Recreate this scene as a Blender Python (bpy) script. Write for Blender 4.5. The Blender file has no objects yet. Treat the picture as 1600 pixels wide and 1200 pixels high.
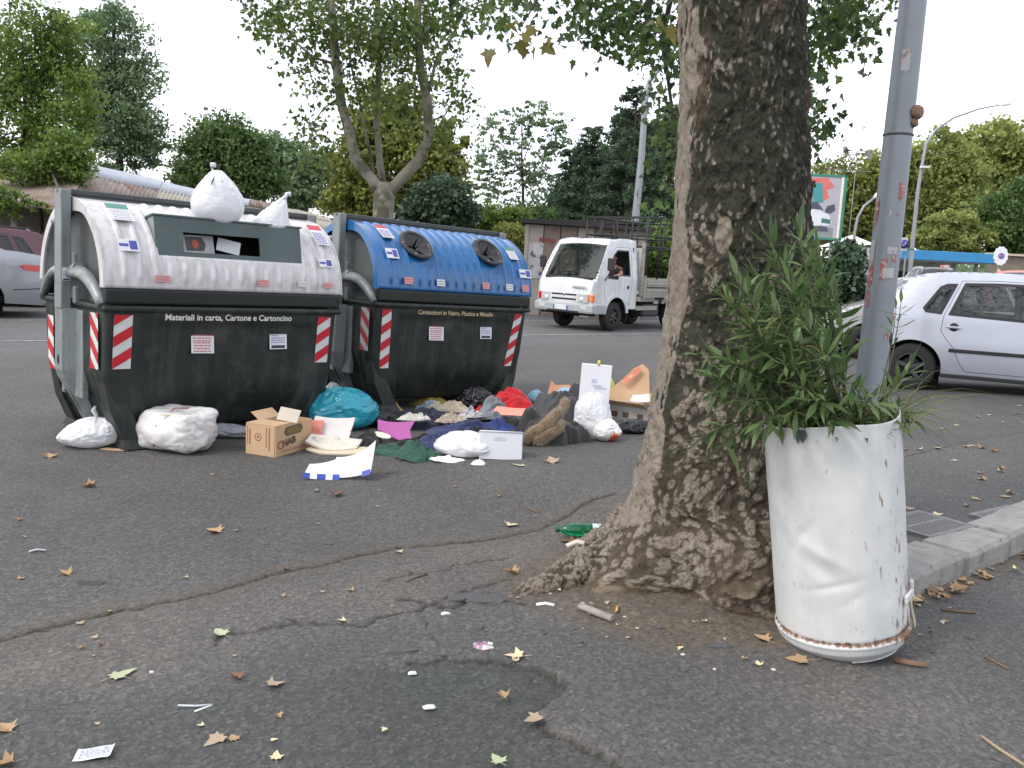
import bpy, bmesh, math, random
import numpy as np
from mathutils import Vector, Matrix, Euler
R = math.radians
S = bpy.context.scene
COL = S.collection
rng = np.random.default_rng(7)
random.seed(7)

# ------------------------------------------------------------------ camera
FPX, EYE, PITCH, ROLL = 1385.0, 1.45, R(8.0), R(3.0)
_right = Vector((1, 0, 0)); _fw = Vector((0, math.cos(PITCH), -math.sin(PITCH))); _up = Vector((0, math.sin(PITCH), math.cos(PITCH)))
CR = _right * math.cos(ROLL) + _up * math.sin(ROLL)
CU = _up * math.cos(ROLL) - _right * math.sin(ROLL)
cam_d = bpy.data.cameras.new('camera'); cam = bpy.data.objects.new('camera', cam_d); COL.objects.link(cam)
m = Matrix.Identity(4)
for i in range(3):
    m[i][0] = CR[i]; m[i][1] = CU[i]; m[i][2] = -_fw[i]
m[2][3] = EYE
cam.matrix_world = m
cam_d.sensor_width = 36; cam_d.lens = FPX / 1600 * 36; cam_d.clip_start = 0.05; cam_d.clip_end = 2000
S.camera = cam

# ------------------------------------------------------------------ world: bright overcast
w = bpy.data.worlds.new('World'); S.world = w; w.use_nodes = True
nt = w.node_tree; nt.nodes.clear()
SUN_EL, SUN_AZ = R(48), R(-125)     # azimuth from +Y towards +X: sun behind the camera's left shoulder
sky = nt.nodes.new('ShaderNodeTexSky'); sky.sky_type = 'NISHITA'; sky.sun_disc = False
sky.sun_elevation = SUN_EL; sky.sun_rotation = SUN_AZ; sky.dust_density = 3; sky.air_density = 1.2
bg1 = nt.nodes.new('ShaderNodeBackground'); bg1.inputs[1].default_value = 0.07
nt.links.new(sky.outputs[0], bg1.inputs[0])
bg2 = nt.nodes.new('ShaderNodeBackground'); bg2.inputs[1].default_value = 1.22
tc = nt.nodes.new('ShaderNodeTexCoord'); nz = nt.nodes.new('ShaderNodeTexNoise'); nz.inputs['Scale'].default_value = 2.2; nz.inputs['Detail'].default_value = 5
nt.links.new(tc.outputs['Generated'], nz.inputs[0])
rp = nt.nodes.new('ShaderNodeValToRGB'); rp.color_ramp.elements[0].position = .35; rp.color_ramp.elements[1].position = .7
rp.color_ramp.elements[0].color = (.88, .89, 1.0, 1); rp.color_ramp.elements[1].color = (1, .985, 1.0, 1)
nt.links.new(nz.outputs[0], rp.inputs[0]); nt.links.new(rp.outputs[0], bg2.inputs[0])
ad = nt.nodes.new('ShaderNodeAddShader'); nt.links.new(bg1.outputs[0], ad.inputs[0]); nt.links.new(bg2.outputs[0], ad.inputs[1])
ow = nt.nodes.new('ShaderNodeOutputWorld'); nt.links.new(ad.outputs[0], ow.inputs[0])

# ------------------------------------------------------------------ sun through thin cloud
sd = bpy.data.lights.new('sun', 'SUN'); sd.energy = 1.5; sd.angle = R(12); sd.color = (1, .96, .9)
so = bpy.data.objects.new('sun', sd); COL.objects.link(so)
sdir = Vector((math.sin(SUN_AZ) * math.cos(SUN_EL), math.cos(SUN_AZ) * math.cos(SUN_EL), math.sin(SUN_EL)))
so.rotation_euler = sdir.to_track_quat('Z', 'Y').to_euler(); so.location = (0, 0, 30)
S.view_settings.view_transform = 'Standard'; S.view_settings.look = 'None'
S.view_settings.exposure = .2; S.view_settings.gamma = 1; S.view_settings.use_curve_mapping = False

# ------------------------------------------------------------------ helpers
def ray(px, py): return CR * ((px - 800) / FPX) - CU * ((py - 600) / FPX) + _fw
def G(px, py, z=0.0):
    d = ray(px, py); t = (z - EYE) / d.z; return Vector((0, 0, EYE)) + d * t
def AT(px, py, Y):
    d = ray(px, py); t = Y / d.y; return Vector((0, 0, EYE)) + d * t

def _hash(ix, iy, iz, seed):
    n = (ix.astype(np.int64) * 374761393 + iy.astype(np.int64) * 668265263 + iz.astype(np.int64) * 1442695041 + seed * 1013904223) & 0xffffffff
    n = ((n ^ (n >> 13)) * 1274126177) & 0xffffffff
    n = ((n ^ (n >> 15)) * 2246822519) & 0xffffffff
    return ((n ^ (n >> 16)) & 0xffffff) / float(0xffffff)
def vn(P, seed=0):
    P = np.asarray(P, float); f = np.floor(P); t = P - f; t = t * t * (3 - 2 * t); f = f.astype(np.int64); o = 0
    for a in (0, 1):
        for b in (0, 1):
            for c in (0, 1):
                o = o + _hash(f[:, 0] + a, f[:, 1] + b, f[:, 2] + c, seed) * (t[:, 0] if a else 1 - t[:, 0]) * (t[:, 1] if b else 1 - t[:, 1]) * (t[:, 2] if c else 1 - t[:, 2])
    return o * 2 - 1
def fbm(P, seed=0, o=4):
    P = np.asarray(P, float); a = 1; r = 0
    for i in range(o): r = r + a * vn(P * 2 ** i, seed + i); a *= .5
    return r
def ridge(P, seed=0, o=3):
    P = np.asarray(P, float); a = 1; r = 0
    for i in range(o): r = r + a * (1 - 2 * np.abs(vn(P * 2 ** i, seed + i))); a *= .5
    return r / 1.7
def sst(a, b, x): t = np.clip((x - a) / (b - a), 0, 1); return t * t * (3 - 2 * t)

# materials -----------------------------------------------------------------
MATS = {}
def M(name, c=(.5, .5, .5), rough=.6, metal=0, var=.12, scale=6, bump=0, bscale=60, coat=0, spec=.5, c2=None, c2t=(.5, .7), c2s=5, alpha=1, trans=0, sss=0, emit=0, sheen=0, streak=None, facet=0):
    if name in MATS: return MATS[name]
    mt = bpy.data.materials.new(name); MATS[name] = mt; mt.use_nodes = True
    n = mt.node_tree; N = n.nodes; L = n.links; b = N['Principled BSDF']
    b.inputs['Roughness'].default_value = rough; b.inputs['Metallic'].default_value = metal
    b.inputs['Coat Weight'].default_value = coat; b.inputs['Coat Roughness'].default_value = .08; b.inputs['Specular IOR Level'].default_value = spec
    b.inputs['Sheen Weight'].default_value = sheen
    t = N.new('ShaderNodeTexCoord'); nz = N.new('ShaderNodeTexNoise'); nz.inputs['Scale'].default_value = scale; nz.inputs['Detail'].default_value = 6
    L.new(t.outputs['Object'], nz.inputs[0])
    mx = N.new('ShaderNodeMix'); mx.data_type = 'RGBA'; L.new(nz.outputs[0], mx.inputs[0])
    mx.inputs[6].default_value = (*[max(0, x * (1 - 2 * var)) for x in c], 1); mx.inputs[7].default_value = (*[min(1, x * (1 + 2 * var)) for x in c], 1)
    out = mx.outputs[2]
    if c2 is not None:
        n2 = N.new('ShaderNodeTexNoise'); n2.inputs['Scale'].default_value = c2s; n2.inputs['Detail'].default_value = 8; n2.inputs['Roughness'].default_value = .65
        L.new(t.outputs['Object'], n2.inputs[0])
        mr = N.new('ShaderNodeMapRange'); mr.inputs[1].default_value = c2t[0]; mr.inputs[2].default_value = c2t[1]; L.new(n2.outputs[0], mr.inputs[0])
        m2 = N.new('ShaderNodeMix'); m2.data_type = 'RGBA'; L.new(mr.outputs[0], m2.inputs[0]); L.new(out, m2.inputs[6]); m2.inputs[7].default_value = (*c2, 1); out = m2.outputs[2]
    if streak:      # vertical run-off stains: (colour, amount, frequency)
        mp_ = N.new('ShaderNodeMapping'); mp_.inputs['Scale'].default_value = (streak[2], streak[2], streak[2] * .07); L.new(t.outputs['Object'], mp_.inputs[0]); n4 = N.new('ShaderNodeTexNoise'); n4.inputs['Scale'].default_value = 1; n4.inputs['Detail'].default_value = 7; n4.inputs['Roughness'].default_value = .62; L.new(mp_.outputs[0], n4.inputs[0])
        m5 = N.new('ShaderNodeMapRange'); m5.inputs[1].default_value = .47; m5.inputs[2].default_value = .72; m5.inputs[4].default_value = streak[1]; L.new(n4.outputs[0], m5.inputs[0]); m6 = N.new('ShaderNodeMix'); m6.data_type = 'RGBA'; L.new(m5.outputs[0], m6.inputs[0]); L.new(out, m6.inputs[6]); m6.inputs[7].default_value = (*streak[0], 1); out = m6.outputs[2]
    L.new(out, b.inputs['Base Color'])
    if facet:
        n7 = N.new('ShaderNodeTexNoise'); n7.inputs['Scale'].default_value = facet[0] * .6; L.new(t.outputs['Object'], n7.inputs[0]); av = N.new('ShaderNodeVectorMath'); av.operation = 'MULTIPLY_ADD'; L.new(n7.outputs['Color'], av.inputs[0]); av.inputs[1].default_value = (.35, .35, .35); L.new(t.outputs['Object'], av.inputs[2])
        vo = N.new('ShaderNodeTexVoronoi'); vo.inputs['Scale'].default_value = facet[0]; vo.feature = 'F1'; L.new(av.outputs[0], vo.inputs['Vector']); fb = N.new('ShaderNodeBump'); fb.inputs['Strength'].default_value = facet[1]; fb.inputs['Distance'].default_value = .02; L.new(vo.outputs['Distance'], fb.inputs['Height']); L.new(fb.outputs[0], b.inputs['Normal'])
    if bump and not facet:
        bn = N.new('ShaderNodeTexNoise'); bn.inputs['Scale'].default_value = bscale; bn.inputs['Detail'].default_value = 4; L.new(t.outputs['Object'], bn.inputs[0])
        bp = N.new('ShaderNodeBump'); bp.inputs['Strength'].default_value = bump; bp.inputs['Distance'].default_value = .01; L.new(bn.outputs[0], bp.inputs['Height']); L.new(bp.outputs[0], b.inputs['Normal'])
    if alpha < 1: b.inputs['Alpha'].default_value = alpha
    if trans: b.inputs['Transmission Weight'].default_value = trans
    if emit: b.inputs['Emission Color'].default_value = (*c, 1); b.inputs['Emission Strength'].default_value = emit
    if sss:
        o = N['Material Output']; tr = N.new('ShaderNodeBsdfTranslucent'); L.new(out, tr.inputs[0]); ms = N.new('ShaderNodeMixShader'); ms.inputs[0].default_value = sss
        L.new(b.outputs[0], ms.inputs[1]); L.new(tr.outputs[0], ms.inputs[2]); L.new(ms.outputs[0], o.inputs[0])
    return mt
def leafmat(name, c0, c1, trans=.35, rough=.55):
    mt = bpy.data.materials.new(name); mt.use_nodes = True; n = mt.node_tree; N = n.nodes; L = n.links; b = N['Principled BSDF']
    at = N.new('ShaderNodeAttribute'); at.attribute_name = 'tone'
    mx = N.new('ShaderNodeMix'); mx.data_type = 'RGBA'; L.new(at.outputs['Fac'], mx.inputs[0]); mx.inputs[6].default_value = (*c0, 1); mx.inputs[7].default_value = (*c1, 1)
    L.new(mx.outputs[2], b.inputs['Base Color']); b.inputs['Roughness'].default_value = rough
    tr = N.new('ShaderNodeBsdfTranslucent'); L.new(mx.outputs[2], tr.inputs[0]); ms = N.new('ShaderNodeMixShader'); ms.inputs[0].default_value = trans
    L.new(b.outputs[0], ms.inputs[1]); L.new(tr.outputs[0], ms.inputs[2]); L.new(ms.outputs[0], N['Material Output'].inputs[0])
    return mt

# meshes --------------------------------------------------------------------
def np_mesh(name, V, F, mats=None, smooth=True, attrs=None):
    V = np.asarray(V, dtype=np.float32); F = np.asarray(F, dtype=np.int32); k = F.shape[1]
    me = bpy.data.meshes.new(name); me.vertices.add(len(V)); me.vertices.foreach_set('co', V.ravel())
    me.loops.add(F.size); me.loops.foreach_set('vertex_index', F.ravel()); me.polygons.add(len(F))
    me.polygons.foreach_set('loop_start', np.arange(0, F.size, k, dtype=np.int32)); me.polygons.foreach_set('loop_total', np.full(len(F), k, dtype=np.int32))
    me.update(calc_edges=True)
    if smooth: me.polygons.foreach_set('use_smooth', np.ones(len(F), bool))
    for a, v in (attrs or {}).items():
        at = me.attributes.new(a, 'FLOAT', 'POINT'); at.data.foreach_set('value', np.asarray(v, dtype=np.float32))
    if mats: me.materials.append(mats)
    return me
def gridF(nu, nv, wrapu=False):
    """faces of a grid with nu columns and nv rows, index = j*nu+i"""
    i = np.arange(nu if wrapu else nu - 1); j = np.arange(nv - 1); I, J = np.meshgrid(i, j); I2 = (I + 1) % nu
    return np.stack([J * nu + I, J * nu + I2, (J + 1) * nu + I2, (J + 1) * nu + I], -1).reshape(-1, 4)

class MB:
    def __init__(s): s.v = []; s.f = []; s.sm = []
    def add(s, V, F, smooth=False):
        o = len(s.v); s.v += [tuple(x) for x in V]; s.f += [tuple(int(k) + o for k in f) for f in F]; s.sm += [smooth] * len(F); return s
    def box(s, c, d, rot=None, bev=0, mat=None):
        hx, hy, hz = d[0] / 2, d[1] / 2, d[2] / 2; rm = rot if rot is not None else Matrix.Identity(3)
        if isinstance(rm, (tuple, list)): rm = Euler(rm).to_matrix()
        bm = bmesh.new(); bmesh.ops.create_cube(bm, size=1); bmesh.ops.scale(bm, vec=(d[0], d[1], d[2]), verts=bm.verts)
        if bev: bmesh.ops.bevel(bm, geom=bm.edges[:], offset=min(bev, min(d) * .45), segments=2, affect='EDGES', profile=.5)
        for k, v in enumerate(bm.verts): v.index = k
        V = [Vector(c) + rm @ v.co for v in bm.verts]; F = [[v.index for v in f.verts] for f in bm.faces]; bm.free(); return s.add(V, F)
    def tube(s, pts, rad, n=10, cap=True, smooth=True, flat=1.0):
        pts = [Vector(p) for p in pts]; rad = rad if isinstance(rad, (list, tuple)) else [rad] * len(pts); V = []; prev = None
        for i, p in enumerate(pts):
            t = (pts[min(i + 1, len(pts) - 1)] - pts[max(i - 1, 0)]).normalized()
            if prev is None: a = t.orthogonal().normalized()
            else: a = (prev - t * prev.dot(t)).normalized()
            prev = a; b = t.cross(a)
            for k in range(n):
                q = 2 * math.pi * k / n; V.append(p + (a * math.cos(q) + b * math.sin(q) * flat) * rad[i])
        F = [(i * n + k, i * n + (k + 1) % n, (i + 1) * n + (k + 1) % n, (i + 1) * n + k) for i in range(len(pts) - 1) for k in range(n)]
        s.add(V, F, smooth)
        if cap:
            o = len(s.v) - len(V); s.f += [tuple(o + k for k in range(n))[::-1], tuple(o + (len(pts) - 1) * n + k for k in range(n))]; s.sm += [False, False]
        return s
    def lathe(s, prof, c=(0, 0, 0), rot=None, n=32, smooth=True, capends=True):
        """prof: list of (radius, z)"""
        rm = rot if rot is not None else Matrix.Identity(3)
        if isinstance(rm, (tuple, list)): rm = Euler(rm).to_matrix()
        V = [Vector(c) + rm @ Vector((r * math.cos(2 * math.pi * k / n), r * math.sin(2 * math.pi * k / n), z)) for r, z in prof for k in range(n)]
        F = [(i * n + k, i * n + (k + 1) % n, (i + 1) * n + (k + 1) % n, (i + 1) * n + k) for i in range(len(prof) - 1) for k in range(n)]
        if capends: F += [tuple(range(n))[::-1], tuple((len(prof) - 1) * n + k for k in range(n))]
        return s.add(V, F, smooth)
    def prism(s, poly, c=(0, 0, 0), axis=(0, 0, 1), t=.01, ux=None):
        """2D polygon extruded by t along axis; ux = direction of the polygon's x"""
        az = Vector(axis).normalized(); ax = Vector(ux).normalized() if ux is not None else az.orthogonal().normalized(); ax = (ax - az * ax.dot(az)).normalized(); ay = az.cross(ax); c = Vector(c); n = len(poly)
        V = [c + ax * x + ay * y for x, y in poly] + [c + ax * x + ay * y + az * t for x, y in poly]
        F = [tuple(range(n))[::-1], tuple(range(n, 2 * n))] + [(i, (i + 1) % n, n + (i + 1) % n, n + i) for i in range(n)]
        return s.add(V, F)
    def quad(s, a, b, c, d): return s.add([a, b, c, d], [(0, 1, 2, 3)])
    def mesh(s, name, mat=None):
        me = bpy.data.meshes.new(name); me.from_pydata([tuple(v) for v in s.v], [], s.f); me.update()
        me.polygons.foreach_set('use_smooth', s.sm)
        if mat: me.materials.append(mat)
        return me
def fixn(me):
    bm = bmesh.new(); bm.from_mesh(me); bmesh.ops.recalc_face_normals(bm, faces=bm.faces); bm.to_mesh(me); bm.free(); return me

def tag(o, label=None, cat=None, group=None, kind=None):
    if label: o['label'] = label
    if cat: o['category'] = cat
    if group: o['group'] = group
    if kind: o['kind'] = kind
    return o
def thing(name, label, cat, loc=(0, 0, 0), rot=(0, 0, 0), group=None):
    o = bpy.data.objects.new(name, None); COL.objects.link(o); o.location = loc; o.rotation_euler = rot if isinstance(rot, (tuple, list, Euler)) else (0, 0, rot)
    o.empty_display_size = .2; return tag(o, label, cat, group)
def mw(o): return Matrix.LocRotScale(o.location, o.rotation_euler, o.scale)
def part(name, mb, mat, parent=None, world=False, label=None, kind=None, norm=False):
    """mb: MB or mesh. world: coordinates are world ones and get moved into the parent's frame (top parent only)"""
    me = mb.mesh(name, mat) if isinstance(mb, MB) else mb
    if mat and not me.materials: me.materials.append(mat)
    if norm: fixn(me)
    o = bpy.data.objects.new(name, me); COL.objects.link(o)
    if parent is not None:
        o.parent = parent
        if world:
            top = parent; mm = mw(parent)
            while top.parent: top = top.parent; mm = mw(top) @ mm
            me.transform(mm.inverted())
    if label: o['label'] = label
    if kind: o['kind'] = kind
    return o
def solo(name, mb, mat, label, cat, origin=(0, 0, 0), group=None, kind=None, world=True, rot=(0, 0, 0)):
    """one-mesh thing; its mesh coordinates are world ones, re-based on origin"""
    me = mb.mesh(name, mat) if isinstance(mb, MB) else mb
    if mat and not me.materials: me.materials.append(mat)
    if world: me.transform(Matrix.Translation(-Vector(origin)))
    o = bpy.data.objects.new(name, me); COL.objects.link(o); o.location = origin; o.rotation_euler = rot
    return tag(o, label, cat, group, kind)
def struct(name, mb, mat):
    me = mb.mesh(name, mat) if isinstance(mb, MB) else mb
    if mat and not me.materials: me.materials.append(mat)
    o = bpy.data.objects.new(name, me); COL.objects.link(o); o['kind'] = 'structure'; return o
def copy_tree(o, parent=None):
    c = o.copy(); COL.objects.link(c)
    if parent: c.parent = parent
    for ch in list(o.children): copy_tree(ch, c)
    return c
def text_mesh(txt, size, mat, bold=0.0, extrude=.0008, align='CENTER', xs=1.0):
    cu = bpy.data.curves.new('txt', 'FONT'); cu.body = txt; cu.size = size; cu.extrude = extrude; cu.offset = bold; cu.align_x = align; cu.align_y = 'CENTER'; cu.resolution_u = 3
    ob = bpy.data.objects.new('txt', cu); COL.objects.link(ob); bpy.context.view_layer.update()
    me = bpy.data.meshes.new_from_object(ob.evaluated_get(bpy.context.evaluated_depsgraph_get())); bpy.data.objects.remove(ob); bpy.data.curves.remove(cu)
    me.materials.clear(); me.materials.append(mat)
    if xs != 1: me.transform(Matrix.Diagonal((xs, 1, 1, 1)))
    return me
# ================================================================== GROUND
KD = (G(1600, 862) - G(1420, 945)); KD.z = 0; KL = KD.length; KD.normalize(); K0 = G(1420, 945); KN = Vector((-KD.y, KD.x, 0))
def polydist(X, Y, pts):
    d = np.full(X.shape, 1e9); tt = np.zeros(X.shape)
    for i in range(len(pts) - 1):
        ax, ay = pts[i][0], pts[i][1]; bx, by = pts[i + 1][0], pts[i + 1][1]; ux, uy = bx - ax, by - ay
        t = np.clip(((X - ax) * ux + (Y - ay) * uy) / (ux * ux + uy * uy + 1e-12), 0, 1); q = np.hypot(X - ax - t * ux, Y - ay - t * uy)
        d = np.minimum(d, q)
    return d
def inside(X, Y, pts):
    r = np.zeros(X.shape, bool); n = len(pts)
    for i in range(n):
        x0, y0 = pts[i][0], pts[i][1]; x1, y1 = pts[(i + 1) % n][0], pts[(i + 1) % n][1]
        c = ((y0 > Y) != (y1 > Y)) & (X < (x1 - x0) * (Y - y0) / (y1 - y0 + 1e-12) + x0); r ^= c
    return r
def gh_np(X, Y):
    s = (X - K0.x) * KD.x + (Y - K0.y) * KD.y; q = (X - K0.x) * KN.x + (Y - K0.y) * KN.y
    h = .105 * sst(-.75, -.15, s) * sst(.09, .15, q) * (1 - sst(2.0, 5.0, q))
    tx, ty = 1.02, 3.98; d = np.hypot(X - tx, (Y - ty)); h = h + .05 * np.exp(-(d / .75) ** 2)
    P = np.stack([X, Y, np.zeros_like(X)], -1).reshape(-1, 3)
    near = 1 - sst(9, 14, np.hypot(X, Y))
    h = h + near * (.010 * fbm(P * .7, 3, 3).reshape(X.shape) + .002 * fbm(P * 5, 9, 2).reshape(X.shape))
    return h
def gh(x, y): return float(gh_np(np.array([[x]]), np.array([[y]]))[0, 0])
def GP(px, py):
    p = G(px, py); z = gh(p.x, p.y)
    for _ in range(3): p = G(px, py, z); z = gh(p.x, p.y)
    return Vector((p.x, p.y, z))

def prog(a, b, st): return list(np.arange(a, b, st))
gx = np.array([-600, -400, -250, -160, -110, -80, -60, -45, -35, -27, -21, -17, -14, -12, -10, -8.5, -7.2, -6.2, -5.4] + prog(-4.8, -2.4, .06) + prog(-2.4, 3.3, .0165) + prog(3.3, 6, .06) + [6.2, 7, 8, 9.5, 11, 13, 16, 20, 25, 32, 40, 50, 65, 90, 130, 200, 300, 600])
gy = np.array([-200, -80, -30, -12, -5, -2, 0, 1, 1.6, 2.0] + prog(2.2, 5.2, .0145) + prog(5.2, 9.5, .04) + [9.7, 10, 10.4, 11, 11.6, 12.4, 13.4, 14.5, 16, 18, 20, 23, 26, 30, 35, 42, 50, 60, 75, 100, 150, 250, 500, 900])
GX, GY = np.meshgrid(gx, gy)
GZ = gh_np(GX, GY)
def jit(pts, n=14, a=.02, seed=1):
    out = []; r = np.random.default_rng(seed)
    for i in range(len(pts) - 1):
        for k in range(n): p = pts[i] + (pts[i + 1] - pts[i]) * (k / n); out.append((p.x + r.normal() * a * .5, p.y + r.normal() * a * .5))
    out.append((pts[-1].x, pts[-1].y)); return out
cr1 = jit([G(*q) for q in ((-120, 1030), (0, 1000), (110, 972), (200, 952), (330, 925), (450, 893), (520, 880), (600, 858), (700, 848), (800, 838), (870, 822), (960, 800))], 8, .018, 2)
cracks = [(cr1, .0085, 1.0),
          (jit([G(*q) for q in ((330, 1000), (400, 985), (470, 972), (560, 976), (650, 950), (720, 925), (800, 905))], 9, .03, 3), .009, .7),
          (jit([G(*q) for q in ((600, 908), (660, 895), (730, 880), (800, 870))], 9, .03, 4), .006, .5),
          (jit([G(*q) for q in ((655, 950), (668, 985), (690, 1005))], 6, .02, 5), .005, .5),
          (jit([G(*q) for q in ((630, 935), (700, 950), (760, 930), (820, 945))], 6, .03, 5), .012, .8),
          (jit([G(*q) for q in ((1360, 742), (1420, 733), (1480, 715), (1560, 700), (1700, 670))], 8, .03, 6), .012, .8),
          (jit([G(*q) for q in ((1400, 640), (1500, 655), (1600, 668), (1750, 690))], 8, .05, 7), .01, .5),
          (jit([G(*q) for q in ((1520, 1180), (1560, 1195), (1600, 1230))], 5, .02, 8), .006, .5),
          (jit([G(*q) for q in ((640, 1035), (700, 1030), (790, 1030), (850, 1045), (888, 1066), (860, 1088), (835, 1108), (850, 1135), (900, 1160), (950, 1185), (1010, 1230))], 6, .015, 9), .011, .7)]
CK = np.zeros_like(GX); CD = np.full(GX.shape, 12.0)
P3 = np.stack([GX, GY, np.zeros_like(GX)], -1).reshape(-1, 3)
nj = fbm(P3 * 9, 21, 3).reshape(GX.shape); nl = vn(P3 * 2.2, 5).reshape(GX.shape)
for pl, wd, dp in cracks:
    d = polydist(GX, GY, pl); wv = wd * (1 + .7 * nj + .5 * nl)
    k = (1 - sst(wv * .3, wv * 1.1 + .010, d)) * dp; CK = np.maximum(CK, k); CD = np.minimum(CD, d / wd)
# raised lip on the far side of the long crack
d1 = polydist(GX, GY, cr1); lip = np.exp(-(d1 / .12) ** 2); side = sst(-.02, .02, (GY - np.interp(GX, [p[0] for p in cr1], [p[1] for p in cr1])))
GZ += .004 * lip * side * (np.abs(GX) < 4)
pt = [G(*q) for q in ((-400, 1095), (100, 1092), (330, 1085), (480, 1062), (560, 1045), (640, 1035), (700, 1030), (790, 1030), (850, 1045), (888, 1066), (860, 1088), (835, 1108), (850, 1135), (900, 1160), (950, 1185), (1010, 1230), (1100, 1500), (-700, 1500))]
ptl = [(p.x, p.y) for p in pt]
ins = inside(GX, GY, ptl); dd = polydist(GX, GY, ptl + ptl[:1]); sg = np.where(ins, dd, -dd)
left = sst(-.9, .05, GX)
PT = sst(-.15 * (1 - left) - .012, .15 * (1 - left) + .012, sg + .012 * nj) * (.6 + .4 * left)
GZ -= .014 * PT * left
dt = [G(*q) for q in ((770, 905), (880, 850), (960, 820), (1010, 880), (1150, 880), (1240, 960), (1260, 1010), (1190, 1035), (1100, 1020), (1000, 1000), (930, 975), (880, 950), (820, 945))]
dtl = [(p.x, p.y) for p in dt]; ins = inside(GX, GY, dtl); dd = polydist(GX, GY, dtl + dtl[:1]); sg = np.where(ins, dd, -dd)
DT = sst(-.10, .10, sg + .07 * nj + .05 * nl)
kq = (GX - K0.x) * KN.x + (GY - K0.y) * KN.y; ks = (GX - K0.x) * KD.x + (GY - K0.y) * KD.y
DT = np.maximum(DT, (1 - sst(.01, .07, np.abs(kq + .03) + .03 * nj)) * sst(-.5, -.2, ks) * (ks < 3) * .9)
DT = np.maximum(DT, (1 - sst(.0, .16, np.abs(d1) + .05 * nj)) * .45)
GZ -= .011 * CK; GZ += DT * .006 * nj
# road lane beyond the near strip: smooth lighter asphalt
LN1, LN2 = G(40, 533), G(900, 523); LD = (LN2 - LN1).normalized(); LNn = Vector((-LD.y, LD.x, 0))
rq = (GX - LN1.x) * LNn.x + (GY - LN1.y) * LNn.y
RD = sst(-2.5, -1.0, rq)
bl = [G(*q) for q in ((-200, 1100), (0, 1010), (330, 930), (600, 865), (960, 805), (1000, 880), (800, 930), (640, 985), (430, 1035), (200, 1100))]; bll = [(p.x, p.y) for p in bl]; ins = inside(GX, GY, bll); dd = polydist(GX, GY, bll + bll[:1]); BN = sst(-.06, .22, np.where(ins, dd, -dd) + .05 * nl + .04 * nj)
tip = G(862, 1068); td = np.hypot(GX - tip.x, (GY - tip.y) * 1.2); GZ -= .022 * np.exp(-(td / .12) ** 2) * PT
ctp = [G(*q) for q in ((640, 1036), (700, 1032), (790, 1030), (850, 1045), (888, 1066), (860, 1086), (780, 1100), (680, 1096), (620, 1070))]; ctl = [(p.x, p.y) for p in ctp]; ins = inside(GX, GY, ctl); dd = polydist(GX, GY, ctl + ctl[:1]); HL = sst(-.015, .03, np.where(ins, dd, -dd) + .012 * nj); PT = np.minimum(1.6, PT + .6 * HL)
mt = bpy.data.materials.new('asphalt'); mt.use_nodes = True; n = mt.node_tree; N = n.nodes; L = n.links; b = N['Principled BSDF']
def nd(t, **k):
    x = N.new(t)
    for a, v in k.items(): setattr(x, a, v)
    return x
tco = nd('ShaderNodeTexCoord')
def noise(sc, det=4, ro=.5):
    x = nd('ShaderNodeTexNoise'); x.inputs['Scale'].default_value = sc; x.inputs['Detail'].default_value = det; x.inputs['Roughness'].default_value = ro; L.new(tco.outputs['Object'], x.inputs[0]); return x.outputs[0]
def voro(sc, feat='F1'):
    x = nd('ShaderNodeTexVoronoi'); x.feature = feat; x.inputs['Scale'].default_value = sc; L.new(tco.outputs['Object'], x.inputs['Vector']); return x
def ramp(src, *st):
    x = nd('ShaderNodeValToRGB'); e = x.color_ramp.elements
    while len(e) < len(st): e.new(.5)
    for q, (p, c) in zip(e, st): q.position = p; q.color = (*c, 1) if isinstance(c, tuple) else (c, c, c, 1)
    L.new(src, x.inputs[0]); return x.outputs[0]
def mixc(f, a, c, mode='MIX'):
    x = nd('ShaderNodeMix'); x.data_type = 'RGBA'; x.blend_type = mode
    for s, k in ((f, 0), (a, 6), (c, 7)):
        if isinstance(s, (int, float)): x.inputs[k].default_value = s if k == 0 else (s, s, s, 1)
        elif isinstance(s, tuple): x.inputs[k].default_value = (*s, 1)
        else: L.new(s, x.inputs[k])
    return x.outputs[2]
def attr(a): x = nd('ShaderNodeAttribute'); x.attribute_name = a; return x.outputs['Fac']
vs = voro(80); spk = ramp(vs.outputs['Color'], (0, (.044, .045, .043)), (.55, (.078, .078, .073)), (.80, (.102, .102, .095)), (.98, (.140, .140, .132)))
spk2 = ramp(voro(210).outputs['Color'], (0, .82), (.5, .97), (1, 1.22))
base = mixc(1, spk, spk2, 'MULTIPLY')
base = mixc(1, base, ramp(noise(1.1, 5), (.3, (.86, .85, .86)), (.7, (1.16, 1.12, 1.10))), 'MULTIPLY')
base = mixc(1, base, ramp(noise(.35, 3), (.35, (.9, .92, .96)), (.65, (1.1, 1.06, 1.03))), 'MULTIPLY')
base = mixc(ramp(noise(7, 6, .7), (.58, 0.0), (.72, .35)), base, (.055, .055, .055))
base = mixc(attr('band'), base, mixc(1, base, (1.22, 1.18, 1.13), 'MULTIPLY')); dark = mixc(1, base, (.66, .73, .70), 'MULTIPLY'); base = mixc(attr('patch'), base, dark)
rd = ramp(noise(2.5, 4), (.3, (.086, .086, .084)), (.7, (.114, .113, .110)))
rds = mixc(1, rd, ramp(voro(140).outputs['Color'], (0, .8), (1, 1.2)), 'MULTIPLY')
base = mixc(attr('road'), base, rds)
soil = ramp(noise(38, 6, .7), (.3, (.035, .027, .018)), (.5, (.100, .080, .056)), (.7, (.19, .155, .112)))
dm = nd('ShaderNodeMath', operation='MULTIPLY'); L.new(attr('dirt'), dm.inputs[0]); L.new(ramp(noise(16, 6, .7), (.32, .35), (.6, 1.0)), dm.inputs[1])
base = mixc(dm.outputs[0], base, soil)
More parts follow.
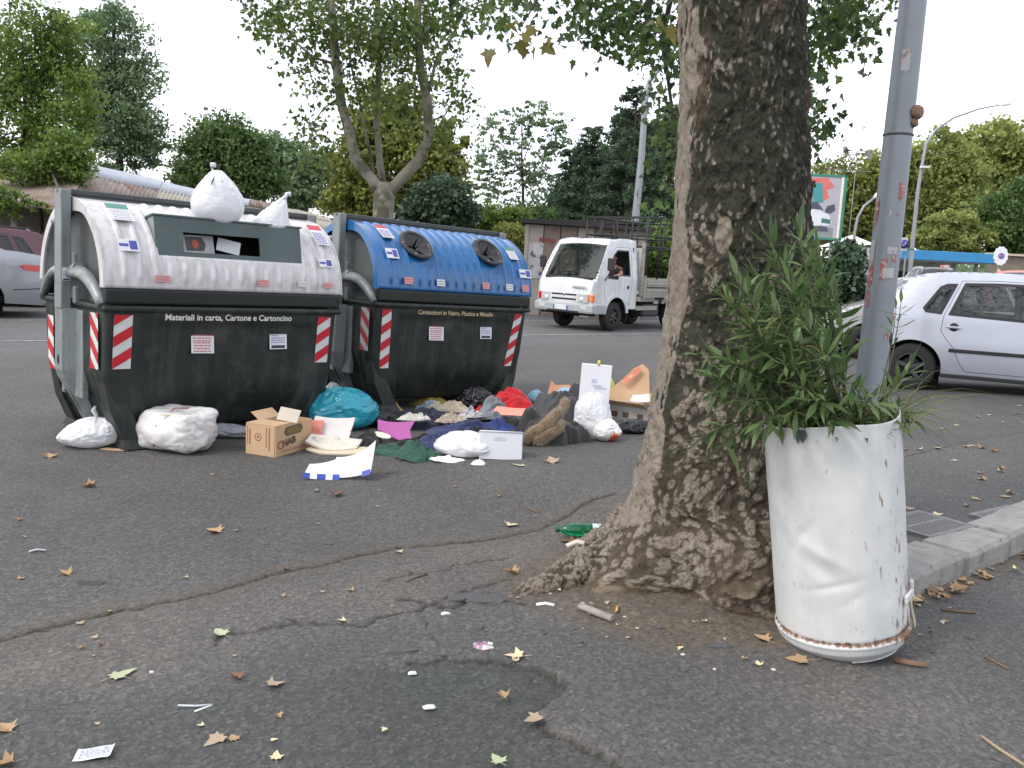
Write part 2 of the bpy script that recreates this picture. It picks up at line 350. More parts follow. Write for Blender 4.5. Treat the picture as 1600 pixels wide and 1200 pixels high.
cn = nd('ShaderNodeMath', operation='MULTIPLY_ADD'); L.new(noise(34, 6, .75), cn.inputs[0]); cn.inputs[1].default_value = -5.2; cn.inputs[2].default_value = 2.6
ca = nd('ShaderNodeMath', operation='ADD'); L.new(attr('crack'), ca.inputs[0]); L.new(cn.outputs[0], ca.inputs[1])
cs = nd('ShaderNodeMath', operation='MULTIPLY'); L.new(ca.outputs[0], cs.inputs[0]); cs.inputs[1].default_value = .1
base = mixc(ramp(cs.outputs[0], (.08, .16), (.30, 0.0)), base, (.088, .076, .056))
base = mixc(ramp(cs.outputs[0], (.0, .95), (.17, 0.0)), base, (.020, .018, .016))
L.new(base, b.inputs['Base Color']); b.inputs['Roughness'].default_value = .82; b.inputs['Specular IOR Level'].default_value = .45
bp = nd('ShaderNodeBump'); bp.inputs['Strength'].default_value = .55; bp.inputs['Distance'].default_value = .004
hm = nd('ShaderNodeMath', operation='ADD'); L.new(vs.outputs['Distance'], hm.inputs[0]); L.new(noise(60, 5, .7), hm.inputs[1]); L.new(hm.outputs[0], bp.inputs['Height'])
L.new(bp.outputs[0], b.inputs['Normal']); ASPH = mt
me = np_mesh('ground', np.stack([GX, GY, GZ], -1).reshape(-1, 3), gridF(len(gx), len(gy)), ASPH, True, dict(band=BN.ravel(), crack=np.clip(CD, 0, 12).ravel(), patch=PT.ravel(), dirt=DT.ravel(), road=RD.ravel()))
struct('ground', me, ASPH)

# worn lane lines, 4 mm above the asphalt
LMAT = M('worn_lane_paint', (.30, .30, .29), .8, var=.25, scale=3, c2=(.13, .13, .13), c2t=(.42, .60), c2s=9)
for off, wd in ((0.0, .12), (3.3, .10)):
    mb = MB(); o = LN1 + LNn * off
    for k in range(60):
        a = o + LD * (-8 + k * .9); c = a + LD * .9
        pa, pb = a - LNn * wd / 2, c - LNn * wd / 2; pc, pd = c + LNn * wd / 2, a + LNn * wd / 2
        if a.y > 60: break
        mb.quad(*[Vector((p.x, p.y, gh(p.x, p.y) + .005)) for p in (pa, pb, pc, pd)])
    struct('lane_line', mb, LMAT)

# kerb of separate stones
KM = M('kerb_stone', (.26, .25, .235), .85, var=.22, scale=9, bump=.5, bscale=90, c2=(.12, .11, .10), c2t=(.55, .72), c2s=12)
kb = MB(); kb.box((0, 0, -.1), (.2, .1, .1))
kerb = bpy.data.objects.new('kerb', None); COL.objects.link(kerb); kerb.location = (K0.x, K0.y, 0); kerb.rotation_euler = (0, 0, math.atan2(KD.y, KD.x)); kerb['kind'] = 'structure'
s = -.42
for k, ln in enumerate((1.02, .55, 1.0, 1.0, 1.0, 1.0, 1.0, 1.0)):
    bm = bmesh.new(); bmesh.ops.create_cube(bm, size=1); bmesh.ops.scale(bm, vec=(ln - .012, .26, .26), verts=bm.verts)
    bmesh.ops.bevel(bm, geom=bm.edges[:], offset=.014, segments=2, affect='EDGES'); bmesh.ops.subdivide_edges(bm, edges=[e for e in bm.edges if e.calc_length() > .2], cuts=14, use_grid_fill=True)
    rr = random.Random(k)
    V = np.array([v.co[:] for v in bm.verts]); dn = fbm(V * 9 + k * 7, 4, 3)
    for v, q in zip(bm.verts, dn): v.co += v.co.normalized() * (q * .006)
    me = bpy.data.meshes.new('kerb_stone'); bm.to_mesh(me); bm.free(); me.polygons.foreach_set('use_smooth', [True] * len(me.polygons))
    o = part('kerb_stone', me, KM, kerb); o.location = (s + ln / 2, .13 + rr.uniform(-.008, .008), -.004 + rr.uniform(-.004, .006)); o.rotation_euler = (rr.uniform(-.02, .02), rr.uniform(-.012, .012), rr.uniform(-.01, .01)); s += ln

# drain grates set in the raised strip
GM = M('cast_iron_grate', (.17, .165, .16), .6, .3, var=.25, scale=20, bump=.4, bscale=80, c2=(.2, .13, .09), c2t=(.55, .75), c2s=14)
GB = M('drain_pit', (.02, .02, .02), .9)
def grate(label, px, py, lx, ly, nb):
    p = GP(px, py); t = thing('drain_grate', label, 'drain grate', (p.x, p.y, p.z + .010), math.atan2(KD.y, KD.x) - R(6), 'drain grates behind the kerb')
    f = MB()
    for sx in (-1, 1): f.box((sx * (lx / 2 - .015), 0, -.006), (.03, ly, .03))
    for sy in (-1, 1): f.box((0, sy * (ly / 2 - .015), -.0055), (lx - .06, .03, .03))
    part('frame', f, GM, t); part('pit_bottom', MB().box((0, 0, -.008), (lx - .07, ly - .07, .012)), GB, t)
    bw = (lx - .06) / nb; me = MB().box((0, 0, 0), (bw * .58, ly - .06, .018)).mesh('bar', GM)
    for k in range(nb): o = part('bar', me, None, t); o.location = (-lx / 2 + .03 + bw * (k + .5), 0, .001)
    part('cross_bar', MB().box((0, 0, .0), (lx - .06, .022, .0215)), GM, t)
grate('iron drain grate next to the white drum, behind the kerb', 1444, 822, .46, .34, 13)
grate('iron drain grate at the right edge of the photo beside blue scrap', 1590, 812, .46, .34, 13)
# ================================================================== RECYCLING BINS
BL, BD, ZL, ZT = 1.87, 1.16, 1.11, 1.70
PLG = M('black_green_plastic', (.016, .022, .019), .5, var=.3, scale=4, bump=.15, bscale=120, c2=(.060, .062, .055), c2t=(.52, .80), c2s=5, spec=.4, streak=((.075, .078, .070), .38, 16))
STL = M('painted_steel_grey', (.23, .26, .262), .42, .15, var=.12, scale=5, c2=(.15, .14, .13), c2t=(.56, .75), c2s=14, streak=((.12, .11, .095), .6, 20))
STD = M('dark_steel', (.07, .078, .08), .45, .3, var=.2, scale=8)
REDR = M('reflective_red', (.50, .02, .03), .35, var=.1, scale=12); WHR = M('reflective_white', (.62, .63, .62), .35, var=.1, scale=12, c2=(.3, .28, .26), c2t=(.62, .8), c2s=20)
LIDW = M('grey_white_fibreglass', (.60, .59, .595), .38, var=.07, scale=3, c2=(.40, .385, .37), c2t=(.50, .75), c2s=6, coat=.25, streak=((.30, .28, .26), .6, 22))
LIDB = M('blue_fibreglass', (.003, .115, .33), .26, var=.18, scale=3, c2=(.02, .10, .22), c2t=(.55, .8), c2s=7, coat=.5, streak=((.05, .12, .20), .5, 22))
PAPW = M('sticker_white', (.66, .66, .68), .5, var=.05); INKR = M('ink_red', (.50, .07, .08), .5); INKB = M('ink_blue', (.07, .08, .34), .5); INKG = M('ink_green', (.08, .25, .20), .5); INKK = M('ink_black', (.03, .03, .05), .5)
PINK = M('sticker_pink', (.60, .30, .30), .55, var=.1); RUB = M('black_rubber', (.022, .023, .025), .38); TXW = M('lettering_white', (.72, .72, .66), .5, c2=(.3, .3, .28), c2t=(.6, .75), c2s=40)
TXY = M('lettering_faded', (.62, .50, .30), .5, c2=(.2, .16, .1), c2t=(.5, .7), c2s=30); SLOT = M('steel_chute', (.070, .10, .097), .42, .2, var=.2, scale=5, c2=(.10, .07, .055), c2t=(.60, .72), c2s=14)
SLD = M('bin_inside_dark', (.012, .012, .013), .8)

def xh(z): return .925 - .20 * (1 - np.clip(z / .52, 0, 1)) ** 1.25 - .012 * (1 - np.clip(z / .95, 0, 1))
def yf(z): return -(.565 - .06 * (1 - np.clip((z - .25) / .7, 0, 1)) - .13 * (1 - np.clip(z / .30, 0, 1)) ** 1.5)
def body_mesh():
    zs = np.r_[np.linspace(.075, .3, 8), np.linspace(.34, .95, 22)]; V = []
    # ring: rounded rectangle, counter-clockwise, finely split so that panel relief shows
    ring = []
    for t in np.linspace(-.94, .94, 90): ring.append((t, -1, 'f'))
    for a in np.linspace(-90, 0, 7)[1:-1]: ring.append((a, 0, 'c1'))
    for t in np.linspace(-.9, .9, 60): ring.append((1, t, 's'))
    for a in np.linspace(0, 90, 7)[1:-1]: ring.append((a, 0, 'c2'))
    for t in np.linspace(.94, -.94, 40): ring.append((t, 1, 'b'))
    for a in np.linspace(90, 180, 7)[1:-1]: ring.append((a, 0, 'c3'))
    for t in np.linspace(.9, -.9, 60): ring.append((-1, t, 's'))
    for a in np.linspace(180, 270, 7)[1:-1]: ring.append((a, 0, 'c4'))
    for z in zs:
        X = float(xh(z)); Yf = float(-yf(z)); rx, ry = X * .06, Yf * .10
        for a, bb, k in ring:
            if k == 'f' or k == 'b':
                x = a * X; y = bb * Yf
                # recessed central panel, deeper towards the base
                rec = (sst(-.74, -.70, a) * (1 - sst(.70, .74, a))) * sst(.90, .84, z) if False else 0
                rec = float(sst(-.76, -.70, np.array(a)) * (1 - sst(.70, .76, np.array(a))) * (1 - sst(.84, .90, np.array(z))) * (.018 + .09 * (1 - sst(.05, .45, np.array(z)))))
                y += -bb * rec
                y -= -bb * 0
            elif k == 's':
                x = a * X; y = bb * Yf
                g = .014 * (0.5 + .5 * math.cos(bb * math.pi * 9)) * float(1 - sst(.84, .92, np.array(z))) * float(sst(.2, .3, np.array(abs(bb))))
                x -= a * g
            else:
                q = R(a); sx = 1 if k in ('c1', 'c2') else -1; sy = 1 if k in ('c2', 'c3') else -1
                x = sx * (X - rx) + rx * math.cos(q); y = sy * (Yf - ry) + ry * math.sin(q)
            V.append((x, y, z))
    n = len(ring); F = gridF(n, len(zs), True)
    me = np_mesh('body', V, F, PLG, True)
    bm = bmesh.new(); bm.from_mesh(me); bm.verts.ensure_lookup_table(); bm.faces.new([bm.verts[i] for i in range(n)][::-1]); bm.to_mesh(me); bm.free()
    return me
def lid_pt(x, a, off=0):
    """a: 0 = front lower edge, 90 = apex; half-ellipse section"""
    q = R(a); ry, rz = BD / 2 + off, (ZT - ZL) + off; return Vector((x, -ry * math.cos(q), ZL + rz * math.sin(q)))
def lid_mesh(side, ribs, skip=None, cut=None):
    nu, nv = 240, 46; V = []; xs = np.linspace(-BL / 2, BL / 2, nu); As = np.linspace(0, 87, nv)
    for a in As:
        for x in xs:
            o = 0
            for (rx0, a0, a1) in ribs:
                if abs(x - rx0) < .035 and a0 - 6 < a < a1 + 6:
                    o = max(o, .015 * (1 - sst(.008, .026, np.array(abs(x - rx0)))) * float(sst(a0 - 4, a0 + 3, np.array(a)) * (1 - sst(a1 - 3, a1 + 4, np.array(a)))))
            p = lid_pt(x, a, float(o)); 
            if side < 0: p.y = -p.y
            V.append(p)
    F = gridF(nu, nv)
    if cut:
        keep = []
        for f in F:
            c = sum((V[k] for k in f), Vector()) / 4
            keep.append(not cut(c))
        F = F[np.array(keep)]
    me = np_mesh('lid', V, F, None, True)
    return me
def solidify(o, t, off=-1):
    md = o.modifiers.new('thick', 'SOLIDIFY'); md.thickness = t; md.offset = off
def chevron(parent, name, P0, ux, uy, wd, ht, nseg, slope, bend=None):
    """white plate with red slanted stripes; P(u,v) lies on the body"""
    up = Vector(ux); vp = Vector(uy); nn = up.cross(vp).normalized()
    def P(u, v, o=0):
        p = Vector(P0) + up * u + vp * v
        if bend: p = bend(p)
        return p + nn * o
    def strip(poly, o):
        mb = MB(); V = []; F = []
        for k, (u, v) in enumerate(poly): V.append(P(u, v, o))
        mb.add(V, [tuple(range(len(V)))]); return mb
    mb = MB()
    for k in range(10): mb.quad(P(0, ht * k / 10, .003), P(wd, ht * k / 10, .003), P(wd, ht * (k + 1) / 10, .003), P(0, ht * (k + 1) / 10, .003))
    pl = part(name, mb, WHR, parent)
    st = ht / nseg; rise = slope * wd
    k = -2
    while k * st < ht + st:
        if k % 2 == 0:
            v0 = k * st; poly = [(0, v0), (wd, v0 + rise), (wd, v0 + rise + st), (0, v0 + st)]
            # clip to the plate
            def clip(pl_, f):
                out = []
                for i in range(len(pl_)):
                    a, c = pl_[i], pl_[(i + 1) % len(pl_)]; fa, fc = f(a), f(c)
                    if fa >= 0: out.append(a)
                    if fa * fc < 0: t = fa / (fa - fc); out.append((a[0] + (c[0] - a[0]) * t, a[1] + (c[1] - a[1]) * t))
                return out
            q = clip(clip(poly, lambda p: p[1]), lambda p: ht - p[1])
            if len(q) > 2: part('red_stripe', strip(q, .006), REDR, pl)
        k += 1
def sticker(parent, P, ux, uy, w_, h_, kind, name='sticker'):
    """flat printed label: backing with print made of thin pieces"""
    ux = Vector(ux).normalized(); uy = Vector(uy).normalized(); nn = ux.cross(uy).normalized(); P = Vector(P) + nn * .003
    def q(x0, y0, x1, y1, o=.0012):
        mb = MB(); mb.quad(*[P + ux * (a * w_) + uy * (c * h_) + nn * o for a, c in ((x0, y0), (x1, y0), (x1, y1), (x0, y1))]); return mb
    o = part(name, q(-.5, -.5, .5, .5, 0), {'pink': PINK, 'green': PAPW}.get(kind, PAPW), parent)
    rr = random.Random(hash((round(P.x, 2), round(P.z, 2))) & 0xff)
    def lines(y0, y1, nl, mat, x0=-.42, x1=.42):
        mb = MB()
        for k in range(nl):
            y = y0 + (y1 - y0) * k / max(1, nl - 1); x = x0
            while x < x1 - .04:
                l = rr.uniform(.05, .16); l = min(l, x1 - x); hgt = abs(y1 - y0) / max(1, nl) * .27
                mb.quad(*[P + ux * (a * w_) + uy * (c * h_) + nn * .0014 for a, c in ((x, y - hgt), (x + l, y - hgt), (x + l, y + hgt), (x, y + hgt))]); x += l + .03
        part('print', mb, mat, o)
    if kind == 'redtext': part('print', q(-.45, .34, .45, .45), INKR, o); lines(.25, -.05, 4, INKR); lines(-.12, -.42, 4, INKR, -.4, .35)
    elif kind == 'bluelogo': part('print', q(.02, .12, .42, .38), INKB, o); lines(.18, .05, 2, INKB, -.4, 0); lines(-.05, -.22, 3, INKB); part('print', q(-.4, -.46, .38, -.34), INKK, o)
    elif kind == 'redtop': part('print', q(-.5, .25, .5, .5), INKR, o); lines(.1, -.42, 7, INKB, -.42, .4)
    elif kind == 'greentop': part('print', q(-.5, .2, .5, .5), INKG, o); lines(.1, -.42, 6, M('ink_grey', (.4, .42, .45), .5))
    elif kind == 'blue': part('print', q(.05, -.35, .42, .38), INKB, o); part('print', q(-.45, -.12, 0, .12), INKB, o)
    elif kind == 'pink': lines(.2, -.2, 2, INKR)
    elif kind == 'cyan': lines(.2, -.2, 2, INKG)
    return o
def make_bin(label, loc, rz, tilt, white):
    t = thing('recycling_bin', label, 'recycling bin', loc, (0, tilt, rz), 'side-loading recycling bins')
    lm = LIDW if white else LIDB
    o = part('body', body_mesh(), PLG, t)
    # rim of the body and black skirt of the lid
    mb = MB(); mb.box((0, 0, .972), (BL + .02, BD + .03, .045), bev=.018); part('rim', mb, PLG, t)
    for sy in (-1, 1):
        mb = MB(); mb.box((0, sy * (BD / 2 - .02), 1.055), (BL - .01, .06, .105), bev=.015)
        part('lid_skirt', mb, M('skirt_plastic', (.012, .015, .014), .45, spec=.4), t)
    # four splayed feet
    for sx in (-1, 1):
        for sy in (-1, 1):
            mb = MB(); V = []
            for z, xo, xi, y0, y1 in ((.46, .90, .80, .50, .40), (.25, .86, .72, .515, .36), (.06, .775, .62, .53, .36), (.0, .79, .60, .57, .36)):
                for x, y in ((xo, y1), (xo, y0), (xi, y0), (xi, y1)): V.append((sx * x, sy * y, z))
            F = [(i * 4 + k, i * 4 + (k + 1) % 4, (i + 1) * 4 + (k + 1) % 4, (i + 1) * 4 + k) for i in range(3) for k in range(4)] + [(0, 1, 2, 3), (12, 13, 14, 15)]
            mb.add(V, F); part('foot', mb, PLG, t, norm=True)
    # lids, front and rear halves
    xs = np.arange(-.80, .81, .107)
    fr = []
    for x in xs:
        if white:
            fr.append((x, 6, 16 if -.58 < x < .64 else 70)); 
            if -.52 < x < .70: fr.append((x, 72, 80))
        else:
            hole = min(abs(x + .44), abs(x - .44))
            if hole < .13: fr.append((x, 8, 18)); fr.append((x, 66, 80))
            else: fr.append((x, 8, 78))
    CA = 43
    hx = (-.44, .44)
    cut = None
    if not white:
        hc = [lid_pt(x, CA) for x in hx]
        cut = lambda c: any((c - h).length < .135 for h in hc)
    else:
        cut = lambda c: -.555 < c.x < .595 and 1.335 < c.z < 1.60
    lf = part('lid', lid_mesh(1, fr, cut=cut), lm, t); solidify(lf, .02, -1)
    lr = part('lid', lid_mesh(-1, [(x, 8, 78) for x in xs]), lm, t); solidify(lr, .02, 1)
    # end flange of each lid half
    for lid, sy in ((lf, -1), (lr, 1)):
        for sx in (-1, 1):
            mb = MB(); V = []; As = np.linspace(0, 86, 26)
            for a in As:
                wd = .055 + .035 * sst(60, 86, np.array(a))
                for off, xo in ((.004, 0), (-wd, 0), (-wd, .014), (.004, .014)):
                    p = lid_pt(sx * (BL / 2 + xo - .004), a, float(off)); p.y *= -sy; V.append(p)
            F = [(i * 4 + k, i * 4 + (k + 1) % 4, (i + 1) * 4 + (k + 1) % 4, (i + 1) * 4 + k) for i in range(len(As) - 1) for k in range(4)] + [(0, 1, 2, 3), tuple(len(V) - 4 + k for k in range(4))]
            mb.add(V, F, False); part('flange', mb, lm, lid, norm=True)
    # dark gable walls under the lid ends
    for sx in (-1, 1):
        poly = [(lid_pt(0, a, -.09).y, lid_pt(0, a, -.09).z) for a in np.linspace(0, 180, 30)]
        poly = [(y, z) for y, z in poly]; poly = [(-.49, .99)] + poly + [(.49, .99)]
        mb = MB(); mb.prism(poly, (sx * .86, 0, 0), (1, 0, 0), .02, (0, 1, 0)); part('gable', mb, M('gable_grey', (.085, .095, .095), .5, var=.2, scale=5), t, norm=True)
    # lifting posts, plates and arms at both ends
    for sx in (-1, 1):
        X = sx * (BL / 2 + .055)
        mb = MB(); mb.box((X, 0, 1.34), (.07, .125, .82), bev=.008); post = part('post', mb, STL, t)
        part('bolt', MB().tube([(X - sx * .04, -.0, 1.66), (X - sx * .11, 0, 1.66)], .022), STL, post)
        part('peg', MB().tube([(X + sx * .01, .04, 1.53), (X + sx * .01, .145, 1.53)], .02), STL, post)
        part('peg', MB().tube([(X - sx * .05, -.07, 1.20), (X - sx * .05, -.16, 1.215)], .045), STL, post)
        part('hinge', MB().box((X - sx * .055, -.10, 1.03), (.04, .05, .12), bev=.01), STL, post)
        part('hinge', MB().box((X - sx * .05, -.075, 1.27), (.035, .05, .10), rot=(0, 0, 0), bev=.01), STL, post)
        # lower channel: outer plate narrowing downwards, with slots
        mb = MB(); ZZ = ((.935, 0), (.50, 0), (.44, .02), (.10, .20)); V = []
        for z, ins_ in ZZ:
            for x, y in ((X + sx * .025, .075), (X + sx * .025, -.065), (X - sx * .12, -.11), (X - sx * .12, .11)): V.append((x - sx * ins_, y * (1 if z > .3 else .8), z))
        F = [(i * 4 + k, i * 4 + (k + 1) % 4, (i + 1) * 4 + (k + 1) % 4, (i + 1) * 4 + k) for i in range(3) for k in range(4)] + [(0, 1, 2, 3), (12, 13, 14, 15)]
        mb.add(V, F); ch = part('channel', mb, STL, t, norm=True)
        mb = MB(); mb.prism([(.018 * math.cos(a), .034 * math.sin(a)) for a in np.linspace(0, 6.28, 14)[:-1]], (X + sx * .0235, .01, .57), (sx, 0, 0), .004, (0, 1, 0)); part('hole', mb, SLD, ch)
        mb = MB(); c = Vector((X + sx * .006, 0, .40)); d = Vector((-sx * .19, 0, -.34)).normalized(); nn = Vector((sx * .34, 0, -.19)).normalized()
        mb.prism([(.02 * math.cos(a), .095 * math.sin(a)) for a in np.linspace(0, 6.28, 18)[:-1]], c + d * .14 + nn * .001, nn, .006, (0, 1, 0)); part('slot', mb, SLD, ch)
        part('end_plate', MB().box((sx * (BL / 2 - .03), 0, .62), (.05, .38, .62), bev=.01), STL, t)
        part('pedal', MB().box((sx * .80, -.02, .055), (.20, .34, .05), bev=.02), STD, t)
        for sy in (-1, 1):
            pts = []
            for k in range(9):
                u = k / 8; pts.append((X - sx * (.035 + .02 * u), sy * (.07 + .47 * u ** .85), 1.19 - .20 * u ** 1.9 + .02 * math.sin(u * 3.14)))
            part('arm', MB().tube(pts, [.050, .050, .048, .046, .044, .042, .040, .038, .034], 12, flat=.75), STL, t)
    mb = MB(); mb.box((0, 0, 1.735), (BL + .18, .05, .042), bev=.008); part('top_bar', mb, STD, t)
    mb = MB(); mb.box((0, 0, 1.700), (BL - .02, .10, .024)); part('ridge_cap', mb, STD, t)
    # chevrons
    def bendf(p): return Vector((p.x, float(yf(p.z)) + .0 if p.y < -.5 else p.y, p.z))
    fz0, fh = .56, .37
    if white:
        chevron(t, 'reflective_strip', (-.865, -.57, fz0), (1, 0, 0), (0, 0, 1), .125, fh, 5, .62, lambda p: Vector((p.x, float(yf(p.z)) - .002, p.z)))
        chevron(t, 'reflective_strip', (.735, -.57, fz0), (1, 0, 0), (0, 0, 1), .12, fh, 5, .62, lambda p: Vector((p.x, float(yf(p.z)) - .002, p.z)))
    else:
        fz0, fh = .40, .53
        chevron(t, 'reflective_strip', (-.865, -.57, fz0), (1, 0, 0), (0, 0, 1), .10, fh, 7, .62, lambda p: Vector((p.x + (.9 - p.z) * .06, float(yf(p.z)) - .002, p.z)))
        chevron(t, 'reflective_strip', (.745, -.57, fz0), (1, 0, 0), (0, 0, 1), .10, fh, 7, .62, lambda p: Vector((p.x - (.9 - p.z) * .12, float(yf(p.z)) - .002, p.z)))
    chevron(t, 'reflective_strip', (-.93, -.335, .55), (0, -1, 0), (0, 0, 1), .13, .38, 5, -.9, lambda p: Vector((-float(xh(p.z)) - .004, p.y, p.z)))
    chevron(t, 'reflective_strip', (-.93, .46, .45), (0, -1, 0), (0, 0, 1), .11, .40, 5, -.7, lambda p: Vector((-float(xh(p.z)) - .004, p.y, p.z)))
    # lettering
    def put(me, name, x, z, lean=0):
        o = part(name, me, None, t); o.location = (x, float(yf(z)) - .004, z); o.rotation_euler = (R(90) + math.atan2(.06, .7), 0, 0); return o
    if white: put(text_mesh('Materiali in carta, Cartone e Cartoncino', .062, TXW, .0012), 'lettering', -.01, .915)
    else: put(text_mesh('Contenitori in Vetro, Plastica e Metallo', .058, TXY, .0008), 'lettering', -.01, .915)
    yfz = lambda z: float(yf(z)) + (.016 if z < .84 else 0) + .0
    nrm = (0, .085, 1)
    sticker(t, (-.22, yfz(.75) - .0, .755), (1, 0, -.02), nrm, .175, .20, 'redtext')
    sticker(t, (.40, yfz(.75) - .0, .77), (1, 0, 0), nrm, .15, .19, 'bluelogo')
    # stickers on the lid follow its curve
    def ls(x, a, w_, h_, k):
        p = lid_pt(x, a, .018); q = lid_pt(x, a + 2, .018); sticker(t, p, (1, 0, 0), q - p, w_, h_, k)
    if white:
        ls(-.74, 56, .15, .20, 'greentop'); ls(-.76, 28, .14, .09, 'blue'); ls(.83, 50, .12, .24, 'redtop'); ls(.80, 24, .13, .07, 'blue')
        ls(-.55, 7, .11, .045, 'pink'); ls(.22, 7, .09, .045, 'pink'); ls(.56, 7, .07, .04, 'cyan'); ls(.80, 7, .08, .04, 'pink')
        # steel chute box with slot
        z0, z1, yy = 1.33, 1.615, -.515; x0, x1 = -.56, .60
        mb = MB(); sx0, sx1, sz0, sz1 = -.36, .24, 1.375, 1.515
        for a, b_, c, d in ((x0, x1, z0, sz0), (x0, x1, sz1, z1), (x0, sx0, sz0, sz1), (sx1, x1, sz0, sz1)):
            mb.box(((a + b_) / 2, yy, (c + d) / 2), (b_ - a, .012, d - c))
        ck = part('chute', mb, SLOT, t)
        part('chute_top', MB().box(((x0 + x1) / 2, yy + .085, z1 + .008), (x1 - x0 + .03, .20, .012)), SLOT, ck)
        for xx in (x0, x1): part('chute_side', MB().box((xx, yy + .05, (z0 + z1) / 2), (.010, .10, z1 - z0)), M('chute_edge', (.3, .33, .32), .4, .3), ck)
        mb = MB(); mb.box((0, yy, z0 - .008), (x1 - x0, .02, .012)); mb.v = [(v[0] + (x0 + x1) / 2, v[1], v[2]) for v in mb.v]; part('chute_rail', mb, M('chute_edge', (.3, .33, .32), .4, .3), ck)
        # the whole chute leans back against the lid
        ca_, sa_ = math.cos(R(11)), math.sin(R(11))
        for oo in [ck] + list(ck.children):
            for v in oo.data.vertices: dy, dz = v.co.y - yy, v.co.z - z0; v.co.y = yy + dy * ca_ + dz * sa_; v.co.z = z0 + dz * ca_ - dy * sa_
        # inside: dark box with folded carton and papers in view
        mb = MB(); mb.box((0, yy + .34, 1.44), (.9, .02, .30)); mb.box((0, yy + .18, 1.30), (.9, .34, .02)); part('inner_wall', mb, SLD, t)
        solo_in = MB(); solo_in.box((0, 0, 0), (.30, .005, .16), bev=0)
        for (lx, lab, mt_, nm, sz, rz_) in ((-.21, 'pale printed carton seen through the slot of the white bin', M('carton_pale', (.42, .44, .45), .6), 'carton', (.26, .012, .13), .15), (.03, 'white folded paper seen through the slot of the white bin', M('paper_white', (.62, .64, .66), .7), 'paper', (.17, .004, .10), -.3)):
            M4 = mw(t); q = M4 @ Vector((lx, yy + .10, 1.435)); mb = MB(); mb.box((0, 0, 0), sz)
            if nm == 'carton':
                oo = thing('carton', lab, 'carton', q, (R(-12), 0, rz + rz_)); part('box', mb, mt_, oo)
                part('picture', MB().prism([(-.075, -.05), (.07, -.05), (.09, .0), (.06, .05), (-.08, .05)], (-.03, -.0075, 0), (0, -1, 0), .001, (1, 0, 0)), M('carton_dark', (.06, .05, .05), .5), oo)
                part('picture', MB().prism([(.03 * math.cos(a), .035 * math.sin(a)) for a in np.linspace(0, 6.28, 10)[:-1]], (-.03, -.0095, 0), (0, -1, 0), .001, (1, 0, 0)), M('carton_orange', (.35, .08, .03), .5), oo)
            else: solo(nm, mb, mt_, lab, 'paper', q, world=False, rot=(R(-20), R(12), rz + rz_))
    else:
        ls(-.735, 56, .13, .20, 'redtop'); ls(-.76, 31, .13, .10, 'blue'); ls(.76, 44, .12, .17, 'greentop'); ls(.86, 22, .16, .09, 'blue')
        for x in (-.62, -.25, .31, .62, .84): ls(x, 8, .095, .062, 'pink' if x in (-.62, .31, .84) else 'cyan')
        for x in hx:
            p = lid_pt(x, CA, .012); q = lid_pt(x, CA + 3, .012); ay = (q - p).normalized(); ax = Vector((1, 0, 0)); az = ax.cross(ay)
            rm = Matrix((ax, ay, az)).transposed()
            mb = MB(); mb.lathe([(.130, -.03), (.168, -.018), (.175, .004), (.168, .016), (.142, .020), (.130, .010), (.128, -.02)], p, rm, 36, capends=False)
            ho = part('inlet_ring', mb, RUB, t)
            for k in range(8):
                a0, a1 = k * math.pi / 4 + .2, (k + 1) * math.pi / 4 + .2
                V = [p + ax * (.130 * math.cos(a)) + ay * (.130 * math.sin(a)) + az * .006 for a in np.linspace(a0, a1, 5)]
                tip = p + ax * .02 * math.cos((a0 + a1) / 2) + ay * .02 * math.sin((a0 + a1) / 2) - az * (.05 + .02 * (k % 2))
                mid = [p + ax * (.06 * math.cos(a)) + ay * (.06 * math.sin(a)) - az * (.022 + .012 * math.sin(k * 2 + i)) for i, a in enumerate(np.linspace(a0 + .03, a1 - .03, 5))]
                mb = MB(); mb.add(V + mid + [tip], [(i, i + 1, 6 + i, 5 + i) for i in range(4)] + [(5 + i, 6 + i, 10) for i in range(4)], True); part('rubber_flap', mb, RUB, ho)
            for k in range(6):
                a = k * math.pi / 3; mb = MB(); c = p + ax * (.156 * math.cos(a)) + ay * (.156 * math.sin(a)); mb.tube([c + az * .014, c + az * .024], .008, 8); part('screw', mb, STL, ho)
    # label on the post
    sticker(t, (-BL / 2 - .055 + .0, -.0645, 1.17), (1, 0, 0), (0, 0, 1), .055, .09, 'bluelogo')
    return t
BINW = make_bin('grey-white lidded paper bin with a dark steel slot, two white bags on its lid', (-2.50, 6.90, 0), R(46.5), R(1.1), True)
BINB = make_bin('blue lidded glass, plastic and metal bin with two round rubber inlets', (-.96, 8.79, 0), R(43.8), R(1.8), False)

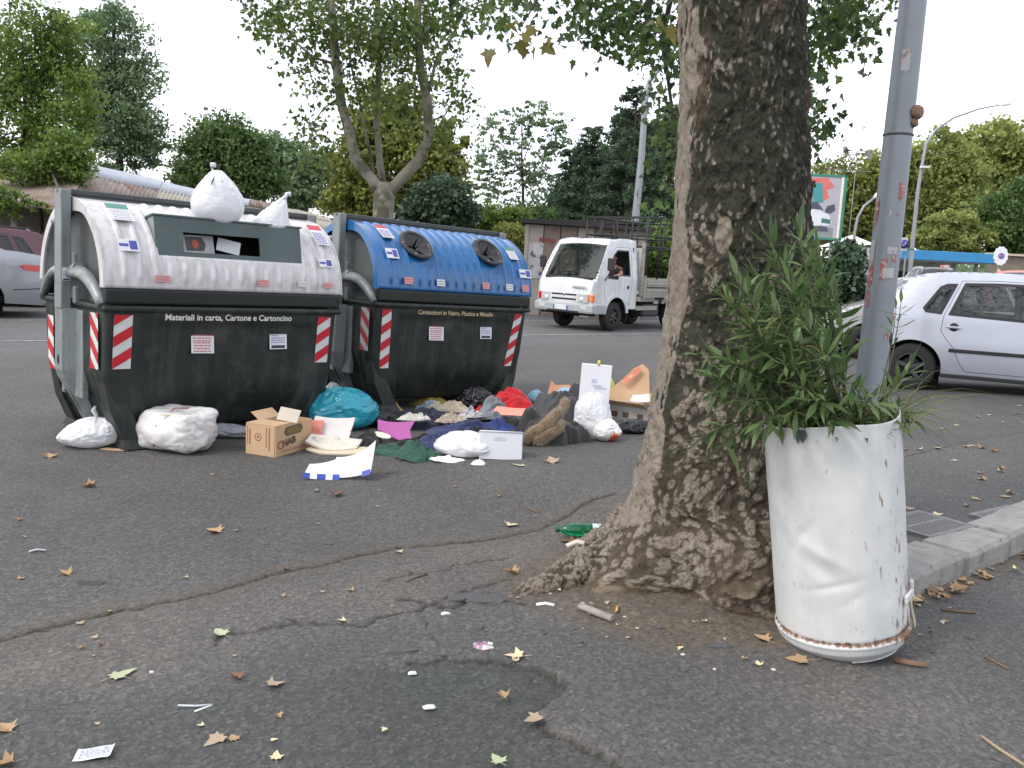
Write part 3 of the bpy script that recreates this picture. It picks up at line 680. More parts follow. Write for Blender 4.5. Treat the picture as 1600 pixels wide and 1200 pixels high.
# ================================================================== BAGS AND CLOTHES
def bagmat(name, c, alpha=1, rough=.32): return M(name, c, rough * .8, var=.03, scale=6, facet=(8, .22), coat=.4, sss=.30, alpha=alpha)
BAGW = bagmat('white_bag_film', (.87, .88, .90)); BAGT = bagmat('teal_bag_film', (.035, .38, .50), rough=.2); BAGG = bagmat('grey_bag_film', (.10, .16, .18), rough=.22); BAGK = bagmat('black_bag_film', (.018, .019, .021), rough=.2)
def bag_mesh(w_, d_, h_, seed, neck=.0, tilt=(0, 0), wr=.05, lumpy=.12, nu=110, nv=80, top=.55, res=1.0):
    """closed sack: widest low down, gathered towards the neck, with film creases"""
    V = []; th = np.linspace(0, 2 * math.pi, nu, endpoint=False); v = np.linspace(0, 1, nv); T, Vv = np.meshgrid(th, v)
    prof = np.where(Vv < .35, np.sqrt(np.clip(1 - (1 - Vv / .35) ** 2 * .82, 0, 1)), np.cos(np.clip((Vv - .35) / .65, 0, 1) * math.pi / 2) ** top)
    if top == 1.0: prof = np.where(Vv < .12, .72 + .28 * np.sin(Vv / .12 * math.pi / 2), np.clip(1 - (Vv - .12) / .88, 0, 1) ** .85)
    prof = np.maximum(prof, 0.0) + .015
    D = np.stack([np.cos(T), np.sin(T), Vv * 2], -1).reshape(-1, 3)
    n1 = fbm(D * 1.3, seed, 2).reshape(T.shape); kk = np.maximum(0, Vv - .35)
    st = np.stack([np.cos(T) * 3.2, np.sin(T) * 3.2, Vv * 1.1], -1).reshape(-1, 3); r1 = ridge(st, seed + 5, 3).reshape(T.shape)
    r2 = ridge(D * 3.1 + n1.reshape(-1, 1) * .8, seed + 9, 4).reshape(T.shape)
    rad = prof * (1 + lumpy * n1 + wr * (r1 * (.4 + kk * 1.4) + r2 * .8))
    X = np.cos(T) * rad * w_ / 2; Y = np.sin(T) * rad * d_ / 2; Z = Vv * h_ * (1 + .04 * n1) + .03 * h_ * r2 * np.minimum(1, Vv * 4)
    X += tilt[0] * Vv ** 1.5; Y += tilt[1] * Vv ** 1.5
    Z = np.maximum(Z, .0)
    me = np_mesh('bag', np.stack([X, Y, Z], -1).reshape(-1, 3), gridF(nu, nv, True), None, True)
    bm = bmesh.new(); bm.from_mesh(me); bm.verts.ensure_lookup_table(); bm.faces.new([bm.verts[i] for i in range(nu)][::-1]); bm.faces.new([bm.verts[(nv - 1) * nu + i] for i in range(nu)])
    bm.to_mesh(me); bm.free(); return me
def bag(label, loc, w_, d_, h_, seed, mat, rz=0, ears=0, name='plastic_bag', group=None, **k):
    t = thing(name, label, 'bag', loc, rz, group)
    part('sack', bag_mesh(w_, d_, h_, seed, **k), mat, t)
    tx, ty = k.get('tilt', (0, 0))
    for e in range(ears):
        rr = random.Random(seed * 7 + e); s = 1 if e % 2 else -1; L_ = h_ * .22
        pts = [(tx, ty, h_ * .96), (tx + s * L_ * .25, ty, h_ * 1.03), (tx + s * L_ * .6, ty + rr.uniform(-.02, .02), h_ * 1.03 + L_ * .5), (tx + s * L_ * .75, ty + rr.uniform(-.03, .03), h_ * 1.03 + L_ * .95)]
        if k.get('res') == 2: pts = [(tx, ty, h_ * .96), (tx - .004, ty, h_ * 1.1), (tx - .012 + s * .01, ty, h_ * 1.28), (tx + .01 * s, ty, h_ * 1.42)]
        part('handle', MB().tube(pts, [.012, .016, .02, .008], 9, flat=.35), mat, t)
    return t
Mw = mw(BINW)
b1 = Mw @ Vector((-.04, -.37, 1.585)); b2 = Mw @ Vector((.40, -.37, 1.585))
bag('tall round white shopping bag with tied handles standing on the white bin', b1, .38, .31, .385, 11, BAGW, R(46), ears=0, wr=.018, lumpy=.04, top=.62)
# loop handles of the tall bag
t = bpy.data.objects['plastic_bag']
for s in (-1, 1): part('handle', MB().tube([(s * .050, 0, .325), (s * .045, 0, .365), (s * .012, 0, .385), (-s * .008, .012, .35)], [.016, .018, .016, .010], 9, flat=.4), BAGW, t)
for s in (-1, 1): part('handle_opening', MB().tube([(-.030 + s * .020, -.058, .352), (-.052 + s * .040, -.100, .305), (-.058 + s * .052, -.118, .280)], [.004, .011, .003], 8, flat=.45), M('bag_opening_dark', (.10, .11, .12), .6), t)
bag('small white bag leaning to a twisted knot on the right end of the white bin', b2, .31, .22, .27, 23, BAGW, R(46), ears=0, wr=.03, lumpy=.05, top=1.0, tilt=(.13, 0))
t = bpy.data.objects['plastic_bag.001']; part('knot', MB().tube([(.115, 0, .235), (.13, 0, .265), (.145, .005, .288), (.165, .0, .292), (.175, 0, .275)], [.028, .02, .018, .022, .01], 9, flat=.7), BAGW, t)

def gp0(px, py): p = GP(px, py); return p
p = gp0(140, 697); bag('white knotted bag on the ground at the left foot of the white bin', p, .37, .30, .20, 31, BAGW, .3, ears=1, wr=.10, lumpy=.14, top=.45, res=2, tilt=(.05, 0))
# large white wrapped bundle: boxy, strapped in film
def bundle(label, loc, dims, rz, seed, mat, name='plastic_bag', extra=None, wr=.02):
    t = thing(name, label, 'bag', loc, rz); bm = bmesh.new(); bmesh.ops.create_cube(bm, size=2); bmesh.ops.subdivide_edges(bm, edges=bm.edges[:], cuts=26, use_grid_fill=True)
    V = np.array([v.co[:] for v in bm.verts]); n_ = np.linalg.norm(V ** 4 if False else V, axis=1); p4 = (np.abs(V) ** 4).sum(1) ** .25
    V = V / p4[:, None]; n1 = fbm(V * 1.1, seed, 2); r2 = ridge(V * 2.4 + n1[:, None], seed + 4, 4)
    V = V * (1 + .14 * n1 + wr * 2.4 * r2)[:, None]; V = V * np.array(dims) / 2; V[:, 2] += dims[2] / 2; V[:, 2] = np.maximum(V[:, 2], .003)
    for v, q in zip(bm.verts, V): v.co = q
    me = bpy.data.meshes.new('sack'); bm.to_mesh(me); bm.free(); me.polygons.foreach_set('use_smooth', [True] * len(me.polygons)); part('sack', me, mat, t); return t
FILM = M('printed_film', (.76, .75, .73), .25, var=.08, scale=5, facet=(8, .3), c2=(.55, .46, .44), c2t=(.60, .68), c2s=7, coat=.3, sss=.15)
p = gp0(266, 708); t = bundle('big white film-wrapped bundle lying in front of the white bin', p + Vector((0, .12, 0)), (.50, .36, .30), R(-24), 5, FILM)
part('strap', MB().tube([(-.02, -.19, .05), (.0, -.185, .2), (.03, -.05, .305), (.05, .1, .29)], .006, 6, flat=.4), M('strap_purple', (.30, .12, .16), .4), t)
part('strap', MB().tube([(.02, -.17, .27), (.12, -.1, .28), (.2, .0, .22)], .005, 6, flat=.4), M('strap_yellow', (.55, .50, .25), .4), t)

def cloth_mesh(w_, d_, h_, seed, fold=.05, irr=.34, freq=1.5, plate=.95, nu=120, nv=44, aniso=(1, 1), thick=.012):
    """garment heap: irregular outline, folds as ridges, edge rolled down to the ground"""
    th = np.linspace(0, 2 * math.pi, nu, endpoint=False); r = np.linspace(0, 1, nv) ** .85; T, Rr = np.meshgrid(th, r)
    C = np.stack([np.cos(T), np.sin(T), 0 * T], -1).reshape(-1, 3)
    out = (1 + irr * fbm(C * 1.3, seed, 4)).reshape(T.shape); out = 1 + (out - 1) * Rr ** 2
    x = np.cos(T) * Rr * out; y = np.sin(T) * Rr * out
    ra = seed * 1.7; xr_2, yr_2 = x * math.cos(ra) + y * math.sin(ra), -x * math.sin(ra) + y * math.cos(ra); P = np.stack([xr_2 * freq * 1.7 * aniso[0], yr_2 * freq * .75 * aniso[1], 0 * x], -1).reshape(-1, 3); P[:, 2] = seed
    wp = np.stack([vn(P * 1.2, seed + 20), vn(P * 1.2, seed + 21), 0 * P[:, 0]], -1); f = -ridge(P + wp * .7, seed + 3, 3).reshape(T.shape); g = fbm(P * .6, seed + 6, 2).reshape(T.shape)
    edge = 1 - Rr ** (2 * plate)
    z = edge * (h_ * (.74 + .35 * g) + fold * (f * 1.0 + .42)) + np.minimum(1, edge * 6) * thick
    f2 = ridge(P * 3 + wp, seed + 8, 2).reshape(T.shape); z += edge ** .7 * fold * (-.16 * f2 + .12 - .40 * ridge(P * 1.6 + wp * 1.5, seed + 12, 1).reshape(T.shape)); z += fold * .2 * np.maximum(0, f) * (1 - edge) * sst(1, .9, Rr)
    z = np.maximum(z, .002); x = x + .12 * wp[:, 0].reshape(T.shape) * edge; y = y + .12 * wp[:, 1].reshape(T.shape) * edge
    V = np.stack([x * w_ / 2, y * d_ / 2, z], -1).reshape(-1, 3)
    return np_mesh('cloth', V, gridF(nu, nv, True)[:, ::-1], None, True)
def fab(name, c, rough=.85, **k): return M(name, c, rough, var=.18, scale=10, bump=.25, bscale=240, sheen=.2, **k)
def cloth(name, label, cat, px, py, w_, d_, h_, rz, seed, mat, zoff=0, yoff=0, tilt=(0, 0), group=None, **k):
    p = GP(px, py) + Vector((0, d_ * .35 + yoff, zoff)); me = cloth_mesh(w_, d_, h_, seed, **k); me.name = name
    return solo(name, me, mat, label, cat, p, group, world=False, rot=(R(tilt[0]), R(tilt[1]), rz))
NAVY = fab('navy_fabric', (.012, .022, .085)); NAV2 = fab('dark_navy_fabric', (.010, .013, .032)); BLK = fab('black_fabric', (.013, .013, .015)); GRN = fab('green_fabric', (.022, .085, .060)); RED = fab('red_fabric', (.55, .012, .018)); GRY = fab('grey_fabric', (.20, .22, .24)); DGR = fab('charcoal_quilt', (.050, .052, .058), .7)
MAG = M('magenta_felt', (.36, .085, .29), .9, var=.08, sheen=.3); BEI = fab('beige_fabric', (.42, .36, .28)); CRM = fab('cream_fabric', (.56, .54, .48)); YEL = fab('mustard_fabric', (.30, .22, .04)); WHC = fab('white_fabric', (.78, .78, .78)); LBL = fab('pale_blue_fabric', (.25, .35, .44)); FUR = M('brown_fur', (.21, .145, .075), .95, var=.35, scale=30, bump=1, bscale=130, sheen=.6)
# --- left part of the heap
bag('dark grey translucent bag squeezed between the two bins', gp0(487, 622) + Vector((0, .1, 0)), .30, .32, .26, 41, BAGG, 0, wr=.1, lumpy=.15, top=.5)
bag('small white bag end poking up behind the teal bag', gp0(515, 640) + Vector((0, .12, .0)), .20, .16, .23, 43, BAGW, .4, wr=.1, lumpy=.1, top=.6)
bag('big teal plastic bag lying full on the ground beside the bins', gp0(530, 672) + Vector((.0, .10, 0)), .52, .40, .33, 47, BAGT, R(8), wr=.09, lumpy=.16, top=.42)
cloth('cloth', 'white cloth flap lying on the right end of the teal bag', 'cloth', 578, 640, .24, .2, .03, .4, 51, WHC, zoff=.16, yoff=.1, tilt=(8, 14), fold=.015)
bag('crumpled black bag between the teal bag and the magenta felt', gp0(590, 668) + Vector((0, .05, 0)), .28, .22, .14, 53, BAGK, 0, wr=.16, lumpy=.2, top=.4)
cloth('cloth', 'mustard yellow cloth behind the black bag and teal bag', 'cloth', 606, 650, .26, .18, .10, -.3, 57, YEL, yoff=.12, fold=.02)
cloth('cloth', 'mustard yellow cloth under the front of the blue bin', 'cloth', 668, 642, .36, .22, .12, .1, 58, YEL, yoff=.25, fold=.03)
cloth('cloth', 'pale blue cloth lying over mustard cloth in front of the blue bin', 'cloth', 672, 648, .28, .16, .09, -.1, 59, LBL, yoff=.1, zoff=.02, fold=.025)
bag('black glossy bag bulging in front of the blue bin', gp0(740, 645) + Vector((0, .22, 0)), .34, .26, .22, 61, BAGK, .3, wr=.16, lumpy=.2, top=.5)
cloth('sweater', 'black garment lying between the bins and the navy clothes', 'garment', 640, 660, .75, .3, .08, .1, 63, BLK, yoff=.12, fold=.05)
cloth('trousers', 'dark navy trousers bunched up behind the magenta felt', 'garment', 660, 672, .55, .34, .14, .25, 67, NAV2, yoff=.08, fold=.05, freq=2.6)
cloth('shirt', 'cream shirt crumpled on the dark navy trousers', 'garment', 648, 676, .24, .12, .035, .35, 69, CRM, zoff=.09, yoff=.06, fold=.05)
cloth('shirt', 'beige patterned cloth among the navy clothes', 'garment', 704, 672, .26, .13, .05, .5, 71, BEI, zoff=.06, fold=.06, freq=2.4)
cloth('shirt', 'long cream and beige cloth behind the navy jacket', 'garment', 700, 655, .44, .14, .08, -.2, 72, BEI, zoff=.06, yoff=.05, fold=.04, freq=3)
cloth('jacket', 'navy blue jacket spread in the middle of the heap', 'garment', 750, 688, .74, .36, .11, -.25, 73, NAVY, fold=.10)
cloth('jacket', 'dark blue sleeve hanging towards the white bag', 'garment', 680, 700, .28, .26, .10, .9, 74, NAVY, fold=.04)
cloth('sweater', 'grey striped sweater in front of the red cloth', 'garment', 770, 660, .36, .22, .16, .6, 75, GRY, zoff=.03, yoff=.05, fold=.05, aniso=(3, 1))
cloth('sweater', 'red knitted sweater at the back of the heap', 'garment', 792, 648, .60, .28, .22, .15, 77, RED, yoff=.08, fold=.06, aniso=(2, 1))
cloth('sweater', 'dark grey-black garment under the salmon cardboard', 'garment', 800, 680, .45, .25, .12, .1, 79, BLK, fold=.05)
bag('small light blue bag at the back beside the red sweater', gp0(838, 634) + Vector((0, .22, 0)), .16, .12, .13, 80, M('light_blue_bag', (.25, .45, .60), .3), 0, wr=.1)
cloth('jacket', 'charcoal quilted jacket standing bunched behind the fur collar coat', 'garment', 868, 668, .50, .36, .34, .1, 81, DGR, yoff=.10, fold=.05, freq=1.3, aniso=(1.6, 1), plate=1.8)
cloth('jacket', 'grey quilted sleeve behind the white bag', 'garment', 900, 668, .28, .28, .33, .1, 82, DGR, yoff=.16, fold=.04, freq=1.3, aniso=(1.6, 1), plate=1.8)
COAT = thing('coat', 'dark olive coat with a brown fur collar at the right of the heap', 'garment', GP(858, 693) + Vector((0, .12, 0)), .1)
me = cloth_mesh(.64, .44, .29, 83, fold=.06, freq=1.3, plate=1.5); part('shell', me, fab('olive_black_fabric', (.020, .021, .019)), COAT)
def fur(pts, rad, seed):
    mb = MB().tube(pts, rad, 22, flat=.7); V = np.array(mb.v); n1 = fbm(V * 14, seed, 3); c = np.array([0, 0, 0])
    me = mb.mesh('fur_collar', FUR); bm = bmesh.new(); bm.from_mesh(me); bmesh.ops.subdivide_edges(bm, edges=bm.edges[:], cuts=3, use_grid_fill=True, smooth=.6)
    V = np.array([v.co[:] for v in bm.verts]); n1 = fbm(V * 16, seed, 3); n2 = vn(V * 90, seed + 2); bm.normal_update()
    for v, a, b_ in zip(bm.verts, n1, n2): v.co += v.normal * (.012 * a + .006 * b_)
    r3 = random.Random(seed)
    for v in list(bm.verts):
        for _ in range(2):
            d_ = (v.normal + Vector((r3.uniform(-.7, .7), r3.uniform(-.7, .7), r3.uniform(-.9, .3)))).normalized(); s_ = d_.orthogonal().normalized() * .0016; q_ = v.co + Vector((r3.uniform(-.009, .009), r3.uniform(-.009, .009), r3.uniform(-.009, .009))); a_ = bm.verts.new(q_ + s_); b_ = bm.verts.new(q_ - s_); c_ = bm.verts.new(q_ + d_ * r3.uniform(.006, .016)); bm.faces.new((a_, b_, c_))
    bm.to_mesh(me); bm.free(); me.polygons.foreach_set('use_smooth', [True] * len(me.polygons)); return me
part('fur_collar', fur([(.12, -.04, .33), (.08, -.10, .27), (.0, -.16, .20), (-.08, -.20, .13), (-.17, -.22, .07), (-.22, -.23, .04)], [.025, .045, .056, .058, .052, .03], 3), FUR, COAT)
part('fur_collar', fur([(.08, -.15, .17), (.02, -.185, .11), (-.06, -.22, .065), (-.15, -.235, .04)], [.03, .046, .05, .034], 4), FUR, COAT)
cloth('trousers', 'dark navy trouser leg folded across the blue jacket', 'garment', 735, 700, .46, .15, .07, .55, 131, NAV2, zoff=.06, fold=.07)
cloth('shirt', 'royal blue sleeve lying on the right end of the navy jacket', 'garment', 782, 690, .34, .13, .06, -.5, 132, fab('royal_blue_fabric', (.018, .035, .16)), zoff=.07, fold=.07)
cloth('shirt', 'white and grey crumpled shirt between the beige cloth and grey sweater', 'garment', 735, 664, .26, .14, .05, .2, 133, M('striped_shirt', (.50, .50, .50), .85, var=.1, c2=(.16, .18, .22), c2t=(.50, .56), c2s=30), zoff=.06, yoff=.05, fold=.06)
cloth('scarf', 'black scarf trailing between the magenta felt and the white cloth', 'garment', 660, 694, .40, .10, .04, .3, 134, BLK, fold=.05)
cloth('trousers', 'blue denim leg under the grey board behind the navy trousers', 'garment', 640, 664, .30, .14, .07, -.1, 135, fab('denim', (.035, .055, .11)), yoff=.06, zoff=.02, fold=.05)
bag('torn black bag with pale scraps at the back beside the red sweater', gp0(765, 648) + Vector((0, .24, 0)), .26, .2, .15, 136, BAGK, .9, wr=.18, lumpy=.25, top=.5)
cloth('sweater', 'dark brown garment under the fur collar coat', 'garment', 812, 694, .38, .20, .07, .2, 137, fab('dark_brown_fabric', (.030, .020, .016)), fold=.07)
# --- flat and stiff pieces
def sheet(name, label, cat, P, poly, ax, n_, t_, mat, bendk=0, seed=0, group=None):
    """thin stiff sheet: polygon in its own plane, slightly warped"""
    n_ = Vector(n_).normalized(); ax = Vector(ax); ax = (ax - n_ * ax.dot(n_)).normalized(); ay = n_.cross(ax)
    bm = bmesh.new(); vs_ = [bm.verts.new((x, y, 0)) for x, y in poly]; bm.faces.new(vs_)
    xs_ = [p_[0] for p_ in poly]; ys_ = [p_[1] for p_ in poly]
    for k in range(1, 9):
        bmesh.ops.bisect_plane(bm, geom=bm.verts[:] + bm.edges[:] + bm.faces[:], plane_co=(min(xs_) + (max(xs_) - min(xs_)) * k / 9, 0, 0), plane_no=(1, 0, 0))
    for k in range(1, 7):
        bmesh.ops.bisect_plane(bm, geom=bm.verts[:] + bm.edges[:] + bm.faces[:], plane_co=(0, min(ys_) + (max(ys_) - min(ys_)) * k / 7, 0), plane_no=(0, 1, 0))
    V = np.array([v.co[:] for v in bm.verts]); nn = fbm(V * 6 + seed * 3.3, seed, 2)
    for v, q in zip(bm.verts, nn): v.co.z += bendk * (q * .35 + (v.co.x / max(abs(max(xs_)), .01)) ** 2)
    r_ = bmesh.ops.solidify(bm, geom=bm.faces[:], thickness=t_)
    me = bpy.data.meshes.new(name); bm.to_mesh(me); bm.free(); fixn(me)
    me.transform(Matrix.Translation(P) @ Matrix((ax, ay, n_)).transposed().to_4x4())
    return solo(name, me, mat, label, cat, P, group)
sheet('felt_sheet', 'magenta felt piece lying at the front of the clothes', 'felt', GP(618, 690) + Vector((0, .04, .07)), [(-.14, -.02), (-.05, -.05), (.09, -.12), (.14, -.11), (.10, .02), (.12, .12), (-.02, .10), (-.16, .09)], (1, 0, -.1), (0, -.55, .84), .004, MAG, .02, 3)
sheet('shoe_sole', 'orange and white oval slipper sole in front of the magenta felt', 'slipper', GP(597, 692) + Vector((0, 0, .06)), [(.07 * math.cos(a), .026 * math.sin(a)) for a in np.linspace(0, 6.28, 16)[:-1]], (1, 0, -.5), (0, -.6, .8), .008, M('sole_orange', (.68, .42, .20), .7, c2=(.7, .66, .6), c2t=(.4, .5), c2s=25), .004, 3)
cloth('cloth', 'small bright pink scrap beside the green jacket', 'cloth', 665, 700, .08, .05, .025, 0, 88, M('pink_scrap', (.72, .25, .45), .8), fold=.01, nu=40, nv=14)
cloth('handbag', 'black bag with small buckles left of the magenta felt', 'bag', 575, 695, .20, .2, .11, .4, 91, BLK, fold=.04, nu=70, nv=28)
cloth('jacket', 'dark green jacket with a twisted sleeve lying in front of the heap', 'garment', 655, 722, .38, .22, .10, -.35, 93, GRN, fold=.06, freq=2.4)
cloth('sleeve', 'dark green sleeve stretching left from the green jacket', 'garment', 603, 712, .42, .13, .055, -.28, 94, GRN, yoff=.01, fold=.035, freq=2.6, aniso=(1, 2))
cloth('scarf', 'black strap lying along the green sleeve', 'garment', 602, 702, .36, .04, .02, .15, 95, BLK, yoff=.03, fold=.01)
bag('white bag filled with white cloth at the front of the heap', gp0(722, 716) + Vector((.0, .08, 0)), .40, .26, .17, 97, BAGW, -.15, wr=.08, lumpy=.12, top=.45)
cloth('cloth', 'flat white cloth under the front white bag', 'cloth', 700, 722, .28, .10, .02, -.1, 98, WHC, fold=.012)
cloth('tissue', 'crumpled white tissue on the asphalt before the white bag', 'tissue', 747, 727, .10, .05, .014, 0, 99, WHC, fold=.025, freq=3, nu=60, nv=20)
# white plastic crate lying on its side, handle hole in the front
CRT = M('white_plastic', (.72, .74, .78), .35, var=.04, sss=.2)
p = GP(782, 718) + Vector((0, 0, 0)); t = thing('plastic_tub', 'translucent white plastic tub with a handle hole beside the front white bag', 'tub', p, R(6))
mb = MB(); W2, H2 = .145, .19
for a, b_, c, d in ((-W2, W2, 0, .125), (-W2, -.05, .125, .155), (.035, W2, .125, .155), (-W2, W2, .155, H2)): mb.box(((a + b_) / 2, 0, (c + d) / 2), (b_ - a, .004, d - c))
mb.box((-W2, .08, H2 / 2), (.004, .16, H2)); mb.box((W2, .08, H2 / 2), (.004, .16, H2)); mb.box((0, .16, H2 / 2), (2 * W2, .004, H2)); mb.box((0, .08, .003), (2 * W2, .16, .004))
part('shell', mb, CRT, t); part('rim', MB().tube([(-W2, -.004, H2), (W2, -.004, H2), (W2, .165, H2), (-W2, .165, H2), (-W2, -.004, H2)], .006, 6), CRT, t); t.rotation_euler = (R(-14), R(1), R(6))
SAL = M('salmon_card', (.78, .30, .22), .7, var=.05)
sheet('cardboard', 'salmon pink card lying on dark clothes right of the grey sweater', 'card', GP(800, 668) + Vector((0, .05, .13)), [(-.17, -.02), (-.13, -.01), (-.1, -.05), (.0, -.045), (.18, -.055), (.19, .05), (.02, .045), (-.14, .05)], (1, 0, -.02), (0, -.55, .84), .003, SAL, .01, 5)
# paper stack
PAP = M('magazine_paper', (.60, .56, .55), .6, var=.1, scale=9, c2=(.50, .20, .16), c2t=(.62, .68), c2s=11); PAP2 = M('newsprint', (.62, .58, .50), .75, var=.12, scale=14, c2=(.36, .30, .30), c2t=(.58, .64), c2s=18)
sheet('newspaper', 'white and brick red leaflet leaning on the teal bag', 'leaflet', GP(520, 698) + Vector((0, .03, .13)), [(-.16, -.08), (.12, -.10), (.15, .09), (-.15, .09)], (1, 0, 0), (0, -.75, .65), .003, PAP, .03, 7)
sheet('leaflet_panel', 'brick red paper panel at the left of the leaflets', 'leaflet', GP(500, 698) + Vector((-.03, .01, .135)), [(-.05, -.07), (.04, -.09), (.045, .07), (-.045, .07)], (1, 0, 0), (0, -.75, .65), .003, M('brick_red_paper', (.52, .17, .12), .6), .006, 8)
sheet('newspaper', 'folded newspaper with red print at the front of the leaflets', 'newspaper', GP(520, 706) + Vector((0, .05, .055)), [(-.2, -.06), (-.05, -.1), (.17, -.05), (.19, .07), (.02, .10), (-.18, .05)], (1, 0, -.04), (.1, -.35, .93), .018, PAP2, .02, 9)
sheet('newspaper', 'cream paper sheet lowest of the folded leaflets', 'newspaper', GP(525, 710) + Vector((0, .05, .02)), [(-.22, -.03), (-.1, -.08), (.2, -.06), (.24, .08), (.0, .12), (-.2, .07)], (1, 0, 0), (.0, -.12, .99), .012, M('cream_paper', (.60, .52, .38), .7), .01, 10)
# white tray with blue and white border
TR = thing('paper_tray', 'curved white paper tray with a blue and white striped edge lying in front', 'tray', GP(527, 748), R(6))
nu, nv = 40, 10; V = []
for j in range(nv):
    for i in range(nu):
        u = i / (nu - 1) * 2 - 1; v_ = j / (nv - 1)
        x = .21 * u + .02 * v_; y = -.02 + .15 * v_ - .02 * u * u; z = .012 + .09 * abs(u + .15) ** 2.2 * (.4 + .6 * v_) * (1 if u > -.15 else .55) + .10 * v_ ** 1.5 * (1 if u > -.2 else .2 + .8 * (1 + u))
        V.append((x, y, z))
o = part('sheet', np_mesh('sheet', V, gridF(nu, nv), None, True), M('bright_white_card', (.88, .88, .92), .45, sss=.2), TR); solidify(o, .004)
BLU = M('tray_blue', (.03, .07, .38), .5)
for k in range(9):
    i0, i1 = int(k * (nu - 1) / 9), int((k + 1) * (nu - 1) / 9); mb = MB()
    for i in range(i0, i1):
        a, b_ = Vector(V[i]), Vector(V[i + 1]); dn = Vector((0, -.02, -.002)); mb.quad(a + dn + Vector((0, 0, -.008)), b_ + dn + Vector((0, 0, -.008)), b_ + Vector((0, -.004, .022)), a + Vector((0, -.004, .022)))
    if k < 5 or k > 7: part('edge_strip', mb, BLU if k in (0, 2, 4, 8) else M('bright_white_card', (.88, .88, .92), .45), TR)
# --- right part
WPN = thing('display_board', 'white panel with faint blue print standing upright behind the white bags', 'panel', GP(928, 672) + Vector((0, .18, 0)), 0)
part('board', MB().box((0, 0, .27), (.26, .05, .54), rot=(R(-4), R(2), 0), bev=.004), M('white_board', (.76, .76, .80), .5, var=.04), WPN)
for (x, z, w2, h2) in ((.02, .36, .08, .012), (.05, .34, .10, .01), (.03, .25, .12, .012), (-.01, .40, .04, .03)): part('print', MB().box((x, -.0285 + (z - .27) * .07, z), (w2, .002, h2), rot=(R(-4), R(2), 0)), M('faint_print', (.50, .53, .66), .6), WPN)
part('handle', MB().tube([(.02, 0, .535), (.025, 0, .575)], [.014, .010], 8), M('yellow_plastic', (.68, .60, .08), .4), WPN)
bag('small yellow bag behind the white upright panel', gp0(952, 640) + Vector((0, .30, 0)), .16, .13, .30, 103, M('yellow_bag', (.60, .58, .08), .35, sss=.2), 0, wr=.05)
bag('tall white bag standing in front of the upright panel', gp0(926, 688) + Vector((0, .10, 0)), .30, .24, .36, 107, BAGW, .2, wr=.08, lumpy=.12, top=.5)
PRT = M('printed_bag', (.72, .70, .68), .3, var=.05, c2=(.55, .10, .05), c2t=(.55, .58), c2s=7, coat=.2)
bag('small white bag with orange and green print before the tall white bag', gp0(948, 690) + Vector((0, .05, 0)), .22, .18, .17, 109, PRT, .2, wr=.1, lumpy=.16, top=.45)
cloth('cloth', 'green printed scrap on the printed white bag', 'scrap', 945, 688, .1, .06, .03, 0, 110, M('green_scrap', (.05, .26, .18), .5), zoff=.06, yoff=-.04, fold=.02, nu=40, nv=14)
KR = M('kraft_card', (.50, .34, .20), .75, var=.08, scale=4, bump=.1, bscale=60); KRD = M('kraft_print', (.10, .055, .035), .7); KRR = M('kraft_print_red', (.30, .12, .07), .7); KRI = M('kraft_inside', (.36, .24, .14), .8, var=.1)
sheet('cardboard', 'orange-brown torn cardboard standing up behind the charcoal jacket', 'cardboard', GP(878, 632) + Vector((-.02, .0, .15)), [(-.14, -.06), (-.10, .10), (-.06, .05), (.08, .06), (.18, -.01), (.10, -.05)], (1, 0, 0), (0, -.8, .6), .006, M('orange_card', (.55, .28, .15), .7, c2=(.28, .06, .04), c2t=(.5, .55), c2s=6), .02, 12)
bag('light blue crumpled bag on top of the charcoal jacket', gp0(882, 650) + Vector((0, .10, .17)), .14, .12, .09, 111, M('light_blue_bag', (.25, .45, .60), .3), 0, wr=.14, lumpy=.2)
# opened carton on the right with raised flap
OC = thing('cardboard_box', 'opened grey-printed cardboard box lying against the tree trunk', 'cardboard box', GP(985, 668) + Vector((.04, .14, 0)), R(-32)); OC.scale = (.82, .82, .82)
GC = M('grey_carton', (.36, .35, .33), .7, var=.08)
for c, d in (((0, -.14, .11), (.44, .006, .22)), ((0, .14, .11), (.44, .006, .22)), ((-.22, 0, .11), (.006, .274, .22)), ((.22, 0, .11), (.006, .274, .22)), ((0, 0, .004), (.43, .27, .006))): part('wall', MB().box(c, d), GC, OC)
part('flap', MB().box((0, -.20, .245), (.44, .15, .005), rot=(R(-28), 0, 0)), KR, OC); part('flap', MB().box((0, .19, .27), (.44, .15, .005), rot=(R(55), 0, 0)), KR, OC); part('flap', MB().box((.27, 0, .28), (.005, .27, .14), rot=(0, R(40), 0)), M('pale_flap', (.62, .48, .38), .7), OC)
for x in (-.16, -.03, .14): part('print', MB().box((x, -.1445, .12), (.07, .002, .06)), KRD, OC)
part('print', MB().box((0, -.1445, .045), (.18, .002, .04)), M('print_ochre', (.35, .2, .05), .7), OC)
sheet('cardboard', 'tall sheet of brown cardboard with a red label leaning behind the opened box', 'cardboard', GP(985, 655) + Vector((.04, .36, .28)), [(-.26, -.2), (-.2, -.06), (.02, .16), (.1, .20), (.16, .14), (.17, -.2)], (1, 0, 0), (-.1, -.9, .35), .006, M('tan_card', (.52, .33, .19), .7, var=.15, scale=4), .02, 13)
sheet('label_card', 'red and cream label strip on the leaning brown cardboard', 'label', GP(985, 655) + Vector((.035, .333, .378)), [(-.10, -.07), (-.06, -.09), (.09, .05), (.05, .08)], (1, 0, 0), (-.1, -.9, .35), .003, M('label_red', (.66, .20, .12), .5, c2=(.75, .6, .5), c2t=(.55, .6), c2s=20), .0, 14)
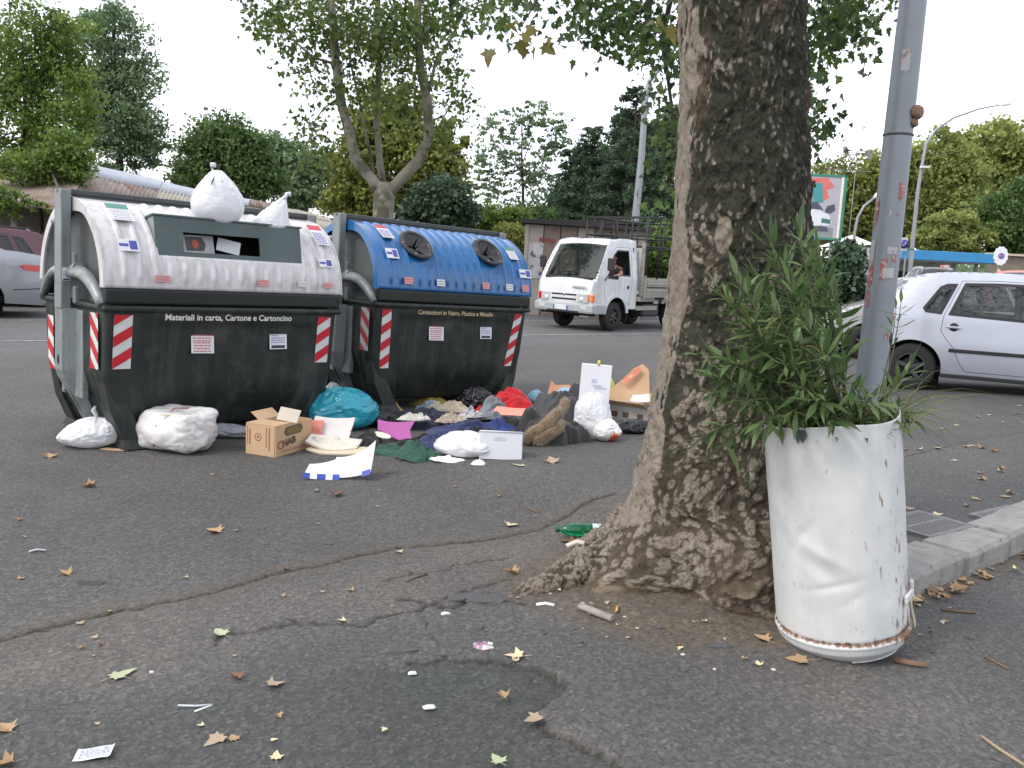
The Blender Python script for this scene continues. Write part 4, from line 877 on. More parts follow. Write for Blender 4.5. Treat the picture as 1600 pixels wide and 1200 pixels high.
sheet('paper', 'white paper tucked into the opened cardboard box', 'paper', GP(985, 668) + Vector((.08, .14, .235)), [(-.1, -.04), (.08, -.06), (.1, .06), (-.04, .07)], (1, .2, 0), (0, -.4, .9), .002, M('paper_white', (.62, .64, .66), .7), .01, 15)
bag('black shiny bag under the opened cardboard box', gp0(990, 676) + Vector((0, .0, 0)), .34, .22, .11, 113, BAGK, .1, wr=.14, lumpy=.2, top=.4)
sheet('paper', 'white paper flat on the asphalt left of the tree trunk', 'paper', GP(988, 677) + Vector((0, 0, .006)), [(-.09, -.03), (.08, -.02), (.09, .03), (-.06, .03)], (1, 0, 0), (0, 0, 1), .002, M('paper_white', (.62, .64, .66), .7), .004, 16)
# --- cardboard box in front of the white bin
p = GP(430, 715); CB = thing('cardboard_box', 'brown cardboard box with black printed oval, open on top, before the white bin', 'cardboard box', p, R(68))
bw_, bd_, bh_ = .42, .25, .215      # local: corner at origin nearest the camera; +x runs right-back, +y runs left-back
def bx2(c, d, m_, nm='wall', rot=None): return part(nm, MB().box(c, d, rot=rot), m_, CB)
bx2((bw_ / 2, 0, bh_ / 2), (bw_, .006, bh_), KR); bx2((bw_ / 2, bd_, bh_ / 2), (bw_, .006, bh_), KR); bx2((0, bd_ / 2, bh_ / 2), (.006, bd_ - .012, bh_), KR); bx2((bw_, bd_ / 2, bh_ / 2), (.006, bd_ - .012, bh_), KR); bx2((bw_ / 2, bd_ / 2, .004), (bw_ - .01, bd_ - .01, .006), KRI)
bx2((.085, bd_ / 2, bh_ + .004), (.17, bd_, .005), KR, 'flap'); bx2((.215, .05, bh_ + .05), (.10, .16, .004), M('flap_inside_pale', (.50, .46, .38), .7), 'flap', (R(10), R(-58), 0)); bx2((bw_ / 2 + .06, bd_ + .04, bh_ + .02), (.24, .10, .004), KR, 'flap', (R(35), 0, 0))
CB.rotation_euler = (0, 0, R(68))
# print
ov = [(.10 * math.cos(a) * (1 if abs(math.cos(a)) < .9 else 1.05), .034 * math.sin(a)) for a in np.linspace(0, 2 * math.pi, 9)[:-1]]
part('print', MB().prism([(-.11, 0), (-.085, .032), (.085, .036), (.11, .005), (.085, -.03), (-.085, -.032)], (.20, -.0035, .165), (0, -1, 0), .001, (1, 0, 0)), KRD, CB)
part('print', MB().prism([(-.09, 0), (-.07, .022), (.07, .025), (.09, .004), (.07, -.02), (-.07, -.022)], (.20, -.0050, .165), (0, -1, 0), .001, (1, 0, 0)), M('kraft_print_olive', (.17, .12, .03), .7), CB)
o = part('lettering', text_mesh('O', .085, KRR, .003, xs=1.1), None, CB); o.location = (.055, -.0045, .075); o.rotation_euler = (R(90), 0, 0)
o = part('lettering', text_mesh('HAB', .062, KRD, .004, xs=1.25), None, CB); o.location = (.15, -.0045, .088); o.rotation_euler = (R(90), R(-6), 0)
part('print', MB().box((.2, -.0042, .028), (.28, .001, .006)), KRR, CB); part('print', MB().box((.2, -.0042, .042), (.24, .001, .003)), KRR, CB)
for y, h0, h1, w2 in ((.05, .04, .20, .010), (.075, .06, .20, .006), (.215, .07, .18, .012), (.235, .07, .20, .005)): part('print', MB().box((-.0042, y, (h0 + h1) / 2), (.001, w2, h1 - h0)), KRR, CB)
part('print', MB().lathe([(.024, -.001), (.028, -.001), (.028, .001), (.024, .001)], (-.0045, .145, .13), (0, R(90), 0), 20, capends=False), KRR, CB)
part('print', MB().box((-.0042, .145, .13), (.001, .014, .024), rot=(R(35), 0, 0)), KRR, CB)
bag('crumpled clear-white bag on the ground behind the cardboard box', gp0(352, 684) + Vector((0, .06, 0)), .34, .2, .09, 117, bagmat('grey_white_film', (.50, .53, .58)), -.15, wr=.2, lumpy=.3, top=.4)
sheet('cardboard', 'flat cardboard scrap under the left foot of the white bin', 'cardboard', GP(180, 703) + Vector((0, 0, .006)), [(-.09, -.03), (.1, -.035), (.08, .03), (-.07, .03)], (1, 0, 0), (0, 0, 1), .004, KR, .004, 18)
# ================================================================== PLANE TREE (foreground)
TY = 4.12
prof = [(0, 1062, 1258), (100, 1064, 1260), (200, 1062, 1261), (350, 1054, 1264), (500, 1040, 1268), (620, 1018, 1278), (700, 1004, 1290), (790, 984, 1305), (850, 950, 1320), (905, 915, 1338)]
zz, cx_, rr_ = [], [], []
for py, a, b_ in prof:
    A_, B_ = AT(a, py, TY), AT(b_, py, TY); zz.append((A_.z + B_.z) / 2); cx_.append((A_.x + B_.x) / 2); rr_.append((B_.x - A_.x) / 2)
zz, cx_, rr_ = np.array(zz[::-1]), np.array(cx_[::-1]), np.array(rr_[::-1])
cx_ = cx_ - .004
def tcx(z): return np.interp(z, np.r_[zz, 7.0], np.r_[cx_, cx_[-1] + .10])
def trd(z): return np.interp(z, np.r_[zz, 7.0], np.r_[rr_, rr_[-1] * .8])
nu = 620; zr = np.r_[np.arange(-.06, 2.85, .0052), np.arange(2.86, 6.5, .10)]; nv = len(zr)
th = np.linspace(0, 2 * math.pi, nu, endpoint=False); T, Z = np.meshgrid(th, zr)
Rr = trd(Z); X0 = tcx(Z)
D = np.stack([np.cos(T) * 1.0, np.sin(T) * 1.0, Z * .8], -1).reshape(-1, 3)
def sh(a): return a.reshape(T.shape)
low = np.exp(-np.clip(Z, 0, 9) / .28)
Rr = Rr * (1 + .045 * sh(fbm(D * 1.5, 3, 3)) + low * .20 * np.cos(5 * T + .7) * (.6 + .4 * np.sin(T * 2)) + low * .06 * sh(ridge(D * 2.4, 6, 2)))
arc = T * .36
def vor(u, v, cu, cv, seed, per):
    """jittered-cell distances; u wraps with period per cells"""
    U, Vv = u / cu, v / cv; n = int(round(per / cu)); U = U * (n / (per / cu)); iu, iv = np.floor(U).astype(int), np.floor(Vv).astype(int)
    b1 = np.full(U.shape, 9.); b2 = np.full(U.shape, 9.); idv = np.zeros(U.shape)
    for a in (-1, 0, 1):
        for b_ in (-1, 0, 1):
            ju = (iu + a) % n; jv = iv + b_; z0 = np.zeros_like(ju)
            hx = _hash(ju, jv, z0, seed); hy = _hash(ju, jv, z0, seed + 1); d = np.hypot(iu + a + hx - U, jv + hy - Vv); hid = _hash(ju, jv, z0, seed + 2)
            n1 = d < b1; b2 = np.where(n1, b1, np.minimum(b2, d)); idv = np.where(n1, hid, idv); b1 = np.where(n1, d, b1)
    return b1, b2, idv
per = 2 * math.pi * .36
wob = .022 * sh(fbm(np.stack([np.cos(T) * 4, np.sin(T) * 4, Z * 9], -1).reshape(-1, 3), 31, 3)); wob2 = .022 * sh(fbm(np.stack([np.cos(T) * 4, np.sin(T) * 4, Z * 9], -1).reshape(-1, 3), 41, 3))
def terr(n, k, w=.25):
    s_ = n * k; f_ = np.floor(s_); return (f_ + sst(1 - w, 1, s_ - f_)) / k, sst(1 - w * 1.6, 1 - w, s_ - f_) * (1 - sst(.98, 1, s_ - f_))
def bark(P, thr, base=0):
    """flaking plane bark: stepped relief where flakes have come off; thr = how rarely the pale inner bark shows"""
    W_ = np.stack([vn(P * 7, 11), vn(P * 7, 12), vn(P * 7, 13)], -1) * .028; Q = (P + W_) * np.array([1, 1, .72])
    n1 = fbm(Q * 15, 31, 4); n2 = fbm(Q * 38, 51, 3); t1, e1 = terr(n1 * .8 + n2 * .18, 4.0, .22); t2, e2 = terr(n2, 3.0, .3)
    vz = np.zeros(len(P)); best = np.full(len(P), 9.); idn = np.zeros(len(P)); QQ = Q * 34 + W_ * 30; fl = np.floor(QQ).astype(int)
    for a in (-1, 0, 1):
        for b_ in (-1, 0, 1):
            for c_ in (-1, 0, 1):
                ix, iy, iz = fl[:, 0] + a, fl[:, 1] + b_, fl[:, 2] + c_; d_ = np.sqrt((ix + _hash(ix, iy, iz, 1) - QQ[:, 0]) ** 2 + (iy + _hash(ix, iy, iz, 2) - QQ[:, 1]) ** 2 + (iz + _hash(ix, iy, iz, 3) - QQ[:, 2]) ** 2); h_ = _hash(ix, iy, iz, 4); m_ = d_ < best; idn = np.where(m_, h_, idn); best = np.where(m_, d_, best)
    spot = sst(.52, .40, best / (.45 + .55 * (idn * 7.3 % 1)) - .18 * base) * (idn > .50 - .42 * base)
    val = n1 * .40 + n2 * .44; pale_ = np.maximum(sst(thr, thr + .10, val), spot * (.55 + .40 * base))
    dsp = .015 * t1 + .006 * t2 + .007 * base * spot + .003 * spot * idn - .003 * (pale_ * (thr > .2)) + .0015 * vn(P * 90, 77)
    return dsp, pale_, np.clip(e1 * .75 + e2 * .35, 0, 1), np.clip(.25 + .35 * n2 + .6 * idn * (spot > .5) * (idn * 13.7 % 1), 0, 1)
PW = np.stack([np.cos(T) * .36, np.sin(T) * .36, Z], -1).reshape(-1, 3)
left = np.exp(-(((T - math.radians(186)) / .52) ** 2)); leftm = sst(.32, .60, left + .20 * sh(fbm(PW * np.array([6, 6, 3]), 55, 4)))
bsz = sst(1.05, .25, Z + .30 * sh(fbm(D * 3.3, 66, 3))) * (1 - sst(math.radians(288), math.radians(312), T) * sst(.9, .6, Z) - 0)  # no pale flakes low on the right: shade behind the drum painted into the bark
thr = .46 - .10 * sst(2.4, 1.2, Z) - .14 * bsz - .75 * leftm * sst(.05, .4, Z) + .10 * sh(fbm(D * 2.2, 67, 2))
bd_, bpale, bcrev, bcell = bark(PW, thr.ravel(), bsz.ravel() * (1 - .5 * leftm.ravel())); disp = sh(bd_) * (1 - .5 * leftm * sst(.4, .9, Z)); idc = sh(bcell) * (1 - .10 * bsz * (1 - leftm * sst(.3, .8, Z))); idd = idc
# burl with a ring at the right foot
ba, bz = math.radians(263), .17; dx = (T - ba) * .45; dz = Z - bz; rb = np.hypot(dx, dz * 1.0)
Rr = Rr + .085 * np.exp(-(rb / .11) ** 2) + .022 * np.exp(-((rb - .050) / .013) ** 2) - .020 * np.exp(-(rb / .028) ** 2)
Rr += disp * (1 - .0 * low)
X = X0 + Rr * np.cos(T); Y = TY + Rr * np.sin(T) * (1.0 - .12 * low)
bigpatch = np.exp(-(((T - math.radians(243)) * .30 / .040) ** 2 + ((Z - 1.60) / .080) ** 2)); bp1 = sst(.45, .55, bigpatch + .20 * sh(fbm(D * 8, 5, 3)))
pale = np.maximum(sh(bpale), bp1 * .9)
brown = np.maximum(sst(.30, .70, sh(fbm(D * 1.7, 88, 3)) + .12 + .25 * idd), bsz * .92)
dirtl = sst(.09, .0, Z + .05 * sh(fbm(D * 6, 9, 2)))
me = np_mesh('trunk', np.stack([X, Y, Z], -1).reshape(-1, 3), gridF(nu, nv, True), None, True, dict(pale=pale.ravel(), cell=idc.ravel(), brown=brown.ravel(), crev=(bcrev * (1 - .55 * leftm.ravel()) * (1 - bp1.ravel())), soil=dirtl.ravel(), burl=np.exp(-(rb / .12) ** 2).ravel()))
BK = bpy.data.materials.new('plane_bark'); BK.use_nodes = True; n = BK.node_tree; N = n.nodes; L = n.links; b = N['Principled BSDF']
tco = nd('ShaderNodeTexCoord')
dk = mixc(attr('brown'), ramp(noise(14, 6, .7), (.3, (.010, .012, .008)), (.6, (.036, .038, .025)), (.8, (.070, .068, .045))), ramp(noise(18, 6, .7), (.3, (.030, .022, .015)), (.6, (.092, .072, .050)), (.8, (.15, .12, .082))))
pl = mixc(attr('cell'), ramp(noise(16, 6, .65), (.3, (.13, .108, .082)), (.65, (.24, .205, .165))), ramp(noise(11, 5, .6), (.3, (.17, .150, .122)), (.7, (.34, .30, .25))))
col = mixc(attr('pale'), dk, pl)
col = mixc(ramp(attr('crev'), (.15, 0.0), (1, .7)), col, (.030, .024, .017))
col = mixc(ramp(attr('burl'), (.2, 0.0), (.9, .6)), col, (.095, .072, .05))
dd_ = nd('ShaderNodeMath', operation='MULTIPLY'); L.new(attr('soil'), dd_.inputs[0]); dd_.inputs[1].default_value = .7
col = mixc(dd_.outputs[0], col, (.12, .085, .05))
L.new(col, b.inputs['Base Color']); b.inputs['Roughness'].default_value = .85; b.inputs['Specular IOR Level'].default_value = .25
bp = nd('ShaderNodeBump'); bp.inputs['Strength'].default_value = .8; bp.inputs['Distance'].default_value = .006; L.new(noise(55, 6, .7), bp.inputs['Height']); L.new(bp.outputs[0], b.inputs['Normal'])
TREE = thing('plane_tree', 'thick foreground plane tree with mottled flaking bark and a spreading root', 'tree', (tcx(0.0).item(), TY, 0))
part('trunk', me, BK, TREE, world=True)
# spreading surface root
def rootm(pts, rad, seed, n=110, m=200):
    P_ = np.array([p[:] for p in pts]); t0 = np.linspace(0, 1, len(P_)); t1 = np.linspace(0, 1, m); C = np.stack([np.interp(t1, t0, P_[:, k]) for k in range(3)], -1); r0 = np.interp(t1, t0, rad)
    for k in range(3): C[:, k] = np.convolve(np.pad(C[:, k], 6, 'edge'), np.ones(13) / 13, 'valid')
    tg = np.gradient(C, axis=0); tg /= np.linalg.norm(tg, axis=1)[:, None]; sd_ = np.cross(tg, [0, 0, 1]); sd_ /= np.linalg.norm(sd_, axis=1)[:, None]; up_ = np.cross(sd_, tg)
    a = np.linspace(0, 2 * math.pi, n, endpoint=False); V = C[:, None] + (sd_[:, None] * np.cos(a)[None, :, None] + up_[:, None] * np.sin(a)[None, :, None] * .8) * r0[:, None, None]
    q = V.reshape(-1, 3); nn = (V - C[:, None]).reshape(-1, 3); nn /= np.linalg.norm(nn, axis=1)[:, None]
    stt = np.stack([q[:, 0] * 4, q[:, 1] * 14, q[:, 2] * 22], -1)
    b1_, pa, cv_, cl_ = bark(q, np.full(len(q), .05) + .2 * fbm(q * 5, 3, 2), .8); q = q + nn * (b1_ + .010 * ridge(stt * .6, seed, 4) + .014 * fbm(q * 7, seed + 3, 3))[:, None]
    return np_mesh('root', q, gridF(n, m, True), None, True, dict(pale=pa, cell=cl_, brown=np.full(len(q), .8), crev=np.clip(cv_ + np.clip(ridge(stt, seed, 4) * -1.3 - .2, 0, 1), 0, 1), soil=np.clip(.55 - q[:, 2] * 14, 0, .8), burl=np.zeros(len(q))))
z_ = lambda v, z: Vector((v.x, v.y, z + gh(v.x, v.y)))
part('root', rootm([z_(G(1090, 880), .24), z_(G(1035, 888), .19), z_(G(985, 893), .095), z_(G(940, 900), .045), z_(G(895, 908), .02), z_(G(850, 918), .0), z_(G(805, 928), -.02), z_(G(775, 934), -.045)], [.17, .17, .13, .10, .08, .065, .042, .02], 11), BK, TREE, world=True)
part('root', rootm([z_(G(1040, 850), .12), z_(G(985, 850), .06), z_(G(935, 858), .01), z_(G(890, 868), -.03)], [.13, .10, .055, .03], 17), BK, TREE, world=True)
# burl ring
c = Vector((tcx(bz).item() + (trd(bz).item() + .06) * math.cos(ba), TY + (trd(bz).item() + .06) * math.sin(ba) * .97, bz + .015))

# ---- foliage helpers
STAR = [(0, 0), (.10, .12), (.34, .05), (.28, .22), (.50, .42), (.24, .48), (.20, .66), (0, 1.0), (-.20, .66), (-.24, .48), (-.50, .42), (-.28, .22), (-.34, .05), (-.10, .12)]
def star_leaves(C, size, r, hang=.5):
    """plane-tree leaves: each a lobed outline folded along its midrib"""
    n = len(C); k = len(STAR); P2 = np.array(STAR)
    d = r.normal(size=(n, 3)); d[:, 2] -= hang * 1.6; d /= np.linalg.norm(d, axis=1)[:, None]
    q = r.normal(size=(n, 3)); sd_ = np.cross(d, q); sd_ /= np.linalg.norm(sd_, axis=1)[:, None]; nn = np.cross(sd_, d)
    s = size * r.uniform(.6, 1.25, n)
    V = C[:, None] + s[:, None, None] * (P2[None, :, 0, None] * sd_[:, None] + P2[None, :, 1, None] * d[:, None] + (np.abs(P2[None, :, 0, None]) * .35 - .2 * P2[None, :, 1, None] ** 2) * nn[:, None])
    V = V.reshape(-1, 3); o = (np.arange(n) * k)[:, None]
    tri = np.array([(0, 1, 13), (1, 2, 3), (13, 11, 12), (1, 3, 5), (3, 4, 5), (13, 9, 11), (11, 9, 10), (1, 5, 9), (1, 9, 13), (5, 6, 8), (5, 8, 9), (6, 7, 8)])
    F = (tri[None] + o[:, :, None]).reshape(-1, 3); return V, F, k
def quad_leaves(C, size, r, up=.4, asp=.55):
    n = len(C); d = r.normal(size=(n, 3)); d /= np.linalg.norm(d, axis=1)[:, None]; nn = r.normal(size=(n, 3)); nn[:, 2] += up * 2; sd_ = np.cross(d, nn); sd_ /= np.linalg.norm(sd_, axis=1)[:, None] + 1e-9
    s = (size * r.uniform(.6, 1.3, n))[:, None]
    V = np.stack([C - d * s * .5, C + sd_ * s * asp * .5, C + d * s * .5, C - sd_ * s * asp * .5], 1).reshape(-1, 3); F = np.arange(n * 4).reshape(n, 4); return V, F, 4
def crown_part(parent, V, F, k, tone, mat, name='crown'):
    me = np_mesh(name, V, F, None, False, dict(tone=np.repeat(np.clip(tone, 0, 1), k))); return part(name, me, mat, parent, world=True)

PLF = leafmat('plane_leaf', (.030, .065, .015), (.17, .23, .045), .45)
PLD = leafmat('plane_leaf_dark', (.022, .050, .014), (.11, .18, .035), .4)
PLY = leafmat('plane_leaf_autumn', (.13, .12, .03), (.24, .20, .05), .4)
def limb(parent, pts, r0, r1, mat=BK, n=9, name='branch'):
    k = len(pts); return part(name, MB().tube(pts, [r0 + (r1 - r0) * i / (k - 1) for i in range(k)], n), mat, parent, world=True)
BKS = M('branch_bark', (.10, .088, .065), .85, var=.3, scale=6, bump=.5, bscale=30, c2=(.22, .20, .16), c2t=(.5, .6), c2s=5)
BKD = M('dark_bark', (.045, .038, .028), .9, var=.3, scale=6, bump=.5, bscale=30)
# unseen upper trunk forks and low boughs that hang into the picture
r = np.random.default_rng(5)
top = Vector((tcx(6.3).item(), TY, 6.3))
for a, l in ((.4, 4), (1.7, 4.5), (2.9, 4), (4.3, 3.5), (5.4, 4)):
    limb(TREE, [top - Vector((0, 0, .4)), top + Vector((math.cos(a) * 1.2, math.sin(a) * 1.2, 1.6)), top + Vector((math.cos(a) * l * .7, math.sin(a) * l * .7, 3.5))], .16, .06, BKS)
Cs = []; tn = []
def hang_cluster(px, py, Y, rx, ry, n, rad=.14, dens=26, sty=.35):
    """twig end with leaves round image position px,py at depth Y"""
    for k in range(n):
        x = px + r.uniform(-rx, rx); y = py + r.uniform(-ry, ry); c_ = AT(x, y, Y + r.uniform(-.8, .8) * sty); c_ = np.array(c_[:])
        m_ = max(3, int(r.normal(dens, dens * .3))); Cs.append(c_ + r.normal(size=(m_, 3)) * rad); tn.append(r.uniform(.1, .75) + r.normal(size=m_) * .18)
YB = 9.5
for a in ((1010, 40, 60, 45, 9), (1040, 90, 25, 45, 5), (1046, 170, 12, 40, 3), (975, 25, 45, 24, 4), (930, 25, 35, 25, 4), (905, 10, 20, 14, 2), (1050, 250, 10, 60, 3), (1040, 60, 20, 60, 5),
          (1300, 22, 45, 28, 6), (1285, 70, 24, 36, 4), (1340, 18, 30, 20, 3), (1272, 120, 10, 36, 2), (1370, 8, 12, 8, 1), (1280, 185, 15, 22, 2), (1275, 215, 10, 25, 2), (1320, 60, 25, 20, 3)):
    hang_cluster(a[0], a[1], YB, a[2], a[3], int(a[4] * 1.5), rad=.15, dens=26, sty=1.2)
for k in range(300):     # canopy over the camera, out of frame above
    a = r.uniform(0, 6.28); q = r.uniform(1.0, 5.0); zc = r.uniform(5.4, 9.0); c_ = np.array([top.x + q * math.cos(a), TY + q * math.sin(a), zc])
    if c_[2] - 1.45 < (c_[1]) * .40 + .5 and c_[1] > 0: continue
    m_ = 30; Cs.append(c_ + r.normal(size=(m_, 3)) * .4); tn.append(r.uniform(.1, .6) + r.normal(size=m_) * .15)
C_ = np.concatenate(Cs); V, F, k = star_leaves(C_, .095, r); crown_part(TREE, V, F, k, np.concatenate(tn), PLD)
for pts in ([(1.2, TY, 6.0), AT(1120, -260, 7.5), AT(1060, -60, 9.2), AT(1035, 60, 9.5), AT(1050, 170, 9.5), AT(1052, 300, 9.4)], [AT(1060, -60, 9.2), AT(1000, 20, 9.5), AT(930, 10, 9.6)], [(1.3, TY, 6.0), AT(1240, -200, 7.5), AT(1290, -40, 9.3), AT(1285, 60, 9.5), AT(1276, 130, 9.6)], [AT(1290, -40, 9.3), AT(1340, 20, 9.5)]):
    limb(TREE, pts, .05, .008, BKD, 6, 'twig')
# autumn leaves on a near twig at the top
Cs = [np.array(AT(x, y, 6.0 + z)[:]) for x, y, z in ((800, 48, 0), (812, 60, .1), (826, 52, -.1), (848, 66, .1), (836, 40, .2), (790, 38, .1), (820, 74, 0), (768, 75, .2), (806, 30, .2), (838, 72, 0), (855, 58, .1), (1020, 30, 0), (1030, 20, .1), (1040, 42, 0))]
V, F, k = star_leaves(np.array(Cs), .115, np.random.default_rng(12), .9); crown_part(TREE, V, F, k, np.random.default_rng(2).uniform(0, 1, len(Cs)), PLY, 'autumn_leaves')
limb(TREE, [AT(860, -60, 6.2), AT(840, 0, 6.1), AT(815, 40, 6.05)], .012, .004, BKD, 6, 'twig')
Cs = []; tn = []
for a in ((760, 20, 60, 20, 6), (820, 12, 40, 14, 5)): hang_cluster(a[0], a[1], 7.5, a[2], a[3], a[4], rad=.10, dens=10, sty=.8)
C_ = np.concatenate(Cs); V, F, k = star_leaves(C_, .085, r); crown_part(TREE, V, F, k, np.concatenate(tn), PLD, 'crown')

# ================================================================== WHITE DRUM WITH OLEANDER
B0 = G(1317, 1008); B0.z = .015; T0 = AT(1297, 646, B0.y - .02); ax = (T0 - B0); HD = ax.length; az_ = ax.normalized()
DM = bpy.data.materials.new('rusty_white_paint'); DM.use_nodes = True; n = DM.node_tree; N = n.nodes; L = n.links; b = N['Principled BSDF']; tco = nd('ShaderNodeTexCoord')
mpn = nd('ShaderNodeMapping'); mpn.inputs['Scale'].default_value = (3, 3, 1.2); L.new(tco.outputs['Object'], mpn.inputs[0])
ns = nd('ShaderNodeTexNoise'); ns.inputs['Scale'].default_value = 4; ns.inputs['Detail'].default_value = 7; L.new(mpn.outputs[0], ns.inputs[0])
wcol = mixc(ramp(ns.outputs[0], (.35, 0.0), (.75, .8)), (.60, .61, .595), (.48, .50, .49))
wcol = mixc(ramp(noise(3, 6, .7), (.50, 0.0), (.72, .6)), wcol, (.38, .42, .44))
mp2 = nd('ShaderNodeMapping'); mp2.inputs['Scale'].default_value = (15, 15, 4.5); L.new(tco.outputs['Object'], mp2.inputs[0])
n3 = nd('ShaderNodeTexNoise'); n3.inputs['Scale'].default_value = 3; n3.inputs['Detail'].default_value = 8; n3.inputs['Roughness'].default_value = .6; L.new(mp2.outputs[0], n3.inputs[0])
rsum = nd('ShaderNodeMath', operation='MULTIPLY_ADD'); L.new(attr('rust'), rsum.inputs[0]); rsum.inputs[1].default_value = .36; L.new(n3.outputs[0], rsum.inputs[2])
wcol = mixc(ramp(rsum.outputs[0], (.68, 0.0), (.74, .55), (.82, 1.0)), wcol, ramp(noise(45, 5), (.3, (.06, .025, .012)), (.6, (.22, .10, .045)), (.8, (.33, .19, .10))))
wcol = mixc(ramp(attr('grime'), (.0, 0.0), (1, .75)), wcol, (.16, .16, .15))
L.new(wcol, b.inputs['Base Color']); b.inputs['Roughness'].default_value = .5
bp = nd('ShaderNodeBump'); bp.inputs['Strength'].default_value = .25; bp.inputs['Distance'].default_value = .004; L.new(noise(30, 5, .6), bp.inputs['Height']); L.new(bp.outputs[0], b.inputs['Normal'])
RD0, RD1 = .250, .246
yaw = 0
xa_ = (Vector((1, 0, 0)) - az_ * az_.x).normalized(); rotm = Matrix((xa_, az_.cross(xa_), az_)).transposed()
DR = thing('metal_drum', 'dented white rusty metal drum used as a planter beside the plane tree', 'drum', B0, rotm.to_euler())
nu, nv = 260, 150; th = np.linspace(0, 2 * math.pi, nu, endpoint=False); zv = np.linspace(0, HD, nv); T, Z = np.meshgrid(th, zv)
rad = RD0 + (RD1 - RD0) * Z / HD
rad += .007 * np.exp(-((Z - .092) / .007) ** 2) - .005 * np.exp(-((Z - .108) / .005) ** 2) + .003 * np.exp(-((Z - .06) / .006) ** 2) - .075 * np.clip(1 - Z / .080, 0, 1) ** 1.8
D = np.stack([np.cos(T), np.sin(T), Z * 3], -1).reshape(-1, 3)
rad += .0018 * fbm(D * 2.2, 8, 3).reshape(T.shape)
def dent(a, z, w1, w2, dep, sl=0):
    da = (T - math.radians(a)) * RD0; dz_ = Z - z; u = da * math.cos(sl) + dz_ * math.sin(sl); v_ = -da * math.sin(sl) + dz_ * math.cos(sl); return dep * np.exp(-(u / w1) ** 2 - (v_ / w2) ** 2)
rad += -dent(235, .40, .10, .030, .006, -.5) + dent(240, .45, .10, .02, .004, -.5) - dent(245, .33, .09, .014, .0045, .25) - dent(222, .52, .06, .02, .006, .9) - dent(285, .30, .08, .06, .003) - dent(262, .28, .05, .018, .003, .6)
rimw = .004 * np.sin(3 * T + 1) + .005 * fbm(np.stack([np.cos(T) * 2, np.sin(T) * 2, 0 * T], -1).reshape(-1, 3), 3, 2).reshape(T.shape); Z2 = Z + rimw * (Z / HD) ** 8
rsd = sst(math.radians(290), math.radians(335), T) * sst(math.radians(380), math.radians(365), T); rust = np.clip(np.exp(-((Z - .106) / .009) ** 2) * .82 + .12 * np.exp(-Z / .16) + .85 * rsd * np.exp(-((Z - .10) / .05) ** 2) + .35 * rsd * np.exp(-((Z - .25) / .2) ** 2) + .20 * sst(math.radians(260), math.radians(300), T) + .03, 0, 1)
grime = np.clip(.95 * np.exp(-(Z / .018) ** 2) + .35 * np.exp(-((Z - .070) / .004) ** 2) + .55 * np.exp(-((Z - .1085) / .003) ** 2), 0, 1)
V = np.stack([np.cos(T) * rad, np.sin(T) * rad, Z2], -1).reshape(-1, 3)
me = np_mesh('shell', V, gridF(nu, nv, True), None, True, dict(rust=rust.ravel(), grime=grime.ravel()))
o = part('shell', me, DM, DR); solidify(o, .004)
part('bottom', MB().lathe([(.20, .012), (.21, .016)], n=40), DM, DR)
SOIL = M('potting_soil', (.035, .028, .02), .95, var=.4, scale=30, bump=1, bscale=60)
def discz(rr2, z, seed, amp):
    V = []; n1 = 40; m1 = 14
    for j in range(m1):
        for i in range(n1): q = rr2 * j / (m1 - 1); V.append((q * math.cos(6.2832 * i / n1), q * math.sin(6.2832 * i / n1), z))
    V = np.array(V); V[:, 2] += amp * fbm(V * 12, seed, 3); return np_mesh('soil', V, gridF(n1, m1, True), None, True)
part('soil', discz(RD1 - .004, HD - .05, 3, .012), SOIL, DR)
# bracket and hanging tab at the right foot
def dpt(a, z, o_=0): q = math.radians(a); return Vector(((RD0 + o_) * math.cos(q), (RD0 + o_) * math.sin(q), z))
part('bracket', MB().box(dpt(322, .235, .006), (.012, .085, .030), rot=(0, 0, math.radians(322)), bev=.004), DM, DR)
part('bracket', MB().box(dpt(338, .235, .008), (.014, .03, .07), rot=(0, 0, math.radians(338)), bev=.004), DM, DR)
part('strap', MB().tube([dpt(350, .21, .004), dpt(352, .13, .012), dpt(351, .07, .02), dpt(350, .05, .018)], [.010, .009, .010, .008], 6, flat=.4), M('old_cream_strap', (.45, .40, .30), .7), DR)
part('rim_tear', MB().prism([(0, 0), (.045, 0), (.05, -.02), (.03, -.05), (.02, -.03), (.01, -.055), (0, -.02)], dpt(222, HD - .004, .003), (math.cos(math.radians(222)), math.sin(math.radians(222)), 0), .002, (-math.sin(math.radians(222)), math.cos(math.radians(222)), 0)), M('tear_dark', (.10, .12, .13), .5, .5), DR)

# oleander
OG = leafmat('oleander_leaf', (.050, .100, .034), (.19, .27, .10), .4, .36)
OST = M('oleander_stem', (.07, .075, .035), .7, var=.3, scale=20); 
OL = thing('oleander', 'leafy green oleander growing out of the white drum in front of the tree trunk', 'shrub', T0)
lw = np.array([0, .35, .75, 1, .95, .7, .3, 0.0]); lt = np.linspace(0, 1, 8)
def leaf_geo(curl=.12, fold=.25):
    V = []
    for t, w2 in zip(lt, lw):
        z = -curl * t * t + .03 * math.sin(t * 5 + curl * 90); V += [(-.5 * w2 * .185, t, z + fold * .5 * w2 * .185), (0, t, z), (.5 * w2 * .185, t, z + fold * .5 * w2 * .185)]
    F = []
    for i in range(7): F += [(i * 3, i * 3 + 1, i * 3 + 4, i * 3 + 3), (i * 3 + 1, i * 3 + 2, i * 3 + 5, i * 3 + 4)]
    return np.array(V), np.array(F)
lmesh = []
for k in range(6):
    V, F = leaf_geo(.03 + .08 * (k % 3), .3); lmesh.append(np_mesh('leaf', V, F, OG, True, dict(tone=np.full(len(V), .1 + .16 * k))))
